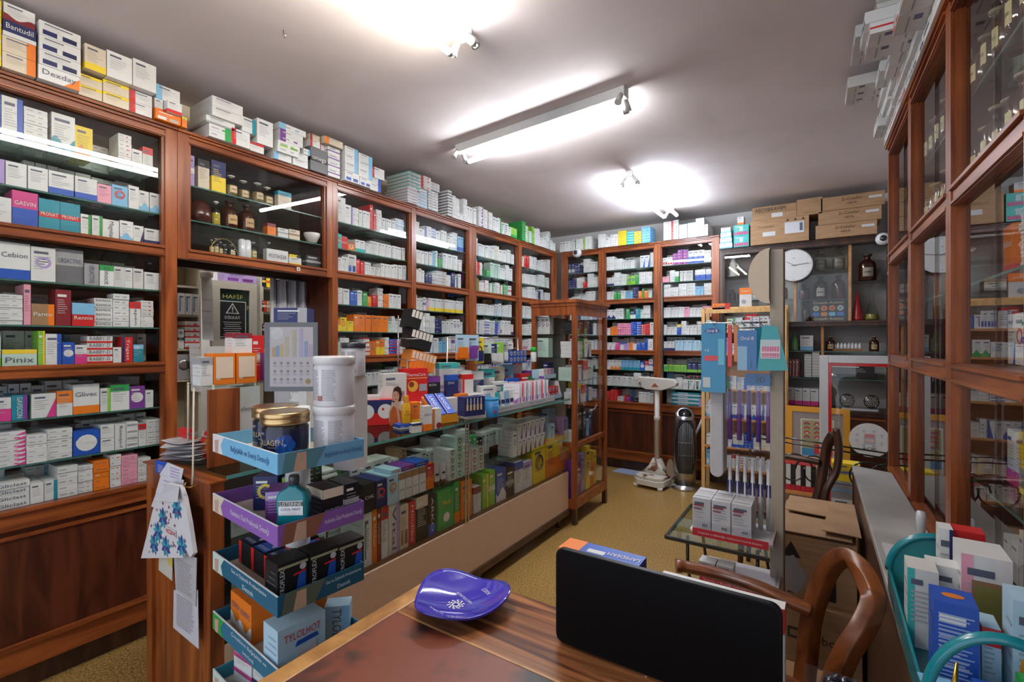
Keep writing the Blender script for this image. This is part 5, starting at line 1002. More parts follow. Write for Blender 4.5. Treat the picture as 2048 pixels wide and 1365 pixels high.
# framed notice
ya, yb = ly(424, -3.35), ly(514, -3.35); zc0, zc1 = 1.365, 1.80
t = thing('framed_notice', 'grey framed dark green notice on the wall behind the opening', 'notice', (-3.35, (ya + yb) / 2, 0), R90)
W2 = (yb - ya) / 2
m = MB(); F_ = (.45, .42, .36)
m.box(-W2, 0, zc0, -W2 + .05, .03, zc1, F_).box(W2 - .05, 0, zc0, W2, .03, zc1, F_).box(-W2 + .05, 0, zc1 - .05, W2 - .05, .03, zc1, F_).box(-W2 + .05, 0, zc0, W2 - .05, .03, zc0 + .05, F_).build('frame', 'matte', t)
m = MB().box(-W2 + .05, .012, zc0 + .05, W2 - .05, .02, zc1 - .05, (.008, .035, .03)); m.text('HAFİF', (-.01, .011, zc1 - .095), (1, 0, 0), (0, 0, 1), width=.13, height=.035, col=(.6, .55, .15)); m.text('R', (.095, .011, zc1 - .17), (1, 0, 0), (0, 0, 1), height=.03, col=(.4, .35, .15))
m.build('green_poster', 'print', t)
m = MB(); a0, a1, b0, b1 = -.105, .075, zc0 + .06, zc1 - .13
m.box(a0, .008, b0, a1, .011, b1, (.7, .7, .7)).box(a0 + .005, .0072, b0 + .005, a1 - .005, .0079, b1 - .005, (.012, .013, .015))
cx = (a0 + a1) / 2; m.face([(cx - .045, .0068, b1 - .085), (cx + .045, .0068, b1 - .085), (cx, .0068, b1 - .012)], (.6, .6, .6)); m.face([(cx - .034, .0064, b1 - .079), (cx + .034, .0064, b1 - .079), (cx, .0064, b1 - .024)], (.02, .02, .02)); m.box(cx - .003, .0058, b1 - .062, cx + .003, .0063, b1 - .04, (.6, .6, .6)); m.box(cx - .003, .0058, b1 - .073, cx + .003, .0063, b1 - .067, (.6, .6, .6))
m.text('DİKKAT', (cx, .0066, b1 - .108), (1, 0, 0), (0, 0, 1), width=.10, height=.026, col=(.65, .65, .65))
for j in range(8): m.box(cx - .06 + .006 * (j % 3), .0062, b1 - .145 - j * .014, cx + .058 - .005 * ((j * 2) % 3), .0068, b1 - .141 - j * .014, (.5, .5, .5))
m.build('warning_sign', 'print', t)
# shelves and goods right of the notice, and the curtain
t = thing('dispensary_shelf', 'cream shelf unit right of the framed notice behind the opening', 'shelf unit', (-3.42, 0, 0), R90)
ya, yb = ly(517, -3.42), ly(600, -3.42)
m = MB().box(ya, -.02, .9, ya + .025, .2, 1.95, (.50, .48, .42)).box(yb, 0, .9, yb + .02, .2, 1.95, (.50, .48, .42)).box(ya, .19, .9, yb, .2, 1.95, (.2, .18, .15)).build('shelf_carcass', 'matte', t)
for k_, z in enumerate((1.78, 1.60, 1.43, 1.25)): MB().box(ya + .026, 0, z, yb, .189, z + .012, (.50, .48, .42)).build('shelf_board', 'matte', t)
for k_ in range(8):
    px = 524 + (k_ % 2) * 9; z = (1.793, 1.613, 1.443, 1.263)[k_ // 2]; db('medicine_jar_box', '%s small box on the shelf beside the curtain, %s shelf down, %s' % (CN['kyrdmgyo'[k_]], ORD[k_ // 2], ('left', 'right')[k_ % 2]), px, px + 8, z, .08, 'kyrdmgyo'[k_], 'yrwcwdrd'[k_], 'm', X=-3.40)
for k_, (z, c, a) in enumerate(((1.835, 'V', 'v'), (1.875, 'v', 'r'))):
    ya2, yb2 = ly(450, -3.36), ly(512, -3.36); bx('medicine_carton', ['lilac box lying above the framed notice', 'purple and red box lying on the lilac box above the notice'][k_], 'carton', -3.36, (ya2 + yb2) / 2, (1.803, 1.868)[k_], (yb2 - ya2), .1, .062, R90, c, a, 'x')
m = MB(); n_ = 40; ya, yb = ly(540, -2.92), ly(612, -2.92)
for i in range(n_):
    f = lambda q: (-2.92 + .018 * math.sin(q * 22) + .006 * math.sin(q * 51), ya + (yb - ya) * q)
    (xa, y_a), (xb, y_b) = f(i / n_), f((i + 1) / n_); m.face([(xa, y_a, 1.10), (xb, y_b, 1.10), (xb, y_b, 1.795), (xa, y_a, 1.795)], (.62, .60, .64), True)
o = m.build('curtain', 'cloth'); sd = o.modifiers.new('solid', 'SOLIDIFY'); sd.thickness = .002; tag(o, 'sheer white curtain hanging at the right side of the opening', 'curtain')
MB().tube([(-2.90, 1.03, 1.798), (-2.90, 1.93, 1.798)], .005, (.5, .5, .5)).build('curtain_rod', 'metal'); tag(bpy.data.objects['curtain_rod'], 'thin metal rod carrying the sheer curtain', 'curtain rod')

# ================================================================== OLD BOTTLES IN THE HANGING SHOWCASE
def bottle(lab, x, y, z, h, r, mat, label_col=(.55, .40, .20), stopper=(.25, .2, .12), group=None, rot=0, fill=None):
    t = thing('apothecary_bottle', lab, 'bottle', (x, y, z), rot, group)
    MB().lathe([(r * .93, 0), (r, h * .03), (r, h * .58), (r * .85, h * .68), (r * .42, h * .76), (r * .34, h * .80), (r * .34, h * .88), (r * .52, h * .90), (r * .50, h * .92)], seg=20, col=(.5, .5, .5)).build('glass_body', mat, t)
    if fill: MB().lathe([(r * .8, h * .02), (r * .9, h * .04), (r * .9, h * .5)], seg=16, col=fill).build('contents', 'plastic', t)
    if label_col:
        m = MB()
        for i in range(6):
            a0, a1 = -.6 + i * .2, -.4 + i * .2; q = r * 1.02; m.face([(q * math.sin(a0), -q * math.cos(a0), h * .14), (q * math.sin(a1), -q * math.cos(a1), h * .14), (q * math.sin(a1), -q * math.cos(a1), h * .46), (q * math.sin(a0), -q * math.cos(a0), h * .46)], label_col, True)
            if 0 < i < 5: q = r * 1.035; m.face([(q * math.sin(a0), -q * math.cos(a0), h * .27), (q * math.sin(a1), -q * math.cos(a1), h * .27), (q * math.sin(a1), -q * math.cos(a1), h * .32), (q * math.sin(a0), -q * math.cos(a0), h * .32)], scl(label_col, .3), True)
        m.build('paper_label', 'print', t)
    MB().lathe([(r * .30, h * .88), (r * .30, h * .92), (r * .55, h * .93), (r * .60, h * .97), (r * .35, h)], seg=16, col=stopper).build('stopper', 'plastic', t)
    return t
XB = -2.72
for k_, px in enumerate((462, 492, 515, 540)): bottle('clear stoppered bottle with cream label, %s on top shelf of hanging showcase' % ORD[k_], XB - .03 * (k_ % 2), on_left(px, XB), 2.191, .115, .033, 'bottle', (.62, .45, .25), (.6, .6, .55), rot=R90, fill=(.25, .18, .08))
counter_items([(374, 389, .155, 'V', 'w', 'm', None, 'remedy box', 'lilac and white old box'), (396, 419, .15, 'c', 'k', 't', None, 'remedy box', 'cream old box with black heading'), (423, 452, .165, 'y', 'n', 'T', None, 'remedy box', 'yellow framed navy old box'), (556, 583, .10, 'c', 't', 't', None, 'remedy box', 'pale old box topped teal')], 2.191, 'hanging showcase', X=-2.70, dd=.04)
for k_, (px, mt, lb) in enumerate(((463, 'amber', (.55, .33, .13)), (497, 'amber', (.5, .3, .15)))): bottle('dark brown bottle with orange label, %s on middle shelf of hanging showcase' % ORD[k_], XB - .02, on_left(px, XB), 2.016, .155, .042, mt, lb, (.02, .02, .02), rot=R90, fill=(.02, .01, .008))
bottle('small bottle of yellow liquid left of the dark brown bottles', XB, on_left(432, XB), 2.016, .13, .022, 'bottle', None, (.6, .6, .6), rot=R90, fill=(.55, .42, .05))
MB().lathe([(.0, 0), (.06, .004), (.062, .05), (.05, .10), (.02, .125), (0, .13)], seg=24, col=(.07, .02, .015)).build('mortar', 'plastic', loc=(-2.76, on_left(398, -2.76), 2.016), rot=0); tag(bpy.data.objects['mortar'], 'rounded dark brown vessel at left of hanging showcase', 'vessel')
counter_items([(535, 552, .07, 'o', 'm', 't', None, 'remedy box', 'small orange old box'), (556, 577, .055, 'w', 'e', 'm', None, 'remedy box', 'small white label box'), (578, 600, .06, 'c', 'd', 'm', None, 'remedy box', 'tan old box')], 2.016, 'middle shelf of hanging showcase', X=-2.70, dd=.05)
o = MB().lathe([(.022, 0), (.028, .004), (.048, .045), (.05, .062), (.047, .062), (.044, .046), (.025, .01), (0, .008)], seg=28, col=(.62, .60, .56)).build('porcelain_bowl', 'plastic', loc=(-2.71, on_left(624, -2.71), 2.016)); tag(o, 'white porcelain bowl at the right of hanging showcase', 'bowl')
for k_, (px, h, r, f) in enumerate(((423, .075, .012, (.5, .35, .1)), (432, .085, .013, (.5, .4, .2)), (441, .07, .012, (.45, .3, .1)), (449, .06, .016, (.03, .02, .02)), (463, .065, .02, (.05, .05, .05)), (507, .10, .018, (.5, .35, .05)), (538, .115, .014, (.4, .42, .45)))):
    bottle('tiny old vial, %s from left on the lowest shelf of hanging showcase' % ORD[k_], -2.70, on_left(px, -2.70), 1.859, h, r, 'bottle', (.6, .5, .3) if k_ != 3 else None, (.3, .3, .3), rot=R90, fill=f)
for k_, px in enumerate((484, 495)):
    o = MB().lathe([(.018, 0), (.019, .004), (.019, .095), (.012, .105), (0, .106)], seg=20, col=(.62, .64, .66)).build('glass_canister', 'plastic', loc=(-2.70, on_left(px, -2.70), 1.859)); tag(o, 'pale upright canister, %s of two in hanging showcase' % ('left', 'right')[k_], 'canister')
m = MB(); m.tube([(0, .0 + .075 * math.cos(PI * i / 14), .002 + .10 * math.sin(PI * i / 14)) for i in range(15)], .003, (.55, .38, .15)); tag(m.build('brass_hoop', 'metal', loc=(-2.78, on_left(448, -2.78), 1.863)), 'thin brass hoop standing behind the tiny vials', 'hoop')
counter_items([(533, 577, .075, 'w', 'w', '-', 'MÜSTAHZAR', 'name card', 'white lettered card'), (578, 603, .045, 'w', 'y', 'b', None, 'ampoule box', 'white and yellow flat box'), (612, 642, .075, 'k', 'e', 'm', None, 'remedy box', 'black old box')], 1.859, 'lowest shelf of hanging showcase', X=-2.685, dd=.04)
bx('ampoule_box', 'yellow flat box lying on the white and yellow flat box', 'ampoule box', -2.70, on_left(590, -2.7), 1.905, .07, .04, .02, R90, 'y', 'k', 'r')
m = MB().box(0, -.011, -.011, .001, .011, .011, (.7, .65, .6)); m.box(.001, -.007, -.002, .0014, .007, .002, C['r']).box(.001, -.002, -.007, .0014, .002, .007, C['r']); tag(m.build('cross_sticker', 'print', loc=(-2.632, on_left(597, -2.632), 1.83)), 'small red cross sticker on the rail above the opening', 'sticker')
# ================================================================== DESK AND NEAR THINGS
M['desk'] = noise_mat('figured_walnut_top', (.075, .022, .010), (.42, .17, .060), (1.6, 26, 26), 6, .22, .04, dist=1.3, ramp=(.36, .66))
M['edge'] = noise_mat('worn_light_edge', (.30, .13, .035), (.55, .29, .09), (10, 10, 10), 5, .35, .1, dist=1)
M['leather'] = noise_mat('worn_red_leather', (.022, .012, .010), (.17, .038, .015), (7, 7, 7), 8, .42, .08, dist=.4, ramp=(.38, .52))
M['card'] = noise_mat('brown_cardboard', (.33, .19, .095), (.42, .25, .13), (6, 6, 60), 4, .75, .05)
M['stone'] = noise_mat('grey_ledge_top', (.28, .27, .25), (.44, .43, .41), (3, 3, 3), 6, .32, .03)
DX0, DX1, DY0, DY1, DZ = -.91, .10, .18, 1.04, .75
t = thing('writing_desk', 'brown desk with figured wood top and worn red leather inlay', 'desk', (0, 0, 0))
MB().box(DX0, DY0, DZ - .04, DX0 + .05, DY1, DZ).build('light_edge', 'edge', t, bev=.006)
MB().box(DX0 + .0505, DY0, DZ - .04, DX1, DY1, DZ).build('desk_top', 'desk', t, bev=.004)
MB().box(DX0 + .0505, DY0 + .02, DZ, DX1 - .05, .806, DZ + .0015).build('leather_inlay', 'leather', t)
MB().box(DX0 + .0505, .806, DZ, DX1 - .05, .811, DZ + .0025).build('inlay_border', 'edge', t)
MB().box(DX0 + .04, DY0 + .04, .05, DX0 + .06, DY1 - .04, DZ - .041).build('side_panel', 'wooddark', t)
MB().box(DX0 + .06, DY1 - .06, .3, DX1 - .04, DY1 - .04, DZ - .041).build('modesty_panel', 'wooddark', t)
for x in (DX0 + .05, DX1 - .08):
    for y in (DY0 + .04, DY1 - .08): MB().box(x, y, 0, x + .04, y + .04, DZ - .041).build('leg', 'wooddark', t)
# blue glass plate
n, k = 48, 12; m = MB(); top = []; a0 = math.radians(35)
def prad(a): return .112 * (1 + .085 * math.cos(3 * (a - a0)) + .03 * math.cos(2 * (a - .6)))
def pz(a, u): return .010 + .024 * u ** 2.2 * (1 + .35 * math.cos(3 * (a - a0)) * u)
base = len(m.v)
for th, off in ((0, .0), (1, -.005)):
    for i in range(k + 1):
        for j in range(n):
            a = 2 * PI * j / n; u = i / k; r = prad(a) * u; m.v.append((r * math.cos(a), r * math.sin(a), pz(a, u) + off))
for th in (0, 1):
    o = th * (k + 1) * n
    for i in range(k):
        for j in range(n):
            q = (o + i * n + j, o + (i + 1) * n + j, o + (i + 1) * n + (j + 1) % n, o + i * n + (j + 1) % n); m.f.append(q if th == 0 else tuple(reversed(q))); m.c.append((.045, .035, .42)); m.sm.append(True)
for j in range(n):
    a, b = k * n + j, k * n + (j + 1) % n; o = (k + 1) * n; m.f.append((a, a + o, b + o, b)); m.c.append((.03, .02, .3)); m.sm.append(True)
t = thing('decorative_plate', 'blue glazed three cornered plate with white lettering on the desk', 'plate', (-.745, .905, DZ + .003), 0)
M['plate'] = col_mat('blue_glazed_plate', .08, .6, vary=.02, coat=.6)
m.build('plate_body', 'plate', t)
d = MB(); U, V = Vector((-.98, .2, 0)), Vector((-.2, -.98, 0))     # lettering reads upside down from the seat side
def dish(s, cx, cy, wd, hg, ang):
    vs, fs, tw, th = text_geo(s); ca, sa = math.cos(ang), math.sin(ang); out = []
    for x, y in vs:
        X, Y_ = x / tw * wd, y / th * hg; X, Y_ = cx + X * ca - Y_ * sa, cy + X * sa + Y_ * ca; a = math.atan2(Y_, X); u = math.hypot(X, Y_) / prad(a); out.append((X, Y_, pz(a, u) + .0012))
    d.raw(out, fs, (.72, .72, .8))
dish('ASIST', .035, .062, .034, .010, PI - .45); dish('YENİ SOLUNUM', .0, .018, .062, .010, PI - .3); dish('her nefeste', -.01, -.072, .05, .007, PI - .15)
for i in range(10):
    for r in (.008, .014, .019):
        a = 2 * PI * i / 10 + r * 40; X, Y_ = r * math.cos(a), -.014 + r * math.sin(a); aa = math.atan2(Y_, X); u = math.hypot(X, Y_) / prad(aa); z = pz(aa, u) + .0013
        d.face([(X + .0028 * math.cos(b * PI / 3), Y_ + .0028 * math.sin(b * PI / 3), z) for b in range(6)], (.72, .72, .8))
d.build('plate_lettering', 'print', t)
MB().lathe([(.045, .0), (.05, .003), (.04, .0055)], seg=24, col=(.03, .02, .28)).build('foot', 'plastic', t)
# dark screen
M['screen'] = col_mat('dark_screen', .4, .15, vary=0)
t = thing('computer_monitor', 'wide black switched off monitor standing low on the desk', 'monitor', (-.272, .912, DZ + .002))
m = MB(); m.prism(rrect(-.2125, .004, .2125, .205, .018, 6), (0, 0, 0), (1, 0, 0), (0, 0, 1), (0, .013, 0), (.003, .003, .0035)); m.build('screen_housing', 'screen', t, bev=.0015)
MB().prism(rrect(-.207, .010, .207, .199, .015, 6), (0, -.0006, 0), (1, 0, 0), (0, 0, 1), (0, .0005, 0), (.0015, .0015, .002)).build('screen_panel', 'screen', t)
MB().box(-.06, .02, 0, .06, .07, .006, (.01, .01, .01)).box(-.02, .0135, .004, .02, .03, .10, (.01, .01, .01)).build('foot', 'plastic', t)
# box and papers behind the screen
o = bx('ointment_display_box', 'blue and orange box with white lettering showing behind the monitor', 'box', -.41, .955, DZ + .001, .18, .06, .186, 0, 'b', 'o', 'l', None)
m = MB().box(-.0908, -.001, .0, -.045, .061, .1865, C['o']).box(-.03, .015, .1861, .01, .032, .1868, (.7, .7, .7)); m.text('LAMIDERM', (.05, .03, .1872), (-1, 0, 0), (0, -1, 0), width=.07, height=.014, col=(.75, .75, .75)); m.build('box_print', 'print', o)
bx('desk_calendar', 'white and red edged card stack standing behind the monitor', 'calendar', -.17, .975, DZ + .001, .22, .03, .172, 0, 'w', 'r', 't')
t = thing('clear_box', 'clear plastic lid box with dark things at the desk right corner', 'box', (.028, .955, DZ + .001))
MB().box(-.06, -.03, 0, .065, .07, .06).build('clear_case', 'acryl', t); m = MB().box(-.055, -.025, .002, .06, .06, .012, (.06, .06, .06)).box(-.055, -.025, .012, .06, .06, .03, (.25, .24, .23)); m.text('OTHH', (0, -.0257, .022), (1, 0, 0), (0, 0, 1), width=.05, height=.01, col=(.5, .45, .35)); m.build('packed_contents', 'matte', t)
m = MB(); rr = random.Random(8)
for i in range(9): m.lathe([(.0, .0), (.014, .004), (.012, .014), (0, .018)], rr.uniform(-.03, .03), rr.uniform(-.02, .02), rr.uniform(0, .002), 7, (.012, .012, .02))
tag(m.build('black_plastic_bag', 'plastic', loc=(.035, .97, DZ + .062)), 'crumpled shiny black bag on the clear lid box', 'bag')

# ------------------------------------------------------------------ armchair by the desk
def chair(lab, pts_arm, far_post, near_post, seat, loc=(0, 0, 0), mat='bent', aw=.034, hr=.029):
    t = thing('bentwood_armchair', lab, 'chair', loc)
    def sm(pts, n=5):
        P = [Vector(p) for p in pts]; out = []
        for i in range(len(P) - 1):
            p0, p1, p2, p3 = P[max(i - 1, 0)], P[i], P[i + 1], P[min(i + 2, len(P) - 1)]
            for j in range(n):
                u = j / n; out.append(.5 * ((2 * p1) + (p2 - p0) * u + (2 * p0 - 5 * p1 + 4 * p2 - p3) * u * u + (3 * p1 - p0 - 3 * p2 + p3) * u ** 3))
        return out + [P[-1]]
    MB().tube(sm(pts_arm), [aw * (1.15 if i < 4 else 1) for i in range(len(sm(pts_arm)))], seg=12, flat=.55, up=(0, .3, 1)).build('armrest', mat, t)
    MB().tube(sm(far_post), hr, seg=4, flat=.5, up=(0, 1, 0)).build('back_hoop', mat, t, bev=.006)
    if near_post: MB().tube(sm(near_post), .024, seg=8, flat=.8, up=(1, 0, 0)).build('back_post', mat, t)
    x0, x1, y0, y1 = seat
    MB().prism(rrect(x0, y0, x1, y1, .06), (0, 0, .43), (1, 0, 0), (0, 1, 0), (0, 0, .03)).build('seat', mat, t)
    for x, y in ((x0 + .03, y0 + .03), (x0 + .03, y1 - .03), (x1 - .03, y0 + .03), (x1 - .03, y1 - .03)): MB().tube([(x, y, .43), (x + (.02 if x > (x0 + x1) / 2 else -.02), y, 0)], [.019, .013], seg=8).build('leg', mat, t)
    return t
def ray(px, py, D): r = (px - 1024) / FPX * D; return (-SN * D + CS * r, CS * D + SN * r, EYE - (py - 682.5) * D / FPX)
chair('reddish bentwood armchair with looped back beyond the desk', [ray(1352, 1132, 1.55), ray(1375, 1135, 1.54), ray(1440, 1150, 1.50), ray(1520, 1176, 1.42), ray(1580, 1205, 1.36), ray(1622, 1222, 1.33)],
      [ray(1602, 1420, 1.32), ray(1612, 1330, 1.325), ray(1622, 1240, 1.33), ray(1640, 1180, 1.32), ray(1660, 1135, 1.30), ray(1690, 1115, 1.27), ray(1722, 1140, 1.22), ray(1742, 1180, 1.18), ray(1745, 1212, 1.15), ray(1722, 1262, 1.13), ray(1692, 1310, 1.13), ray(1668, 1370, 1.14), ray(1655, 1430, 1.16)], None, (-.40, .02, 1.14, 1.55))
chair('dark bentwood armchair standing beyond the cardboard boxes', [ray(1500, 905, 3.0), ray(1560, 912, 2.95), ray(1610, 920, 2.85), ray(1640, 926, 2.8)],
      [ray(1628, 1020, 2.8), ray(1640, 975, 2.8), ray(1648, 925, 2.8), ray(1655, 890, 2.78), ray(1668, 868, 2.74)], [ray(1672, 858, 2.62), ray(1678, 900, 2.62), ray(1672, 945, 2.62), ray(1652, 985, 2.62), ray(1650, 1040, 2.62)], (-.42, -.02, 2.95, 3.4), mat='wooddark', aw=.032, hr=.03)

# ------------------------------------------------------------------ toothbrush stand with trays
t = thing('toothbrush_display', 'tall beige acrylic stand hung with toothbrush packs', 'display stand', (-.26, 2.08, 0), 0)
BG = (.42, .36, .28)
MB().box(.085, -.03, .0, .13, .06, 1.745, BG).build('upright_panel', 'matte', t, bev=.003)
MB().box(-.16, -.14, 0, .16, .12, .02, (.5, .48, .46)).build('base', 'matte', t)
m = MB(); m.prism([(-.004, 1.56)] + [(.0 - .075 * math.sin(PI * i / 14), 1.645 + .105 * -math.cos(PI * i / 14)) for i in range(15)] + [(-.004, 1.74)], (.088, -.05, 0), (1, 0, 0), (0, 0, 1), (0, .05, 0), (.62, .52, .40), (.36, .31, .25)); m.build('rounded_header', 'matte', t)
MB().prism(rrect(-.075, .88, .085, 1.345, .04), (0, -.035, 0), (1, 0, 0), (0, 0, 1), (0, .003, 0)).build('clear_front', 'acryl', t)
fr = MB(); o_ = rrect(-.125, .86, -.075, 1.355, .024); fr.prism(o_, (0, -.05, 0), (1, 0, 0), (0, 0, 1), (0, .09, 0), (.52, .50, .51)); fr.build('grey_side_frame', 'matte', t, bev=.006)
m = MB()
for z in (1.47, 1.45): m.tube([(-.14, -.06, z), (.08, -.06, z)], .003, (.5, .5, .5))
for x in (-.10, -.03, .0, .03, .06): m.tube([(x, -.005, 1.46), (x, -.12, 1.465), (x, -.125, 1.475)], .002, (.5, .5, .5))
m.build('hook_wires', 'metal', t)
for (z, x0, x1, nm) in ((.672, -.175, .105, 'upper'), (.50, -.15, .12, 'lower')):
    m = MB(); m.prism(rrect(x0, -.175, x1, .03, .015), (0, 0, z), (1, 0, 0), (0, 1, 0), (0, 0, .008), (.62, .60, .62)); m.box(x0 + .012, -.178, z - .010, x1 - .012, -.1745, z + .018, (.48, .03, .04)).box(x1 - .0005, -.165, z - .010, x1 + .002, .02, z + .018, (.55, .35, .38))
    m.text('Yorgunluk ve Bitkinliğin Azalmasına Katkıda Bulunur', ((x0 + x1) / 2, -.1786, z + .004), (1, 0, 0), (0, 0, 1), width=.22, height=.009, col=(.75, .7, .7)); m.build('red_edged_tray', 'matte', t)
    MB().box(x0 + .01, -.17, z + .0085, x1 - .006, -.168, z + .045).box(x1 - .008, -.168, z + .0085, x1 - .006, .02, z + .06).build('clear_rail', 'acryl', t)
for k_ in range(6):
    x = -.395 + (k_ % 3) * .069; y = 1.925 + (k_ // 3) * .075
    o = bx('tonic_box', 'silver tonic box, %s in the %s row on the upper red edged tray' % (ORD[k_ % 3], ('front', 'back')[k_ // 3]), 'supplement box', x, y, .681, .066, .07, .118, 0, 's', 'm', '-', None)
    m = MB().box(-.028, -.0016, .088, .008, -.001, .094, (.3, .05, .06)).box(-.028, -.0016, .076, .0, -.001, .080, (.3, .05, .06)).box(-.028, .02, .1182, .028, .03, .1187, (.3, .3, .32)).box(-.0, -.0016, .012, .024, -.0008, .024, (.75, .75, .75))
    for j in range(6): m.box(.002 + j * .0035, -.0022, .013, .0038 + j * .0035, -.0017, .023, (.03, .03, .03))
    m.build('box_print', 'print', o)
for k_ in range(2): bx('tonic_box', 'small silver tonic box, %s of two on the lower tray' % ('left', 'right')[k_], 'supplement box', -.375 + k_ * .062, 1.92, .509, .058, .06, .052, 0, 's', 'e', 't')
for lvl, (z0, L_, n_) in enumerate(((1.00, .26, 5), (.66, .32, 6))):
    for i in range(n_):
        x = -.26 - .055 + i * (.135 / (n_ - 1)); t2 = thing('toothbrush_pack', '%s toothbrush pack in the acrylic stand, %s from left, %s row' % (('purple', 'white')[lvl], ORD[i], ('upper', 'lower')[lvl]), 'toothbrush', (x, 2.055 - .0, z0), 0)
        MB().box(-.011, -.004, 0, .011, .010, L_, (.35, .35, .38)).build('clear_blister', 'acryl', t2)
        m = MB().tube([(0, .002, .012), (0, .002, L_ * .5), (0, .0015, L_ * .8)], [.009, .0085, .006], ((.16, .05, .34), (.25, .08, .30), (.10, .03, .25))[i % 3] if lvl == 0 else (.62, .60, .62), 8)
        m.box(-.005, -.002, L_ * .8, .005, .006, L_ * .9, (.7, .7, .72)); m.build('toothbrush', 'plastic', t2)
        MB().box(-.009, -.0052, L_ * (.92 if lvl == 0 else .45), .009, -.0042, L_ * (1 if lvl == 0 else .6), (.6, .62, .68) if lvl == 0 else C['n']).build('printed_label', 'print', t2)
def hpack(name, lab, x, y, zt, w, h, d, c, rot=0, deco_=None, cat='toothbrush pack'):
    m = MB().box(-w / 2, 0, -h, w / 2, d, 0, c)
    if deco_: deco_(m)
    tag(m.build(name, 'plastic', loc=(x, y, zt), rot=rot), lab, cat)
def ob(m):
    m.prism([(.028 * math.cos(a * PI / 9), .010 * math.sin(a * PI / 9)) for a in range(18)], (-.004, -.0015, -.028), (1, 0, 0), (0, 0, 1), (0, .0008, 0), (.02, .04, .25)); m.text('Oral B', (-.004, -.0022, -.028), (1, 0, 0), (0, 0, 1), width=.04, height=.011, col=(.8, .8, .8))
    m.box(-.032, -.0015, -.145, .016, -.0008, -.125, C['r']); m.text('+3', (-.024, -.0022, -.105), (1, 0, 0), (0, 0, 1), width=.016, height=.01, col=(.8, .8, .8)); m.box(-.038, -.0015, -.25, -.010, -.0008, -.21, (.45, .5, .5)); m.box(.018, -.0012, -.16, .04, -.0008, -.06, (.10, .42, .58))
hpack('electric_toothbrush_box', 'large blue toothbrush box with red patch hanging at left of the stand', -.365, 1.99, 1.468, .088, .268, .02, (.01, .22, .42), 0, ob)
hpack('toothbrush_pack', 'narrow red toothbrush pack right of the large blue box', -.305, 1.985, 1.462, .014, .16, .012, C['r'])
hpack('toothbrush_pack', 'narrow orange toothbrush pack right of the narrow red one', -.283, 1.985, 1.462, .014, .14, .012, (.55, .16, .02))
hpack('toothbrush_box', 'blue and pale box tilted behind the teal pouch', -.245, 1.985, 1.44, .065, .15, .035, (.03, .16, .42), .15, lambda m: (m.box(-.0325, -.0015, -.15, .0, -.0008, -.06, (.25, .45, .62)), m.text('Oral-B', (.0, -.002, -.03), (1, 0, 0), (0, 0, 1), width=.045, height=.013, col=(.7, .7, .75))))
def po(m):
    m.box(-.034, -.0015, -.12, .03, -.0008, -.05, (.45, .55, .55))
    for i in range(7): m.box(-.028 + i * .008, -.0028, -.115, -.023 + i * .008, -.0016, -.075, (.65, .06, .18))
    m.box(-.034, -.0035, -.10, .03, -.0029, -.093, (.7, .5, .55)); m.box(-.034, -.0035, -.112, .03, -.0029, -.110, (.7, .5, .55))
m = MB(); m.prism([(-.028, 0), (.02, 0), (.055, -.16), (-.045, -.165)], (0, 0, 0), (1, 0, 0), (0, 0, 1), (0, .006, 0), (.01, .30, .32)); po(m); tag(m.build('interdental_pouch', 'plastic', loc=(-.165, 1.97, 1.455)), 'teal pouch of pink interdental brushes hanging at right', 'pouch')
m = MB(); m.prism([(-.015, 0), (.02, 0), (.045, -.15), (-.03, -.15)], (0, 0, 0), (1, 0, 0), (0, 0, 1), (0, .005, 0), (.02, .22, .28)); tag(m.build('interdental_pouch', 'plastic', loc=(-.205, 1.995, 1.45), rot=.3), 'dark teal pouch hanging behind the pink brushes', 'pouch')
hpack('whitening_box', 'small blue box with dark lettering under the hanging packs', -.215, 2.03, 1.275, .085, .045, .012, (.02, .15, .38), 0, lambda m: m.text('3D', (.01, -.002, -.022), (1, 0, 0), (0, 0, 1), width=.03, height=.02, col=(.03, .03, .05)))

# ------------------------------------------------------------------ cardboard boxes on the floor
t = thing('cardboard_box', 'big brown cardboard box on the floor beneath the open topped one', 'cardboard box', (-.03, 2.56, 0), 0)
m = MB().box(-.14, -.28, 0, .15, .26, .325, (.3, .2, .1)); m.build('box_body', 'card', t); m = MB(); m.text('Abbott', (.03, -.2812, .20), (1, 0, 0), (0, 0, 1), width=.14, height=.035, col=(.05, .035, .03)); m.box(-.10, -.2812, .18, -.055, -.2806, .225, (.05, .035, .03)); m.box(-.092, -.2816, .19, -.063, -.2813, .215, (.3, .19, .1)); m.build('printed_lettering', 'print', t)
t = thing('cardboard_box', 'worn cardboard box with black arrows and folded flaps, upper of stack', 'cardboard box', (-.03, 2.58, .326), 0)
MB().box(-.135, -.26, 0, .135, .24, .262).build('box_body', 'card', t)
for p, q in (([(-.14, -.27), (.12, -.265), (.13, -.05), (-.13, -.02)], .275), ([(-.13, .0), (.13, -.03), (.12, .23), (-.12, .235)], .285), ([(.02, -.24), (.15, -.25), (.145, .2), (.05, .18)], .295)): MB().prism(p, (0, 0, q), (1, 0, 0), (0, 1, 0), (0, 0, .004)).build('flap', 'card', t)
m = MB()
for x in (-.09, .055): m.prism([(x - .012, .02), (x + .012, .02), (x + .012, .17), (x + .035, .17), (x, .235), (x - .035, .17), (x - .012, .17)], (0, -.2612, 0), (1, 0, 0), (0, 0, 1), (0, .0005, 0), (.012, .012, .012))
m.prism([(-.125, .03), (-.06, .02), (-.03, .10), (-.08, .18), (-.12, .16)], (0, -.2616, 0), (1, 0, 0), (0, 0, 1), (0, .0003, 0), (.30, .29, .31)); m.build('printed_arrows', 'print', t)
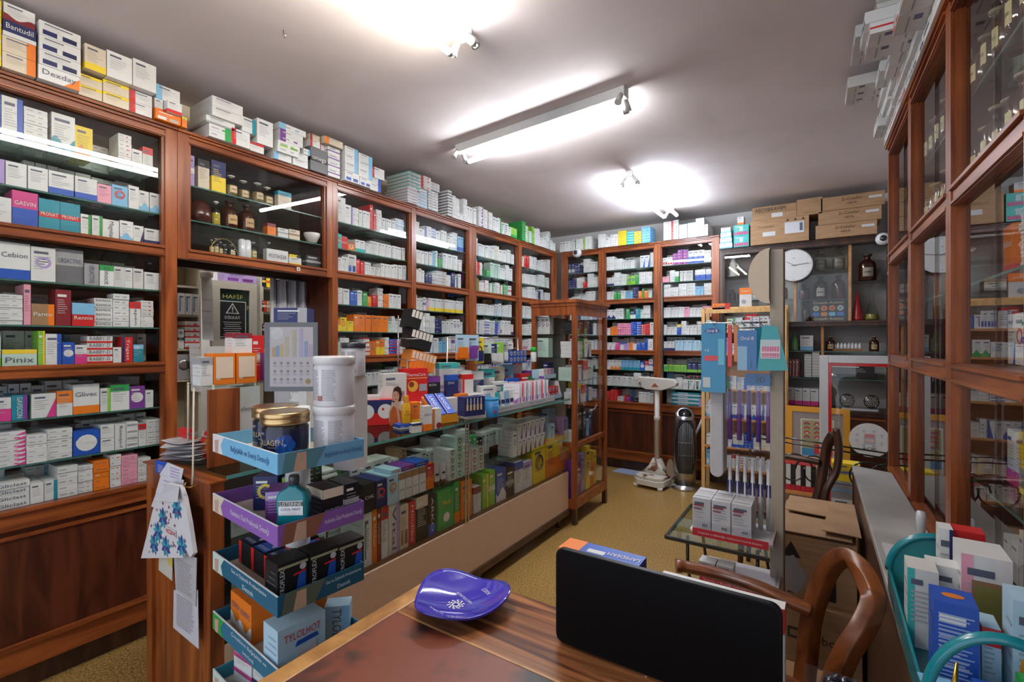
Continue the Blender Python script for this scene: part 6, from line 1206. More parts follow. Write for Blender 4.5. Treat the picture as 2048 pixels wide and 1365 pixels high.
bx('cardboard_box', 'plain brown box on the floor between the chair and ledge', 'cardboard box', -.02, 1.56, 0, .26, .34, .30, 0, 'd', 'k', '-', None, mat='card')

# ------------------------------------------------------------------ glass table, iron frame
t = thing('glass_coffee_table', 'low glass table with thin black rim beside the floor scale aisle', 'table', (0, 0, 0))
MB().box(-.65, 2.36, .44, -.18, 2.90, .45).build('glass_top', 'gshelf', t)
m = MB()
R_ = [(-.65, 2.36, .445), (-.18, 2.36, .445), (-.18, 2.90, .445), (-.65, 2.90, .445)]
for i in range(4): m.bar(R_[i], R_[(i + 1) % 4], .012, .016, (.01, .01, .01))
m.build('black_rim', 'plastic', t)
for x, y in ((-.57, 2.46), (-.26, 2.46), (-.57, 2.82), (-.26, 2.82)):
    MB().tube([(x, y, .436), (x, y, .3), (x + .02, y, .15), (x, y, 0)], .008, (.012, .012, .012), 8).build('iron_leg', 'plastic', t)
t = thing('iron_console', 'black wrought iron frame with scrolls behind the dark armchair', 'iron stand', (0, 3.55, 0))
m = MB().tube([(-.36, 0, .785), (.40, 0, .735)], .005, (.012, .012, .012)).tube([(-.36, 0, .755), (.40, 0, .705)], .005, (.012, .012, .012)); m.build('top_rod', 'plastic', t)
for x in (-.36, .02, .40): MB().tube([(x, 0, .76), (x, 0, 0)], .006, (.012, .012, .012)).build('upright_rod', 'plastic', t)
for cx, s in ((-.17, 1), (.21, 1), (-.05, -1), (.32, -1)):
    pts = [(cx + s * (.11 * math.cos(a) * (1 - a / 14)), 0, .58 + .11 * math.sin(a) * (1 - a / 14)) for a in [PI * i / 10 for i in range(22)]]; MB().tube(pts, .005, (.012, .012, .012), 6).build('scroll', 'plastic', t)

# ------------------------------------------------------------------ ledge on the right
t = thing('side_ledge', 'long narrow ledge with grey top and dark wooden side at right', 'ledge', (0, 0, 0))
MB().raw if False else None
m = MB(); m.prism([(.118, 3.07), (.150, .80), (.322, .80), (.276, 3.0)], (0, 0, .725), (1, 0, 0), (0, 1, 0), (0, 0, .025)); m.build('stone_top', 'stone', t, bev=.003)
m = MB(); m.prism([(.124, 3.05), (.156, .80), (.176, .80), (.144, 3.05)], (0, 0, .02), (1, 0, 0), (0, 1, 0), (0, 0, .704)); m.build('wooden_side', 'wooddark', t)
MB().box(.118, 3.03, .02, .29, 3.05, .724).build('end_board', 'woodd', t)
m = MB().box(-.09, -.14, 0, .09, .14, .0015, (.58, .56, .60)).box(-.035, -.14, .0016, -.028, .14, .0019, (.30, .18, .45))
for j in range(16): m.box(-.02, -.125 + j * .016, .0016, .08, -.122 + j * .016, .0019, (.42, .40, .45))
tag(m.build('printed_form', 'cloth', loc=(.245, 1.80, .751), rot=.03), 'pale lilac lined form lying on the ledge before the teal basket', 'paper')
tag(MB().lathe([(.0, 0), (.012, .002), (.014, .05), (.012, .075), (0, .078)], seg=16, col=(.6, .6, .62)).build('small_canister', 'plastic', loc=(.27, 2.1, .751)), 'small pale canister on the ledge against the glazed cabinet', 'canister')
# teal basket with its goods
TL = (.005, .20, .24)
t = thing('teal_basket', 'teal plastic basket with round end handles on the ledge', 'basket', (.235, 1.315, .7515), 0)
MB().box(-.095, -.275, 0, .095, .275, .006, TL).build('basket_floor', 'plastic', t)
for sx in (-1, 1): MB().box(sx * .095 - .0025, -.275, 0, sx * .095 + .0025, .275, .055 if sx < 0 else .13, TL).build('side_wall', 'plastic', t)
for sy, hgt in ((1, .155), (-1, .185)):
    outp = [(-.095, 0), (.095, 0)] + [(.095 * math.cos(PI * i / 16), .05 + (hgt - .05) * math.sin(PI * i / 16)) for i in range(17)]
    m = MB(); m.prism(outp, (0, sy * .275, 0), (1, 0, 0), (0, 0, 1), (0, -.003, 0), (.03, .27, .29))
    if sy > 0: m.build('end_wall', 'plastic', t)
    MB().tube([(-.095, sy * .275, .05)] + [(.095 * math.cos(PI - PI * i / 20), sy * .275, .05 + (hgt - .05) * math.sin(PI * i / 20)) for i in range(21)], .011, TL, 8, flat=.8).build('round_rim', 'plastic', t)
BS = [(.170, 1.30, .05, .07, .165, 'W', 'q', 'l', 'off-white box with turquoise edge at far left of teal basket'), (.195, 1.145, .060, .07, .172, 'b', 'l', '-', 'tall royal blue box with pale print in the teal basket'), (.215, 1.36, .06, .05, .16, 'w', 'e', 'm', 'white box behind the off-white box in teal basket'),
      (.275, 1.50, .06, .05, .20, 'r', 'w', 'm', 'bright red box at far end of teal basket'), (.235, 1.48, .025, .05, .205, 'w', 'n', 'r', 'thin white and navy box left of the bright red box'), (.272, 1.33, .075, .10, .205, 'w', 'P', 'l', 'large white box with clear panel in teal basket middle'),
      (.25, 1.19, .025, .06, .125, 'L', 'r', 't', 'slim pale blue box topped red in the teal basket'), (.298, 1.15, .06, .07, .20, 'L', 'g', 'r', 'sky blue and green box at right of the teal basket')]
for x, y, w, d, h, b, a, p, lb in BS:
    o = bx('medicine_carton', lb, 'carton', x, y, .7585, w, d, h, math.radians(-2), b, a, p)
    if b == 'b':
        m = MB()
        for j in range(19): m.box(-.024, -.0014, h - .022 - j * .0072, .024 - (j * 7 % 5) * .003, -.0009, h - .0195 - j * .0072, (.30, .42, .68))
        m.prism([(.016 * math.cos(q * PI / 10), .035 + .010 * math.sin(q * PI / 10)) for q in range(20)], (0, 0, h + .0004), (1, 0, 0), (0, 1, 0), (0, 0, .0004), (.7, .2, .03)); m.build('box_print', 'print', o)
    if 'clear panel' in lb: MB().box(-.022, -.0018, .02, .034, -.0009, h - .05, (.30, .16, .08)).box(-.016, -.0026, .03, .028, -.0019, h - .06, (.22, .20, .05)).build('window_panel', 'print', o)
    if 'sky blue' in lb: MB().prism([(-.028, .03), (.0, .03), (.0, .13), (-.02, .10)], (0, -.0016, 0), (1, 0, 0), (0, 0, 1), (0, .0004, 0), (.75, .35, .04)).build('orange_patch', 'print', o)
for k_, (x, y, b, a) in enumerate(((.165, 1.065, 'l', 'w'), (.235, 1.06, 'b', 'y'), (.288, 1.06, 'g', 'y'))):
    bx('medicine_carton', ['light blue carton', 'blue and yellow carton', 'green and yellow carton'][k_] + ' inside the near end of teal basket', 'carton', x, y, .7585, .045, .05, (.05, .07, .10)[k_], .1, b, a, 'w')
m = MB().lathe([(.022, 0), (.023, .003), (.023, .055), (.021, .058)], seg=24, col=(.6, .6, .62)); t = thing('chrome_sharpener', 'chrome cylinder with black top at right end of the desk', 'pen holder', (.112, 1.10, .725)); 
t.location = (.062, .985, DZ + .001); m.build('chrome_body', 'metal', t); MB().lathe([(.0235, .055), (.024, .066), (.018, .07)], seg=24, col=(.02, .02, .03)).build('black_cap', 'plastic', t)
m = MB().tube([(0, 0, 0), (.004, .01, .05), (.010, .018, .11)], [.002, .006, .002], (.75, .48, .08), 6); tag(m.build('gold_ribbon', 'metal', loc=(.172, 1.045, .7585)), 'twisted gold coloured strip in front of the royal blue box', 'ribbon')
# ================================================================== BACK WALL GOODS
L0 = -.862
def bcp(name, mb, mat): o = mb.build(name, mat, BC); return o
for x in (-.23, .18): bcp('pine_divider', MB().box(x - L0 - .011, .034, 1.575, x - L0 + .011, .30, 2.234), 'pineh')
bcp('pine_divider', MB().box(-.02 - L0 - .010, .034, .80, -.02 - L0 + .010, .30, 1.529), 'pineh')
for x0, x1, zs in ((-.83, -.245, (2.03, 1.79)), (-.215, .165, (2.03, 1.77)), (.195, .43, (1.92,))):
    for z in zs: bcp('glass_shelf', MB().box(x0 - L0, .035, z - .007, x1 - L0, .30, z - .001), 'gshelf')
YG = 5.13
for lb, x, z, h, r, mt, lc, fl in (('clear stoppered bottle with dark label, left of the two beside the clock', -.035, 2.03, .20, .05, 'bottle', (.20, .19, .15), (.18, .17, .14)), ('clear stoppered bottle with dark label, right of the two beside the clock', .10, 2.03, .20, .05, 'bottle', (.20, .19, .15), (.18, .17, .14)),
        ('amber bottle with pale label under the clear bottles', -.035, 1.77, .225, .052, 'amber', (.35, .33, .28), None), ('amber bottle without label under the clear bottles', .10, 1.77, .225, .052, 'amber', None, None), ('amber squat bottle at the lower right of the clock', -.162, 1.77, .15, .045, 'amber', None, None),
        ('large round amber bottle alone at top right of the dark cabinet', .305, 1.92, .235, .062, 'amber', (.3, .25, .2), None), ('small amber bottle pair, left one below the white statue', -.76, 1.79, .12, .032, 'amber', None, None), ('small amber bottle pair, right one below the white statue', -.69, 1.79, .10, .03, 'amber', None, None),
        ('amber bottle left of the clock on the upper shelf', -.33, 1.79, .15, .04, 'amber', (.5, .3, .1), None), ('second amber bottle left of the clock on the upper shelf', -.41, 1.79, .13, .035, 'amber', (.4, .35, .3), None), ('dark violet bottle on the lowest upper shelf behind clock', -.15, 1.577, .17, .04, 'amber', None, (.05, .02, .08)), ('clear jar on the cabinet floor left of the pine divider', -.30, 1.577, .12, .03, 'bottle', (.4, .4, .38), None)):
    bottle(lb, x, YG + (.04 if 'second' in lb else 0), z, h, r, mt, lc, (.10, .08, .07), fill=fl)
# white statue, books, boxes behind the left glass
t = thing('white_figurine', 'small white draped figurine at left of the dark bottle cabinet', 'figurine', (-.757, YG, 2.031))
MB().lathe([(.045, 0), (.05, .01), (.035, .02), (.042, .06), (.03, .10), (.036, .13), (.018, .155), (.022, .175), (0, .195)], seg=18, col=(.60, .58, .54), sy=.7).build('figure_body', 'matte', t); MB().tube([(.03, 0, .13), (.05, -.01, .10), (.035, -.02, .08)], .008, (.6, .58, .54)).build('arm', 'matte', t)
for k_ in range(4): bx('old_book', '%s old book lying under the white figurine shelf, %s up' % (('grey', 'white', 'cream', 'brown')[k_], ORD[k_]), 'book', -.60, YG - .03, 1.791 + k_ * .022, .15, .10, .0215, 0, 'ewcd'[k_], 'k', 'l')
# advertising board of round tins
t = thing('advert_board', 'black board of round tins with gold script lettering', 'sign', (.022, 5.09, 1.577), 0)
m = MB().box(-.125, 0, 0, .125, .02, .185, (.012, .010, .010)); m.text('Creath Action', (0, -.0015, .165), (1, 0, 0), (0, 0, 1), width=.22, height=.022, col=(.55, .42, .2)); m.text('Creath Action', (0, -.0015, .022), (1, 0, 0), (0, 0, 1), width=.22, height=.022, col=(.55, .42, .2))
for i, c in enumerate(((.35, .33, .25), (.55, .16, .03), (.50, .14, .03), (.35, .38, .36))): m.prism(poly_circle(-.09 + i * .06, .115, .024, 16), (0, -.002, 0), (1, 0, 0), (0, 0, 1), (0, .0015, 0), c); m.prism(poly_circle(-.09 + i * .06, .115, .013, 12), (0, -.003, 0), (1, 0, 0), (0, 0, 1), (0, .0008, 0), scl(c, .5))
for i, c in enumerate(((.02, .12, .40), (.5, .15, .03), (.1, .35, .5), (.03, .15, .42))): m.prism(rrect(-.115 + i * .06, .045, -.065 + i * .06, .08, .012), (0, -.002, 0), (1, 0, 0), (0, 0, 1), (0, .0015, 0), c)
m.build('board', 'print', t)
m = MB().lathe([(.045, 0), (.04, .02), (.03, .10), (.008, .24), (0, .25)], seg=20, col=(.42, .02, .03)); tag(m.build('red_cone', 'plastic', loc=(.235, YG, 1.577)), 'tall red cone shaped object at the cabinet lower right', 'cone')
t = thing('glass_flask', 'clear conical flask with yellow contents beside the red cone', 'flask', (.335, YG, 1.577)); MB().lathe([(.05, 0), (.055, .01), (.05, .05), (.018, .16), (.015, .24), (.02, .25)], seg=20).build('flask_body', 'bottle', t); MB().lathe([(.045, .005), (.048, .02), (.042, .055)], seg=16, col=(.35, .28, .05)).build('contents', 'plastic', t)
# clock
t = thing('wall_clock', 'round white wall clock with thin silver rim on the dark cabinet', 'clock', (-.232, 4.955, 2.078))
def disc(r, y0, y1, col, n=48): m = MB(); m.prism([(r * math.cos(2 * PI * i / n), r * math.sin(2 * PI * i / n)) for i in range(n)], (0, y0, 0), (1, 0, 0), (0, 0, 1), (0, y1 - y0, 0), col); return m
disc(.146, 0, .045, (.45, .45, .46)).build('silver_rim', 'metal', t, bev=.004); disc(.135, -.003, -.0005, (.70, .70, .69)).build('clock_face', 'print', t)
m = MB()
for i in range(12): a = i * PI / 6; m.bar((.118 * math.sin(a), -.0036, .118 * math.cos(a)), (.128 * math.sin(a), -.0036, .128 * math.cos(a)), .003, .001, (.15, .15, .15))
m.box(-.01, -.0042, .06, .01, -.0035, .064, (.2, .2, .2)); m.build('hour_marks', 'print', t)
MB().bar((.015, -.006, -.01), (-.060, -.006, .035), .005, .002, (.2, .2, .2), up=(0, 1, 0)).build('hour_hand', 'print', t); MB().bar((-.02, -.008, -.003), (.112, -.008, .012), .004, .002, (.2, .2, .18), up=(0, 1, 0)).build('minute_hand', 'print', t)
# cartons of cardboard on top
def cbox(lab, x0, x1, z0, z1, y=4.97, d=.30, art=None):
    t = thing('cardboard_carton', lab, 'cardboard box', ((x0 + x1) / 2, y, z0)); w = x1 - x0
    MB().box(-w / 2, 0, 0, w / 2, d, z1 - z0).build('box_body', 'card', t); m = MB(); art(m, w, z1 - z0); m.build('printed_marks', 'print', t); return t
IK = (.03, .02, .015)
def lab1(m, w, h): m.box(-w * .28, -.0012, h * .32, -w * .06, -.0004, h * .50, (.6, .6, .6)); m.box(w * .10, -.0012, h * .34, w * .42, -.0004, h * .80, (.62, .62, .64)); m.box(w * .35, -.0018, h * .42, w * .40, -.0013, h * .74, (.1, .12, .2)); m.text('AstraZeneca', (-w * .22, -.0012, h * .72), (1, 0, 0), (0, 0, 1), width=.13, height=.02, col=(.15, .09, .05)); [m.prism([(w * .12 + i * .06, h * .86), (w * .12 + i * .06 + .014, h * .95), (w * .12 + i * .06 + .028, h * .86)], (0, -.0014, 0), (1, 0, 0), (0, 0, 1), (0, .0008, 0), IK) for i in range(3)]
def lab2(m, w, h): m.text('ABDIIBRAHIM', (-.03, -.0012, h * .74), (1, 0, 0), (0, 0, 1), width=.25, height=.035, col=IK); m.box(-w * .5, -.0010, h * .50, w * .5, -.0004, h * .53, (.2, .12, .06)); m.box(-w * .05, -.0012, h * .14, w * .2, -.0004, h * .44, (.62, .62, .62))
def lab3(m, w, h): m.text('D-Colefor', (0, -.0012, h * .72), (1, 0, 0), (0, 0, 1), width=.14, height=.025, col=IK); m.text('VEFA', (0, -.0012, h * .40), (1, 0, 0), (0, 0, 1), width=.07, height=.02, col=IK); m.box(w * .26, -.0012, h * .56, w * .46, -.0004, h * .74, (.62, .62, .62))
cbox('large brown carton with white shipping label and arrows, on dark cabinet', -.585, -.12, 2.293, 2.515, art=lab1)
cbox('flat brown carton with bold black lettering on the large labelled carton', -.57, -.215, 2.516, 2.64, art=lab2)
cbox('plain brown carton at the right end of upper carton pair', -.212, -.02, 2.516, 2.66, art=lambda m, w, h: m.box(-.05, -.0012, .02, .05, -.0004, .022, IK))
for k_, (x0, x1) in enumerate(((-.07, .36), (-.05, .39), (-.03, .41))): cbox('long flat brown carton with twin lettering, %s of three' % ('lowest', 'middle', 'topmost')[k_], x0, x1, 2.293 + k_ * .118, 2.408 + k_ * .118, art=lab3)
for k_ in range(2):
    o = bx('toothpaste_carton', 'turquoise carton with pink chevrons, %s of two at left of brown cartons' % ('lower', 'upper')[k_], 'carton', -.665, 4.98, 2.293 + k_ * .105, .13, .25, .104, 0, 'q', 'q', '-', None); m = MB()
    for j in range(6): m.prism([(-.06 + j * .02, .01), (-.045 + j * .02, .01), (-.04 + j * .02, .04), (-.055 + j * .02, .035)], (0, -.0014, 0), (1, 0, 0), (0, 0, 1), (0, .0006, 0), (.65, .05, .2))
    m.box(-.015, -.0014, .045, .015, -.0008, .09, (.5, .6, .62)); m.build('printed_chevrons', 'print', o)
bx('medicine_carton', 'small white and orange carton standing on the turquoise cartons', 'carton', -.67, 4.98, 2.503, .055, .1, .075, 0, 'w', 'o', 'b')
for k_ in range(4): bx('medicine_carton', 'white flat carton in the pile left of turquoise cartons, %s up' % ORD[k_], 'carton', -.80, 4.98, 2.293 + k_ * .05, .115 - .01 * k_, .24, .049, 0, 'w', 'l', 'b')
# dome cameras
for lb, x, y, z in (('white dome camera with dark lens above the back left corner', -2.375, 4.985, 2.408), ('white dome camera with dark lens at the right end of the cartons', .40, 4.985, 2.245)):
    t = thing('dome_camera', lb, 'camera', (x, y, z)); X_ = Matrix.Rotation(PI / 2, 4, 'X')
    MB().lathe([(.05, -.03), (.052, 0), (.045, .02), (.03, .032), (0, .036)], seg=24, col=(.66, .66, .66)).xform(X_).build('camera_shell', 'plastic', t); MB().lathe([(.024, .030), (.024, .040), (.015, .046), (0, .047)], seg=20, col=(.02, .02, .025)).xform(X_).build('lens', 'plastic', t)
# air conditioner and pipe
t = thing('air_conditioner', 'white split air conditioner partly hidden behind the right cabinets', 'air conditioner', (.70, 4.3, 1.80), 0)
m = MB(); m.prism([(0, 0), (-.20, .03), (-.30, .12), (-.25, .28), (0, .30)], (0, -.42, 0), (1, 0, 0), (0, 0, 1), (0, .84, 0), (.60, .61, .64)); m.build('unit_shell', 'plastic', t, bev=.012); MB().prism([(-.05, -.004), (-.20, .024), (-.205, .018), (-.05, -.010)], (0, -.38, 0), (1, 0, 0), (0, 0, 1), (0, .76, 0), (.35, .36, .38)).build('louvre', 'plastic', t)
tag(MB().tube([(.50, 5.34, 0), (.50, 5.34, 2.72)], .03, (.58, .58, .58), 14).build('drain_pipe', 'matte'), 'white vertical pipe in the far right corner', 'pipe')
tag(MB().tube([(.58, 5.35, 0), (.58, 5.35, 2.72)], .022, (.5, .5, .5), 14).build('drain_pipe', 'matte'), 'thinner white pipe right of the thick corner pipe', 'pipe')
# lower section of the dark cabinet
for k_, (x, z, w, h, b, a, p, n_) in enumerate(((-.13, 1.075, .055, .026, 'w', 'e', 'm', 8), (-.07, 1.075, .055, .026, 'w', 'e', 'm', 9))):
    for j in range(n_): bx('medicine_box', 'white ribbed box, %s up in the %s pile beside the display fridge' % (ORD[j], ('left', 'right')[k_]), 'medicine box', x, 5.08, z + j * h, w, .14, h * .97, 0, b, a, p)
for j in range(5): bx('perfume_box', 'white box with magenta foot, %s from left above the yellow picture' % ORD[j], 'box', -.265 + j * .062, 5.07, .805 + .012, .058, .14, .155, 0, 'w', 'p', 'b')
for j in range(4): bx('perfume_box', 'maroon and white upright box, %s from left above the magenta footed boxes' % ORD[j], 'box', -.285 + j * .026, 5.08, 1.073, .024, .12, .16, 0, 'm', 'w', 'l')
bx('mask_box', 'pale blue box with blue oval on the dark cabinet shelf', 'box', -.14, 5.07, 1.315, .10, .12, .135, 0, 'w', 'l', 'b'); t = thing('soap_bottle', 'green shampoo bottle beside the pale blue box', 'bottle', (-.235, 5.10, 1.312)); MB().lathe([(.03, 0), (.032, .01), (.030, .10), (.012, .12), (.012, .14)], seg=18, col=(.15, .35, .12), sy=.6).build('bottle_body', 'plastic', t); MB().lathe([(.013, .138), (.013, .16)], seg=12, col=(.1, .4, .1)).build('cap', 'plastic', t)
m = MB()
for i in range(8): m.lathe([(.011, 0), (.012, .003), (.012, .035), (.006, .042), (.006, .05), (0, .052)], -.09 + i * .026, 0, .02, 10, (.6, .6, .6))
t = thing('vial_rack', 'wooden rack of small white capped vials on the dark cabinet shelf', 'rack', (.16, 5.12, 1.312)); MB().box(-.11, -.03, 0, .11, .03, .019, (.25, .12, .05)).build('rack_base', 'matte', t)
for i in range(8): MB().lathe([(.011, 0), (.012, .003), (.012, .035), (.006, .042), (.006, .05), (0, .052)], -.09 + i * .026, 0, .0195, 10, (.6, .6, .6)).build('vial', 'plastic', t)
for k_, x in enumerate((.04, .35)): bottle('squat brown bottle %s of the vial rack' % ('left', 'right')[k_], x, 5.12, 1.312, .13, .035, 'amber', (.4, .3, .15))
bx('dark_case', 'black case lying below the vial rack', 'case', .18, 5.06, 1.075, .34, .14, .12, 0, 'k', 'e', '-')
for k_, x in enumerate((.16, .33)):
    m = MB(); m.lathe([(0, 0), (.055, .001), (.06, .006), (.055, .012), (0, .013)], seg=28, col=(.02, .02, .02), sx=.9); 
    for i in range(7):
        for j in range(7):
            x_, z_ = (i - 3) * .014 + (j % 2) * .007, (j - 3) * .0125
            if x_ ** 2 + z_ ** 2 < .0022: m.prism([(x_ + .0042 * math.cos(q * PI / 3), z_ + .0042 * math.sin(q * PI / 3)) for q in range(6)], (0, 0, .0135), (1, 0, 0), (0, 1, 0), (0, 0, .0008), [(.6, .6, .6), (.6, .4, .1), (.5, .5, .55)][(i + j) % 3])
    m.xform(Matrix.Rotation(PI / 2 - .2, 4, 'X')); tag(m.build('perforated_disc', 'plastic', loc=(x, 5.09, .88)), 'black perforated massage disc, %s of the two on white tray' % ('left', 'right')[k_], 'massage disc')
m = MB(); m.prism(rrect(-.13, -.04, .13, .04, .02), (0, 0, 0), (1, 0, 0), (0, 1, 0), (0, 0, .015), (.62, .62, .62)); tag(m.build('white_tray', 'plastic', loc=(.25, 5.09, .803)), 'shallow white tray under the two perforated discs', 'tray')
t = thing('round_mirror_case', 'small silver round ornament above the perforated discs', 'ornament', (.06, 5.09, 1.075 - .0)); MB().lathe([(.0, 0), (.035, .004), (.04, .02), (.03, .05), (.012, .06), (0, .062)], seg=20, col=(.4, .4, .42)).build('ornament_body', 'metal', t)
# glazed door leaf with the open sign
t = thing('glazed_fridge_door', 'white framed glass door with red inner edge at the far right', 'door', (0, 4.2, 0), 0)
X0_, X1_, ZT = -.035, .56, 1.295
m = MB().box(X0_, 0, .02, X0_ + .055, .05, ZT, (.60, .60, .62)).box(X0_ + .055, 0, ZT - .055, X1_, .05, ZT, (.60, .60, .62)).box(X0_ + .055, 0, .02, X1_, .05, .08, (.60, .60, .62)).box(X1_ - .05, 0, .08, X1_, .05, ZT - .055, (.6, .6, .62)); m.build('white_frame', 'plastic', t, bev=.003)
m = MB().box(X0_ + .0555, .005, .081, X0_ + .075, .045, ZT - .0555, C['r']).box(X0_ + .0755, .005, ZT - .075, X1_ - .051, .045, ZT - .0555, C['r']); m.build('red_seal', 'plastic', t)
MB().box(X0_ + .076, .02, .081, X1_ - .052, .025, ZT - .076).build('door_glass', 'glass', t)
o = thing('open_sign', 'round white AÇIK sign with a jar picture on the glass door', 'sign', (.262, 4.2, .70)); m = disc(.118, -.004, .012, (.68, .67, .66)); m.text('AÇIK', (0, -.0052, -.062), (1, 0, 0), (0, 0, 1), width=.085, height=.022, col=(.03, .03, .03))
m.prism(rrect(-.032, -.028, .032, .03, .012), (0, -.0056, 0), (1, 0, 0), (0, 0, 1), (0, .001, 0), (.45, .45, .48)); m.prism(rrect(-.03, .02, .03, .045, .008), (0, -.0064, 0), (1, 0, 0), (0, 0, 1), (0, .001, 0), (.6, .25, .28)); m.box(-.028, -.007, -.012, .028, -.0062, .008, (.65, .5, .5))
for i in range(8): a = .5 + i * .75; m.prism(poly_circle(.078 * math.cos(a), .012 + .055 * math.sin(a), .010, 8), (0, -.0056, 0), (1, 0, 0), (0, 0, 1), (0, .001, 0), (.45, .5, .6))
m.build('sign_disc', 'print', o)
# yellow framed picture leaning on the cabinet
t = thing('framed_picture', 'yellow framed folk print with grey mount leaning by the glass door', 'picture', (-.055, 4.6, .26), (-.05, 0, 0))
W_, H_ = .44, .60; YF = (.72, .34, .04); m = MB().box(-W_ / 2, 0, 0, -W_ / 2 + .045, .02, H_, YF).box(W_ / 2 - .045, 0, 0, W_ / 2, .02, H_, YF).box(-W_ / 2 + .045, 0, 0, W_ / 2 - .045, .02, .045, YF).box(-W_ / 2 + .045, 0, H_ - .045, W_ / 2 - .045, .02, H_, YF); m.build('yellow_frame', 'matte', t)
m = MB().box(-W_ / 2 + .045, .008, .045, W_ / 2 - .045, .016, H_ - .045, (.30, .26, .24)).box(-.115, .0065, .10, .115, .0079, .50, (.68, .62, .50)).box(-.105, .0055, .11, .105, .0064, .49, (.35, .34, .18)).box(-.105, .0045, .11, .105, .0054, .20, (.60, .50, .38)).box(-.105, .0040, .20, .0, .0053, .26, (.05, .25, .45)).box(.02, .0040, .15, .05, .0050, .26, (.06, .30, .45)).box(-.02, .0038, .22, .105, .0045, .30, (.55, .04, .03))
for r in range(4):
    for q in range(3):
        cx, cz = -.07 + q * .07, .345 + r * .036; m.prism([(cx + .022 * math.cos(PI * i / 8), cz + .022 * math.sin(PI * i / 8)) for i in range(9)], (0, .0042, 0), (1, 0, 0), (0, 0, 1), (0, .0008, 0), (.50, .03, .03)); m.prism([(cx + .011 * math.cos(PI * i / 6), cz + .011 * math.sin(PI * i / 6)) for i in range(7)], (0, .0034, 0), (1, 0, 0), (0, 0, 1), (0, .0006, 0), [(.05, .25, .5), (.6, .6, .6), (.35, .34, .18)][(r + q) % 3])
m.build('mounted_print', 'print', t)
for k_ in range(8):
    c = (.65, .64, .62) if k_ % 2 == 0 else (.01, .01, .012); m = MB().box(0, 0, 0, .032, .12, .21, (.45, .02, .03)).box(-.0002, -.001, .045, .0322, .0, .205, c); tag(m.build('binder', 'print', loc=(-.33 + k_ * .034, 4.40, .215)), '%s spined folder with red foot, %s from left below yellow picture' % (('white', 'black')[k_ % 2], ORD[k_]), 'binder')
tag(MB().box(-.36, 4.38, .19, .16, 4.56, .214).box(-.36, 4.38, 0, -.34, 4.56, .19).box(.14, 4.38, 0, .16, 4.56, .19).build('low_shelf', 'pineh'), 'low pine shelf carrying the black and white folders', 'shelf')
tag(MB().box(-.20, 4.58, .0, .10, 4.70, .255).build('wooden_box', 'pineh'), 'wooden box under the yellow framed picture', 'box')
for k_ in range(3): bx('snack_box', '%s box stacked behind the ledge end, %s up' % (('white and red', 'pale grey', 'yellow and blue')[k_], ORD[k_]), 'box', .11, 3.73, .27 + k_ * .115, .15, .12, .114, 0, 'wey'[k_], 'rlb'[k_], 'm')
tag(MB().box(.0, 3.70, .0, .20, 3.88, .269, (.62, .6, .6)).box(-.001, 3.699, .09, .201, 3.70, .13, C['r']).box(-.001, 3.699, .18, .201, 3.70, .22, C['r']).build('striped_crate', 'print'), 'white crate with red stripes on the floor beyond the ledge', 'crate')

# pine rack of bottles and packs
t = thing('pine_rack', 'narrow light pine shelf rack standing before the back cabinets', 'shelf rack', (0, 0, 0))
PX0, PX1, PY0, PY1 = -.965, -.275, 4.70, 4.94
for x in (PX0, PX1 - .03):
    for y in (PY0, PY1 - .03): MB().box(x, y, 0, x + .03, y + .03, 1.70 if y == PY0 else 1.72).build('post', 'pine', t)
MB().box(PX0 + .0305, PY0 + .004, 1.655, PX1 - .0305, PY0 + .024, 1.69).build('top_bar', 'pine', t)
PZ = (1.49, 1.285, .965, .70, .44, .25)
for z in PZ: MB().box(PX0 + .0305, PY0 + .002, z - .018, PX1 - .0305, PY1 - .002, z - .001).build('shelf_board', 'pineh', t)
MB().box(PX0 + .0305, PY1 - .012, .25, PX1 - .0305, PY1 - .004, 1.50).build('rack_back', 'pineh', t)
PR = [("wrU4/9 wbU4/8 .5 byU4/7 *bgy", 'top shelf'), ("lwTU4.5/13 wyU4/9 bwbU4/8 GwU3/14 VwU4/16 *lgb", 'second shelf'), (".6 .6 bwU3/8 gwU5/9 *bw", 'third shelf'), ("wlbU4/9 wlbU3/8 wloU3/8 wlbU3/8 wlbU3/8 *bw", 'fourth shelf'), ("wyU4/8 byU5/7 oyU5/9 bpU4/6 *yb", 'fifth shelf'), ("lwxU5/14 lwxU4/14 wrU6/8 *wr", 'bottom shelf')]
for i, (tk, nm) in enumerate(PR):
    put_row(pack(tk, PX1 - PX0 - .07, .15, random.Random(40 + i), dmax=.15, hmax=.13), (PX0 + .035, PY0 + .015, PZ[i] - .0005), 0, nm, 'pine rack', kinds=('toiletry_pack', 'toiletry_pack'), yoff=0, weight=1.5)
t = thing('lotion_bottle', 'white lotion bottle with blue pump on the pine rack third shelf', 'bottle', (PX0 + .065, PY0 + .03, .965)); MB().lathe([(.03, 0), (.034, .01), (.034, .09), (.012, .12), (.011, .125)], seg=20, col=(.66, .66, .68), sy=.6).build('bottle_body', 'plastic', t); MB().lathe([(.012, .125), (.013, .14), (.004, .142), (.004, .16)], seg=12, col=C['b']).tube([(0, 0, .16), (.0, -.025, .16)], .005, C['b']).build('pump', 'plastic', t)
m = MB(); m.box(-.018, -.0215, .03, .018, -.0205, .08, C['n']); m.build('bottle_label', 'print', t)
for k_, lb in enumerate(('orange box lying on the pine rack top bar', 'red topped white box standing on the rack top shelf')): bx('insole_box', lb, 'box', (-.80, -.55)[k_], PY0 + .03, (1.6905, 1.4905)[k_], (.15, .10)[k_], (.02, .06)[k_] if k_ else .05, (.055, .15)[k_], 0, 'or'[k_], 'rw'[k_], 'rb'[k_], ('Solbar', None)[k_])
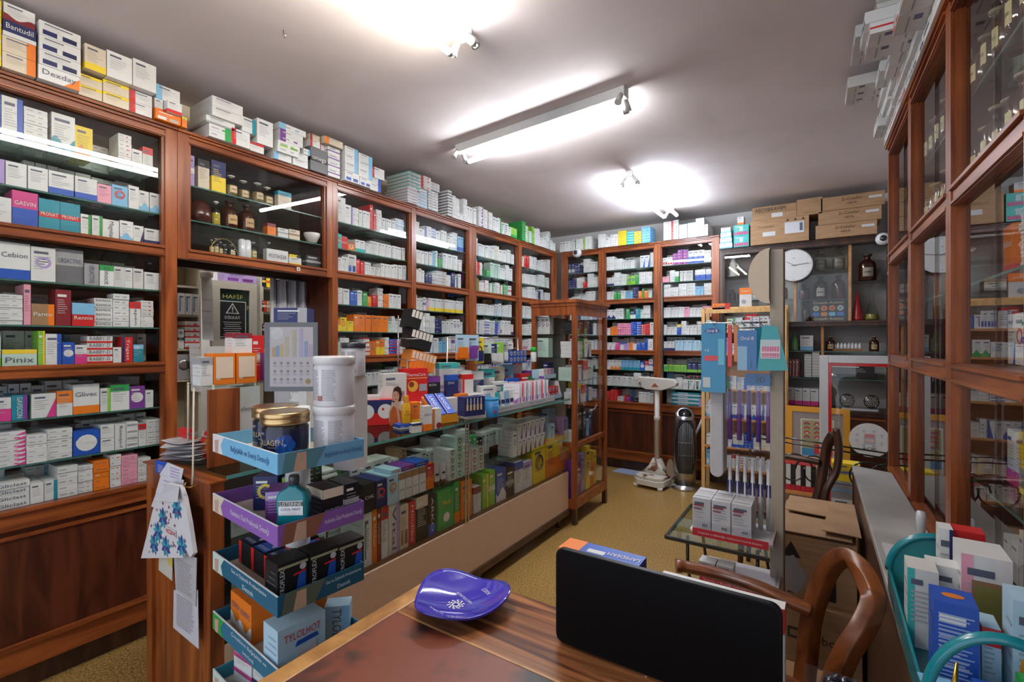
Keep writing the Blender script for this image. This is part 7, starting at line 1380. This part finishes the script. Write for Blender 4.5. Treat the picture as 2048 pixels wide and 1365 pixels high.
m = MB().box(-.05, 0, 0, .05, .03, .17, (.65, .62, .6)).box(-.0502, -.0008, .11, .0502, -.0002, .17, C['o']); m.prism(poly_circle(-.015, .045, .02, 12), (0, -.0014, 0), (1, 0, 0), (0, 0, 1), (0, .0008, 0), (.3, .35, .4)); m.text('Solbar', (0, -.0014, .14), (1, 0, 0), (0, 0, 1), width=.06, height=.016, col=(.75, .7, .7)); tag(m.build('insole_box', 'print', loc=(-.60, PY0 + .06, 1.6905 + .02)), 'white box with orange top standing above the pine rack', 'box')
tag(MB().box(PX0 + .031, PY0 + .03, 1.692, PX1 - .031, PY1 - .004, 1.7095).build('rack_top_board', 'pine'), 'thin pine board laid on top of the rack', 'board')
# green bottles and blue packs on the back cabinet shelves
for k_ in range(2):
    t = thing('mouthwash_bottle', 'green bottle with pink cap, %s of two on the back cabinet shelf' % ('left', 'right')[k_], 'bottle', (-1.165 + k_ * .085, 5.09, .905)); MB().lathe([(.028, 0), (.031, .01), (.031, .085), (.012, .11), (.012, .12)], seg=20, col=(.01, .13, .05), sy=.7).build('bottle_body', 'plastic', t); MB().lathe([(.013, .118), (.013, .14)], seg=14, col=(.5, .05, .12)).build('cap', 'plastic', t); disc(.014, -.0225, -.0215, (.10, .3, .4), 14).xform(Matrix.Translation((0, 0, .055))).build('round_label', 'print', t)
for k_ in range(7):
    m = MB(); m.prism([(-.15, .004), (-.12, 0), (.12, 0), (.15, .004), (.15, .012), (.12, .018), (-.12, .018), (-.15, .012)], (0, -.0, 0), (1, 0, 0), (0, 0, 1), (0, .11, 0), [(.01, .20, .24), (.45, .55, .58)][k_ % 2]); m.box(-.08, -.0008, .005, .02, -.0002, .013, (.6, .65, .68)); tag(m.build('wet_wipe_pack', 'plastic', loc=(-1.19, 5.07, .741 + k_ * .019)), '%s flat wipe pack, %s up in the pile beside the tower fan' % (('teal', 'pale')[k_ % 2], ORD[k_]), 'wipes pack')

# ------------------------------------------------------------------ weighing scale
t = thing('weighing_scale', 'old white column weighing scale with rusty base', 'scale', (-1.39, 4.62, 0), math.radians(-8))
M['rust'] = noise_mat('chipped_white_enamel', (.16, .055, .025), (.62, .58, .50), (9, 9, 9), 6, .45, .15, ramp=(.40, .46)); M['enamel'] = noise_mat('white_enamel', (.60, .56, .50), (.66, .63, .58), (3, 3, 3), 3, .35)
oc = [(-.15, -.10), (-.10, -.15), (.10, -.15), (.15, -.10), (.15, .12), (.10, .16), (-.10, .16), (-.15, .12)]
MB().prism(oc, (0, 0, .03), (1, 0, 0), (0, 1, 0), (0, 0, .055)).build('base_skirt', 'enamel', t, bev=.006)
for x, y in ((-.12, -.12), (.12, -.12), (-.12, .12), (.12, .12)): MB().lathe([(.022, 0), (.026, .03)], x, y, 0, 14, (.6, .58, .54)).build('foot', 'enamel', t)
MB().prism(scp(oc, .94), (0, 0, .0855), (1, 0, 0), (0, 1, 0), (0, 0, .028)).build('platform', 'rust', t, bev=.006)
m = MB(); loft(m, [([(a * .85, b * .5 + .07) for a, b in oc], .1135), ([(a * .45, b * .35 + .08) for a, b in oc], .18), ([(a * .25, b * .22 + .085) for a, b in oc], .25)], (.6, .6, .6)); m.build('column_foot', 'rust', t)
MB().lathe([(.024, .25), (.024, .62), (.030, .625), (.030, .66), (.024, .665), (.024, .93)], 0, .085, 0, 18, (.6, .57, .52)).build('column', 'enamel', t)
m = MB(); m.prism([(-.20, .03), (-.19, .115), (.18, .105), (.21, .07), (.20, .04), (.06, -.01), (-.10, -.01)], (0, .045, .93), (1, 0, 0), (0, 0, 1), (0, .07, 0), (.62, .59, .54)); m.build('beam_head', 'enamel', t, bev=.008); m = MB(); m.prism([(-.045, .02), (.035, .02), (-.005, .06)], (0, .0435, .93), (1, 0, 0), (0, 0, 1), (0, .001, 0), (.35, .10, .06)); m.build('badge', 'print', t); MB().tube([(-.17, .04, .98), (-.14, .035, 1.0), (-.15, .035, .965), (-.17, .04, .98)], .006, (.5, .5, .5)).build('balance_knob', 'metal', t)
MB().box(.03, .11, .93, .045, .125, 1.97, (.55, .55, .56)).build('height_rod', 'metal', t); MB().box(.046, .11, .93, .052, .125, 1.95, (.02, .02, .02)).build('height_scale', 'plastic', t)
m = MB().box(-.16, -.09, 0, .16, .10, .004, (.35, .42, .58)); tag(m.build('sheet_on_floor', 'cloth', loc=(-1.74, 4.95, .001), rot=-.1), 'flat pale blue sheet lying on the floor left of the scale', 'sheet')
# ------------------------------------------------------------------ tower fan
t = thing('tower_fan', 'silver and black tower fan heater with tilted round top', 'fan', (-1.115, 4.70, 0), math.radians(20))
def ell(rx, ry, n=28, cy=0): return [(rx * math.cos(2 * PI * i / n), cy + ry * math.sin(2 * PI * i / n)) for i in range(n)]
m = MB(); loft(m, [(ell(.125, .11), 0), (ell(.125, .11), .018), (ell(.10, .09), .035), (ell(.085, .08), .05)], (.55, .55, .57)); m.build('fan_base', 'metal', t)
m = MB(); loft(m, [(ell(.095, .085), .05), (ell(.108, .09), .2), (ell(.104, .09), .45), (ell(.088, .08), .66), (ell(.08, .075), .69)], (.42, .42, .44)); m.build('silver_body', 'metal', t)
m = MB(); n_ = 10; 
def fs(a, z):
    P_f = [(.05, .095, .085), (.2, .108, .09), (.45, .104, .09), (.66, .088, .08), (.69, .08, .075)]
    for q in range(4):
        if z <= P_f[q + 1][0] or q == 3: u = (z - P_f[q][0]) / (P_f[q + 1][0] - P_f[q][0]); return ((P_f[q][1] * (1 - u) + P_f[q + 1][1] * u + .003) * math.sin(a), -(P_f[q][2] * (1 - u) + P_f[q + 1][2] * u + .003) * math.cos(a), z)
for i in range(14):
    for j in range(n_):
        z0, z1 = .16 + .50 * i / 14, .16 + .50 * (i + 1) / 14; wz = lambda z: 1.05 * math.sin(PI * min(1, max(0, (z - .12) / .58))) ** .35
        a0, a1 = -wz(z0) + 2 * wz(z0) * j / n_, -wz(z0) + 2 * wz(z0) * (j + 1) / n_; b0, b1 = -wz(z1) + 2 * wz(z1) * j / n_, -wz(z1) + 2 * wz(z1) * (j + 1) / n_
        m.face([fs(a0, z0), fs(a1, z0), fs(b1, z1), fs(b0, z1)], (.02, .02, .022), True)
m.build('black_front', 'plastic', t)
m = MB()
for j in range(9): a = -.62 + j * .155; hz = .22 * math.cos(a * 1.2); m.tube([(fs(a, z)[0] * 1.03, fs(a, z)[1] * 1.03, z) for z in (.42 - hz, .42, .42 + hz)], .0022, (.25, .25, .27), 5)
for z in (.33, .45): m.tube([(fs(a, z)[0] * 1.04, fs(a, z)[1] * 1.04, z) for a in [-.6 + .2 * i for i in range(7)]], .0018, (.25, .25, .27), 5)
m.build('grille', 'plastic', t)
Mx_ = Matrix.Translation((0, -.005, .70)) @ Matrix.Rotation(math.radians(48), 4, 'X')
MB().lathe([(.080, -.03), (.086, 0), (.084, .012), (.062, .014)], seg=28, col=(.55, .56, .60)).xform(Mx_).build('top_ring', 'metal', t); MB().lathe([(.062, .0145), (.0, .0155)], seg=24, col=(.015, .015, .018)).xform(Mx_).build('control_panel', 'plastic', t)
tag(MB().tube([(-1.24, 4.86, .02), (-.90, 4.84, .86)], .013, (.45, .47, .50), 10).build('mop_handle', 'plastic'), 'grey pole leaning behind the tower fan', 'pole')
t = thing('hand_mirror', 'oval mirror leaning at left of the tower fan', 'mirror', (-1.24, 4.66, .0), math.radians(20)); m = MB(); m.prism([(.035 * math.cos(2 * PI * i / 24), .17 + .10 * math.sin(2 * PI * i / 24)) for i in range(24)], (0, 0, 0), (1, 0, 0), (0, 0, 1), (0, .012, 0), (.5, .5, .52)); m.build('mirror_frame', 'metal', t); MB().box(-.03, .0, 0, .03, .03, .075, (.4, .4, .42)).build('mirror_stand', 'metal', t)

# ================================================================== RIGHT CABINET CONTENTS
RROWS = ["cyU5/11x2 Wx *cWwe", "wwU3/9 gwU4/9 *wle", "orbU7/12[Solbar] rwTU6/10 *orwe", "bwoU6/11 gwU5/9 *wlg", "wbDU6/10 wrcU6/10 *wbr", "wpbU7/12x2 *wP", "wbtU6/12 wgU7/12 *wg", "wwS6/3 *wg"]
RZ = [2.12, 1.86, 1.57, 1.335, 1.335, 1.0, .74]; RC = [.2, .2, .2, .2, .2, .2, .2]
rn = ['narrow far bay', 'second bay', 'wide bay', 'nearest bay']
for bi in range(4):
    for zi, (z, c, hm) in enumerate(((2.121, .22, .19), (1.861, .22, .17), (1.571, .2, .15), (1.336, .2, .15), (1.001, .24, .16), (.742, .22, .16))):
        tk = ["*cceyW", "*ccWyd", "orbU8/13[Solbar] *orWe", "wbDU7/12 wrcU7/12 *wbrl", "wpbU6/13x2 yxU4/14 *wGb", "*wge"][zi]; ln = cuts[bi + 1] - cuts[bi] - .05; o = right_pt(cuts[bi] + .02, .10, z)
        put_row(pack(tk, ln, c, random.Random(bi * 10 + zi), dmax=.16, hmax=hm), o, RR, ORD[zi] + ' shelf', 'right cabinet ' + rn[bi], kinds=('drug_carton', 'drug_carton'), yoff=0, weight=1)
# bottles on the upper shelves of the right cabinet, in front of the cartons
for bi, n_ in ((1, 5), (2, 6), (3, 6)):
    for zi, z in enumerate((2.121, 1.861)):
        for j in range(n_):
            p = right_pt(cuts[bi] + .06 + j * .095, .06, z)
            bottle('cream labelled old bottle, %s from far end, %s shelf, right cabinet %s' % (ORD[j], ORD[zi], rn[bi].split()[0] + ' bay'), p[0], p[1], z, .15 + .02 * ((j + bi) % 2), .034, 'bottle' if (j + zi) % 2 else 'amber', (.55, .48, .22), (.25, .22, .15), rot=RR)
# cartons overhanging on top of the right cabinet
rs = random.Random(77); k_ = 0
for (s0, s1, tiers) in ((.02, .20, 3), (.20, .42, 5), (.42, .60, 4), (.60, .85, 5), (.85, 1.05, 5), (1.05, 1.32, 5), (1.32, 1.60, 5), (1.60, 1.95, 4)):
    z = 2.437; 
    for tt in range(tiers):
        h = rs.uniform(.040, .052)
        if z + h > 2.71: break
        n_ = rs.choice((2, 3)); w = (s1 - s0) / n_; ov = -rs.choice((.03, .06, .10, .15)) - .015 * tt
        if tt == 0: ov = -.03
        for j in range(n_):
            p = right_pt(s0 + w * (j + .5), ov, z); o = bx('stock_carton', 'white stock carton above the right cabinets, %s group from far end, %s tier, %s' % (ORD[k_], ORD[tt], ('far', 'middle', 'near')[j if n_ == 3 else j * 2]), 'carton', p[0], p[1], z, w * .97, .28, h * .97, RR, 'wWw'[tt % 3], 'enr'[rs.randrange(3)], 'xm-'[rs.randrange(3)])
            m = MB()
            for q in range(3): m.box(-w * .4, .03 + q * .08, -.0009, w * .3, .034 + q * .08, -.0003, (.35, .33, .36)).box(w * .12, .045 + q * .08, -.0009, w * .34, .068 + q * .08, -.0003, (.16, .16, .26))
            m.build('box_print', 'print', o)
        z += h
    k_ += 1
bx('stock_carton', 'bright red stock carton on top of the near group of right cabinets', 'carton', *right_pt(1.45, -.22, 2.66), .14, .14, .05, RR, 'r', 'r', '-')
m = MB().tube([(0, 0, 0), (0, 0, -.02), (.008, 0, -.035), (.016, 0, -.028), (.014, 0, -.018)], .002, (.5, .45, .4), 6); tag(m.build('ceiling_hook', 'metal', loc=(-1.923, 1.168, 2.72)), 'small bare metal hook screwed into the ceiling', 'hook')
# ================================================================== turn the cartons into objects, the largest in view one by one
ALLB.sort(key=lambda e: -e[0])
_n = {}; _lab = {}; _rest = {}
for sc_, kd, Mx, s, lab, grp in ALLB:
    _n[kd] = _n.get(kd, 0) + 1
    m = carton(s['w'], s['d'], s['h'], s['b'], s['a'], s['p'], s['t'], rnd, wrap=True)
    if _n[kd] <= 300:
        o = m.build(kd, 'print'); o.matrix_world = Mx
        if lab in _lab: _lab[lab] += 1
        else: _lab[lab] = 1
        tag(o, lab, {'medicine_carton': 'carton', 'drug_carton': 'carton', 'showcase_box': 'box', 'toiletry_pack': 'toiletry pack'}.get(kd, 'medicine box'), grp)
    else:
        r = _rest.setdefault(kd, MB()); n = len(r.v)
        r.v += [tuple(Mx @ Vector(v)) for v in m.v]; r.f += [tuple(i + n for i in f) for f in m.f]; r.c += m.c; r.sm += m.sm
for kd, r in _rest.items():
    o = r.build(kd, 'print')
    tag(o, {'medicine_box': 'small upright medicine boxes crowding the far shelves of the cabinets', 'flat_medicine_box': 'small flat white medicine boxes piled on the far shelves', 'medicine_carton': 'small cartons piled on top of the far cabinets', 'drug_carton': 'cartons crowding the shelves of the right hand glazed cabinets'}[kd], 'medicine boxes', kind='stuff')
print('BOXES', _n, 'dup labels', sum(1 for v in _lab.values() if v > 1), [k for k in _lab if len(k.split()) > 16][:5])
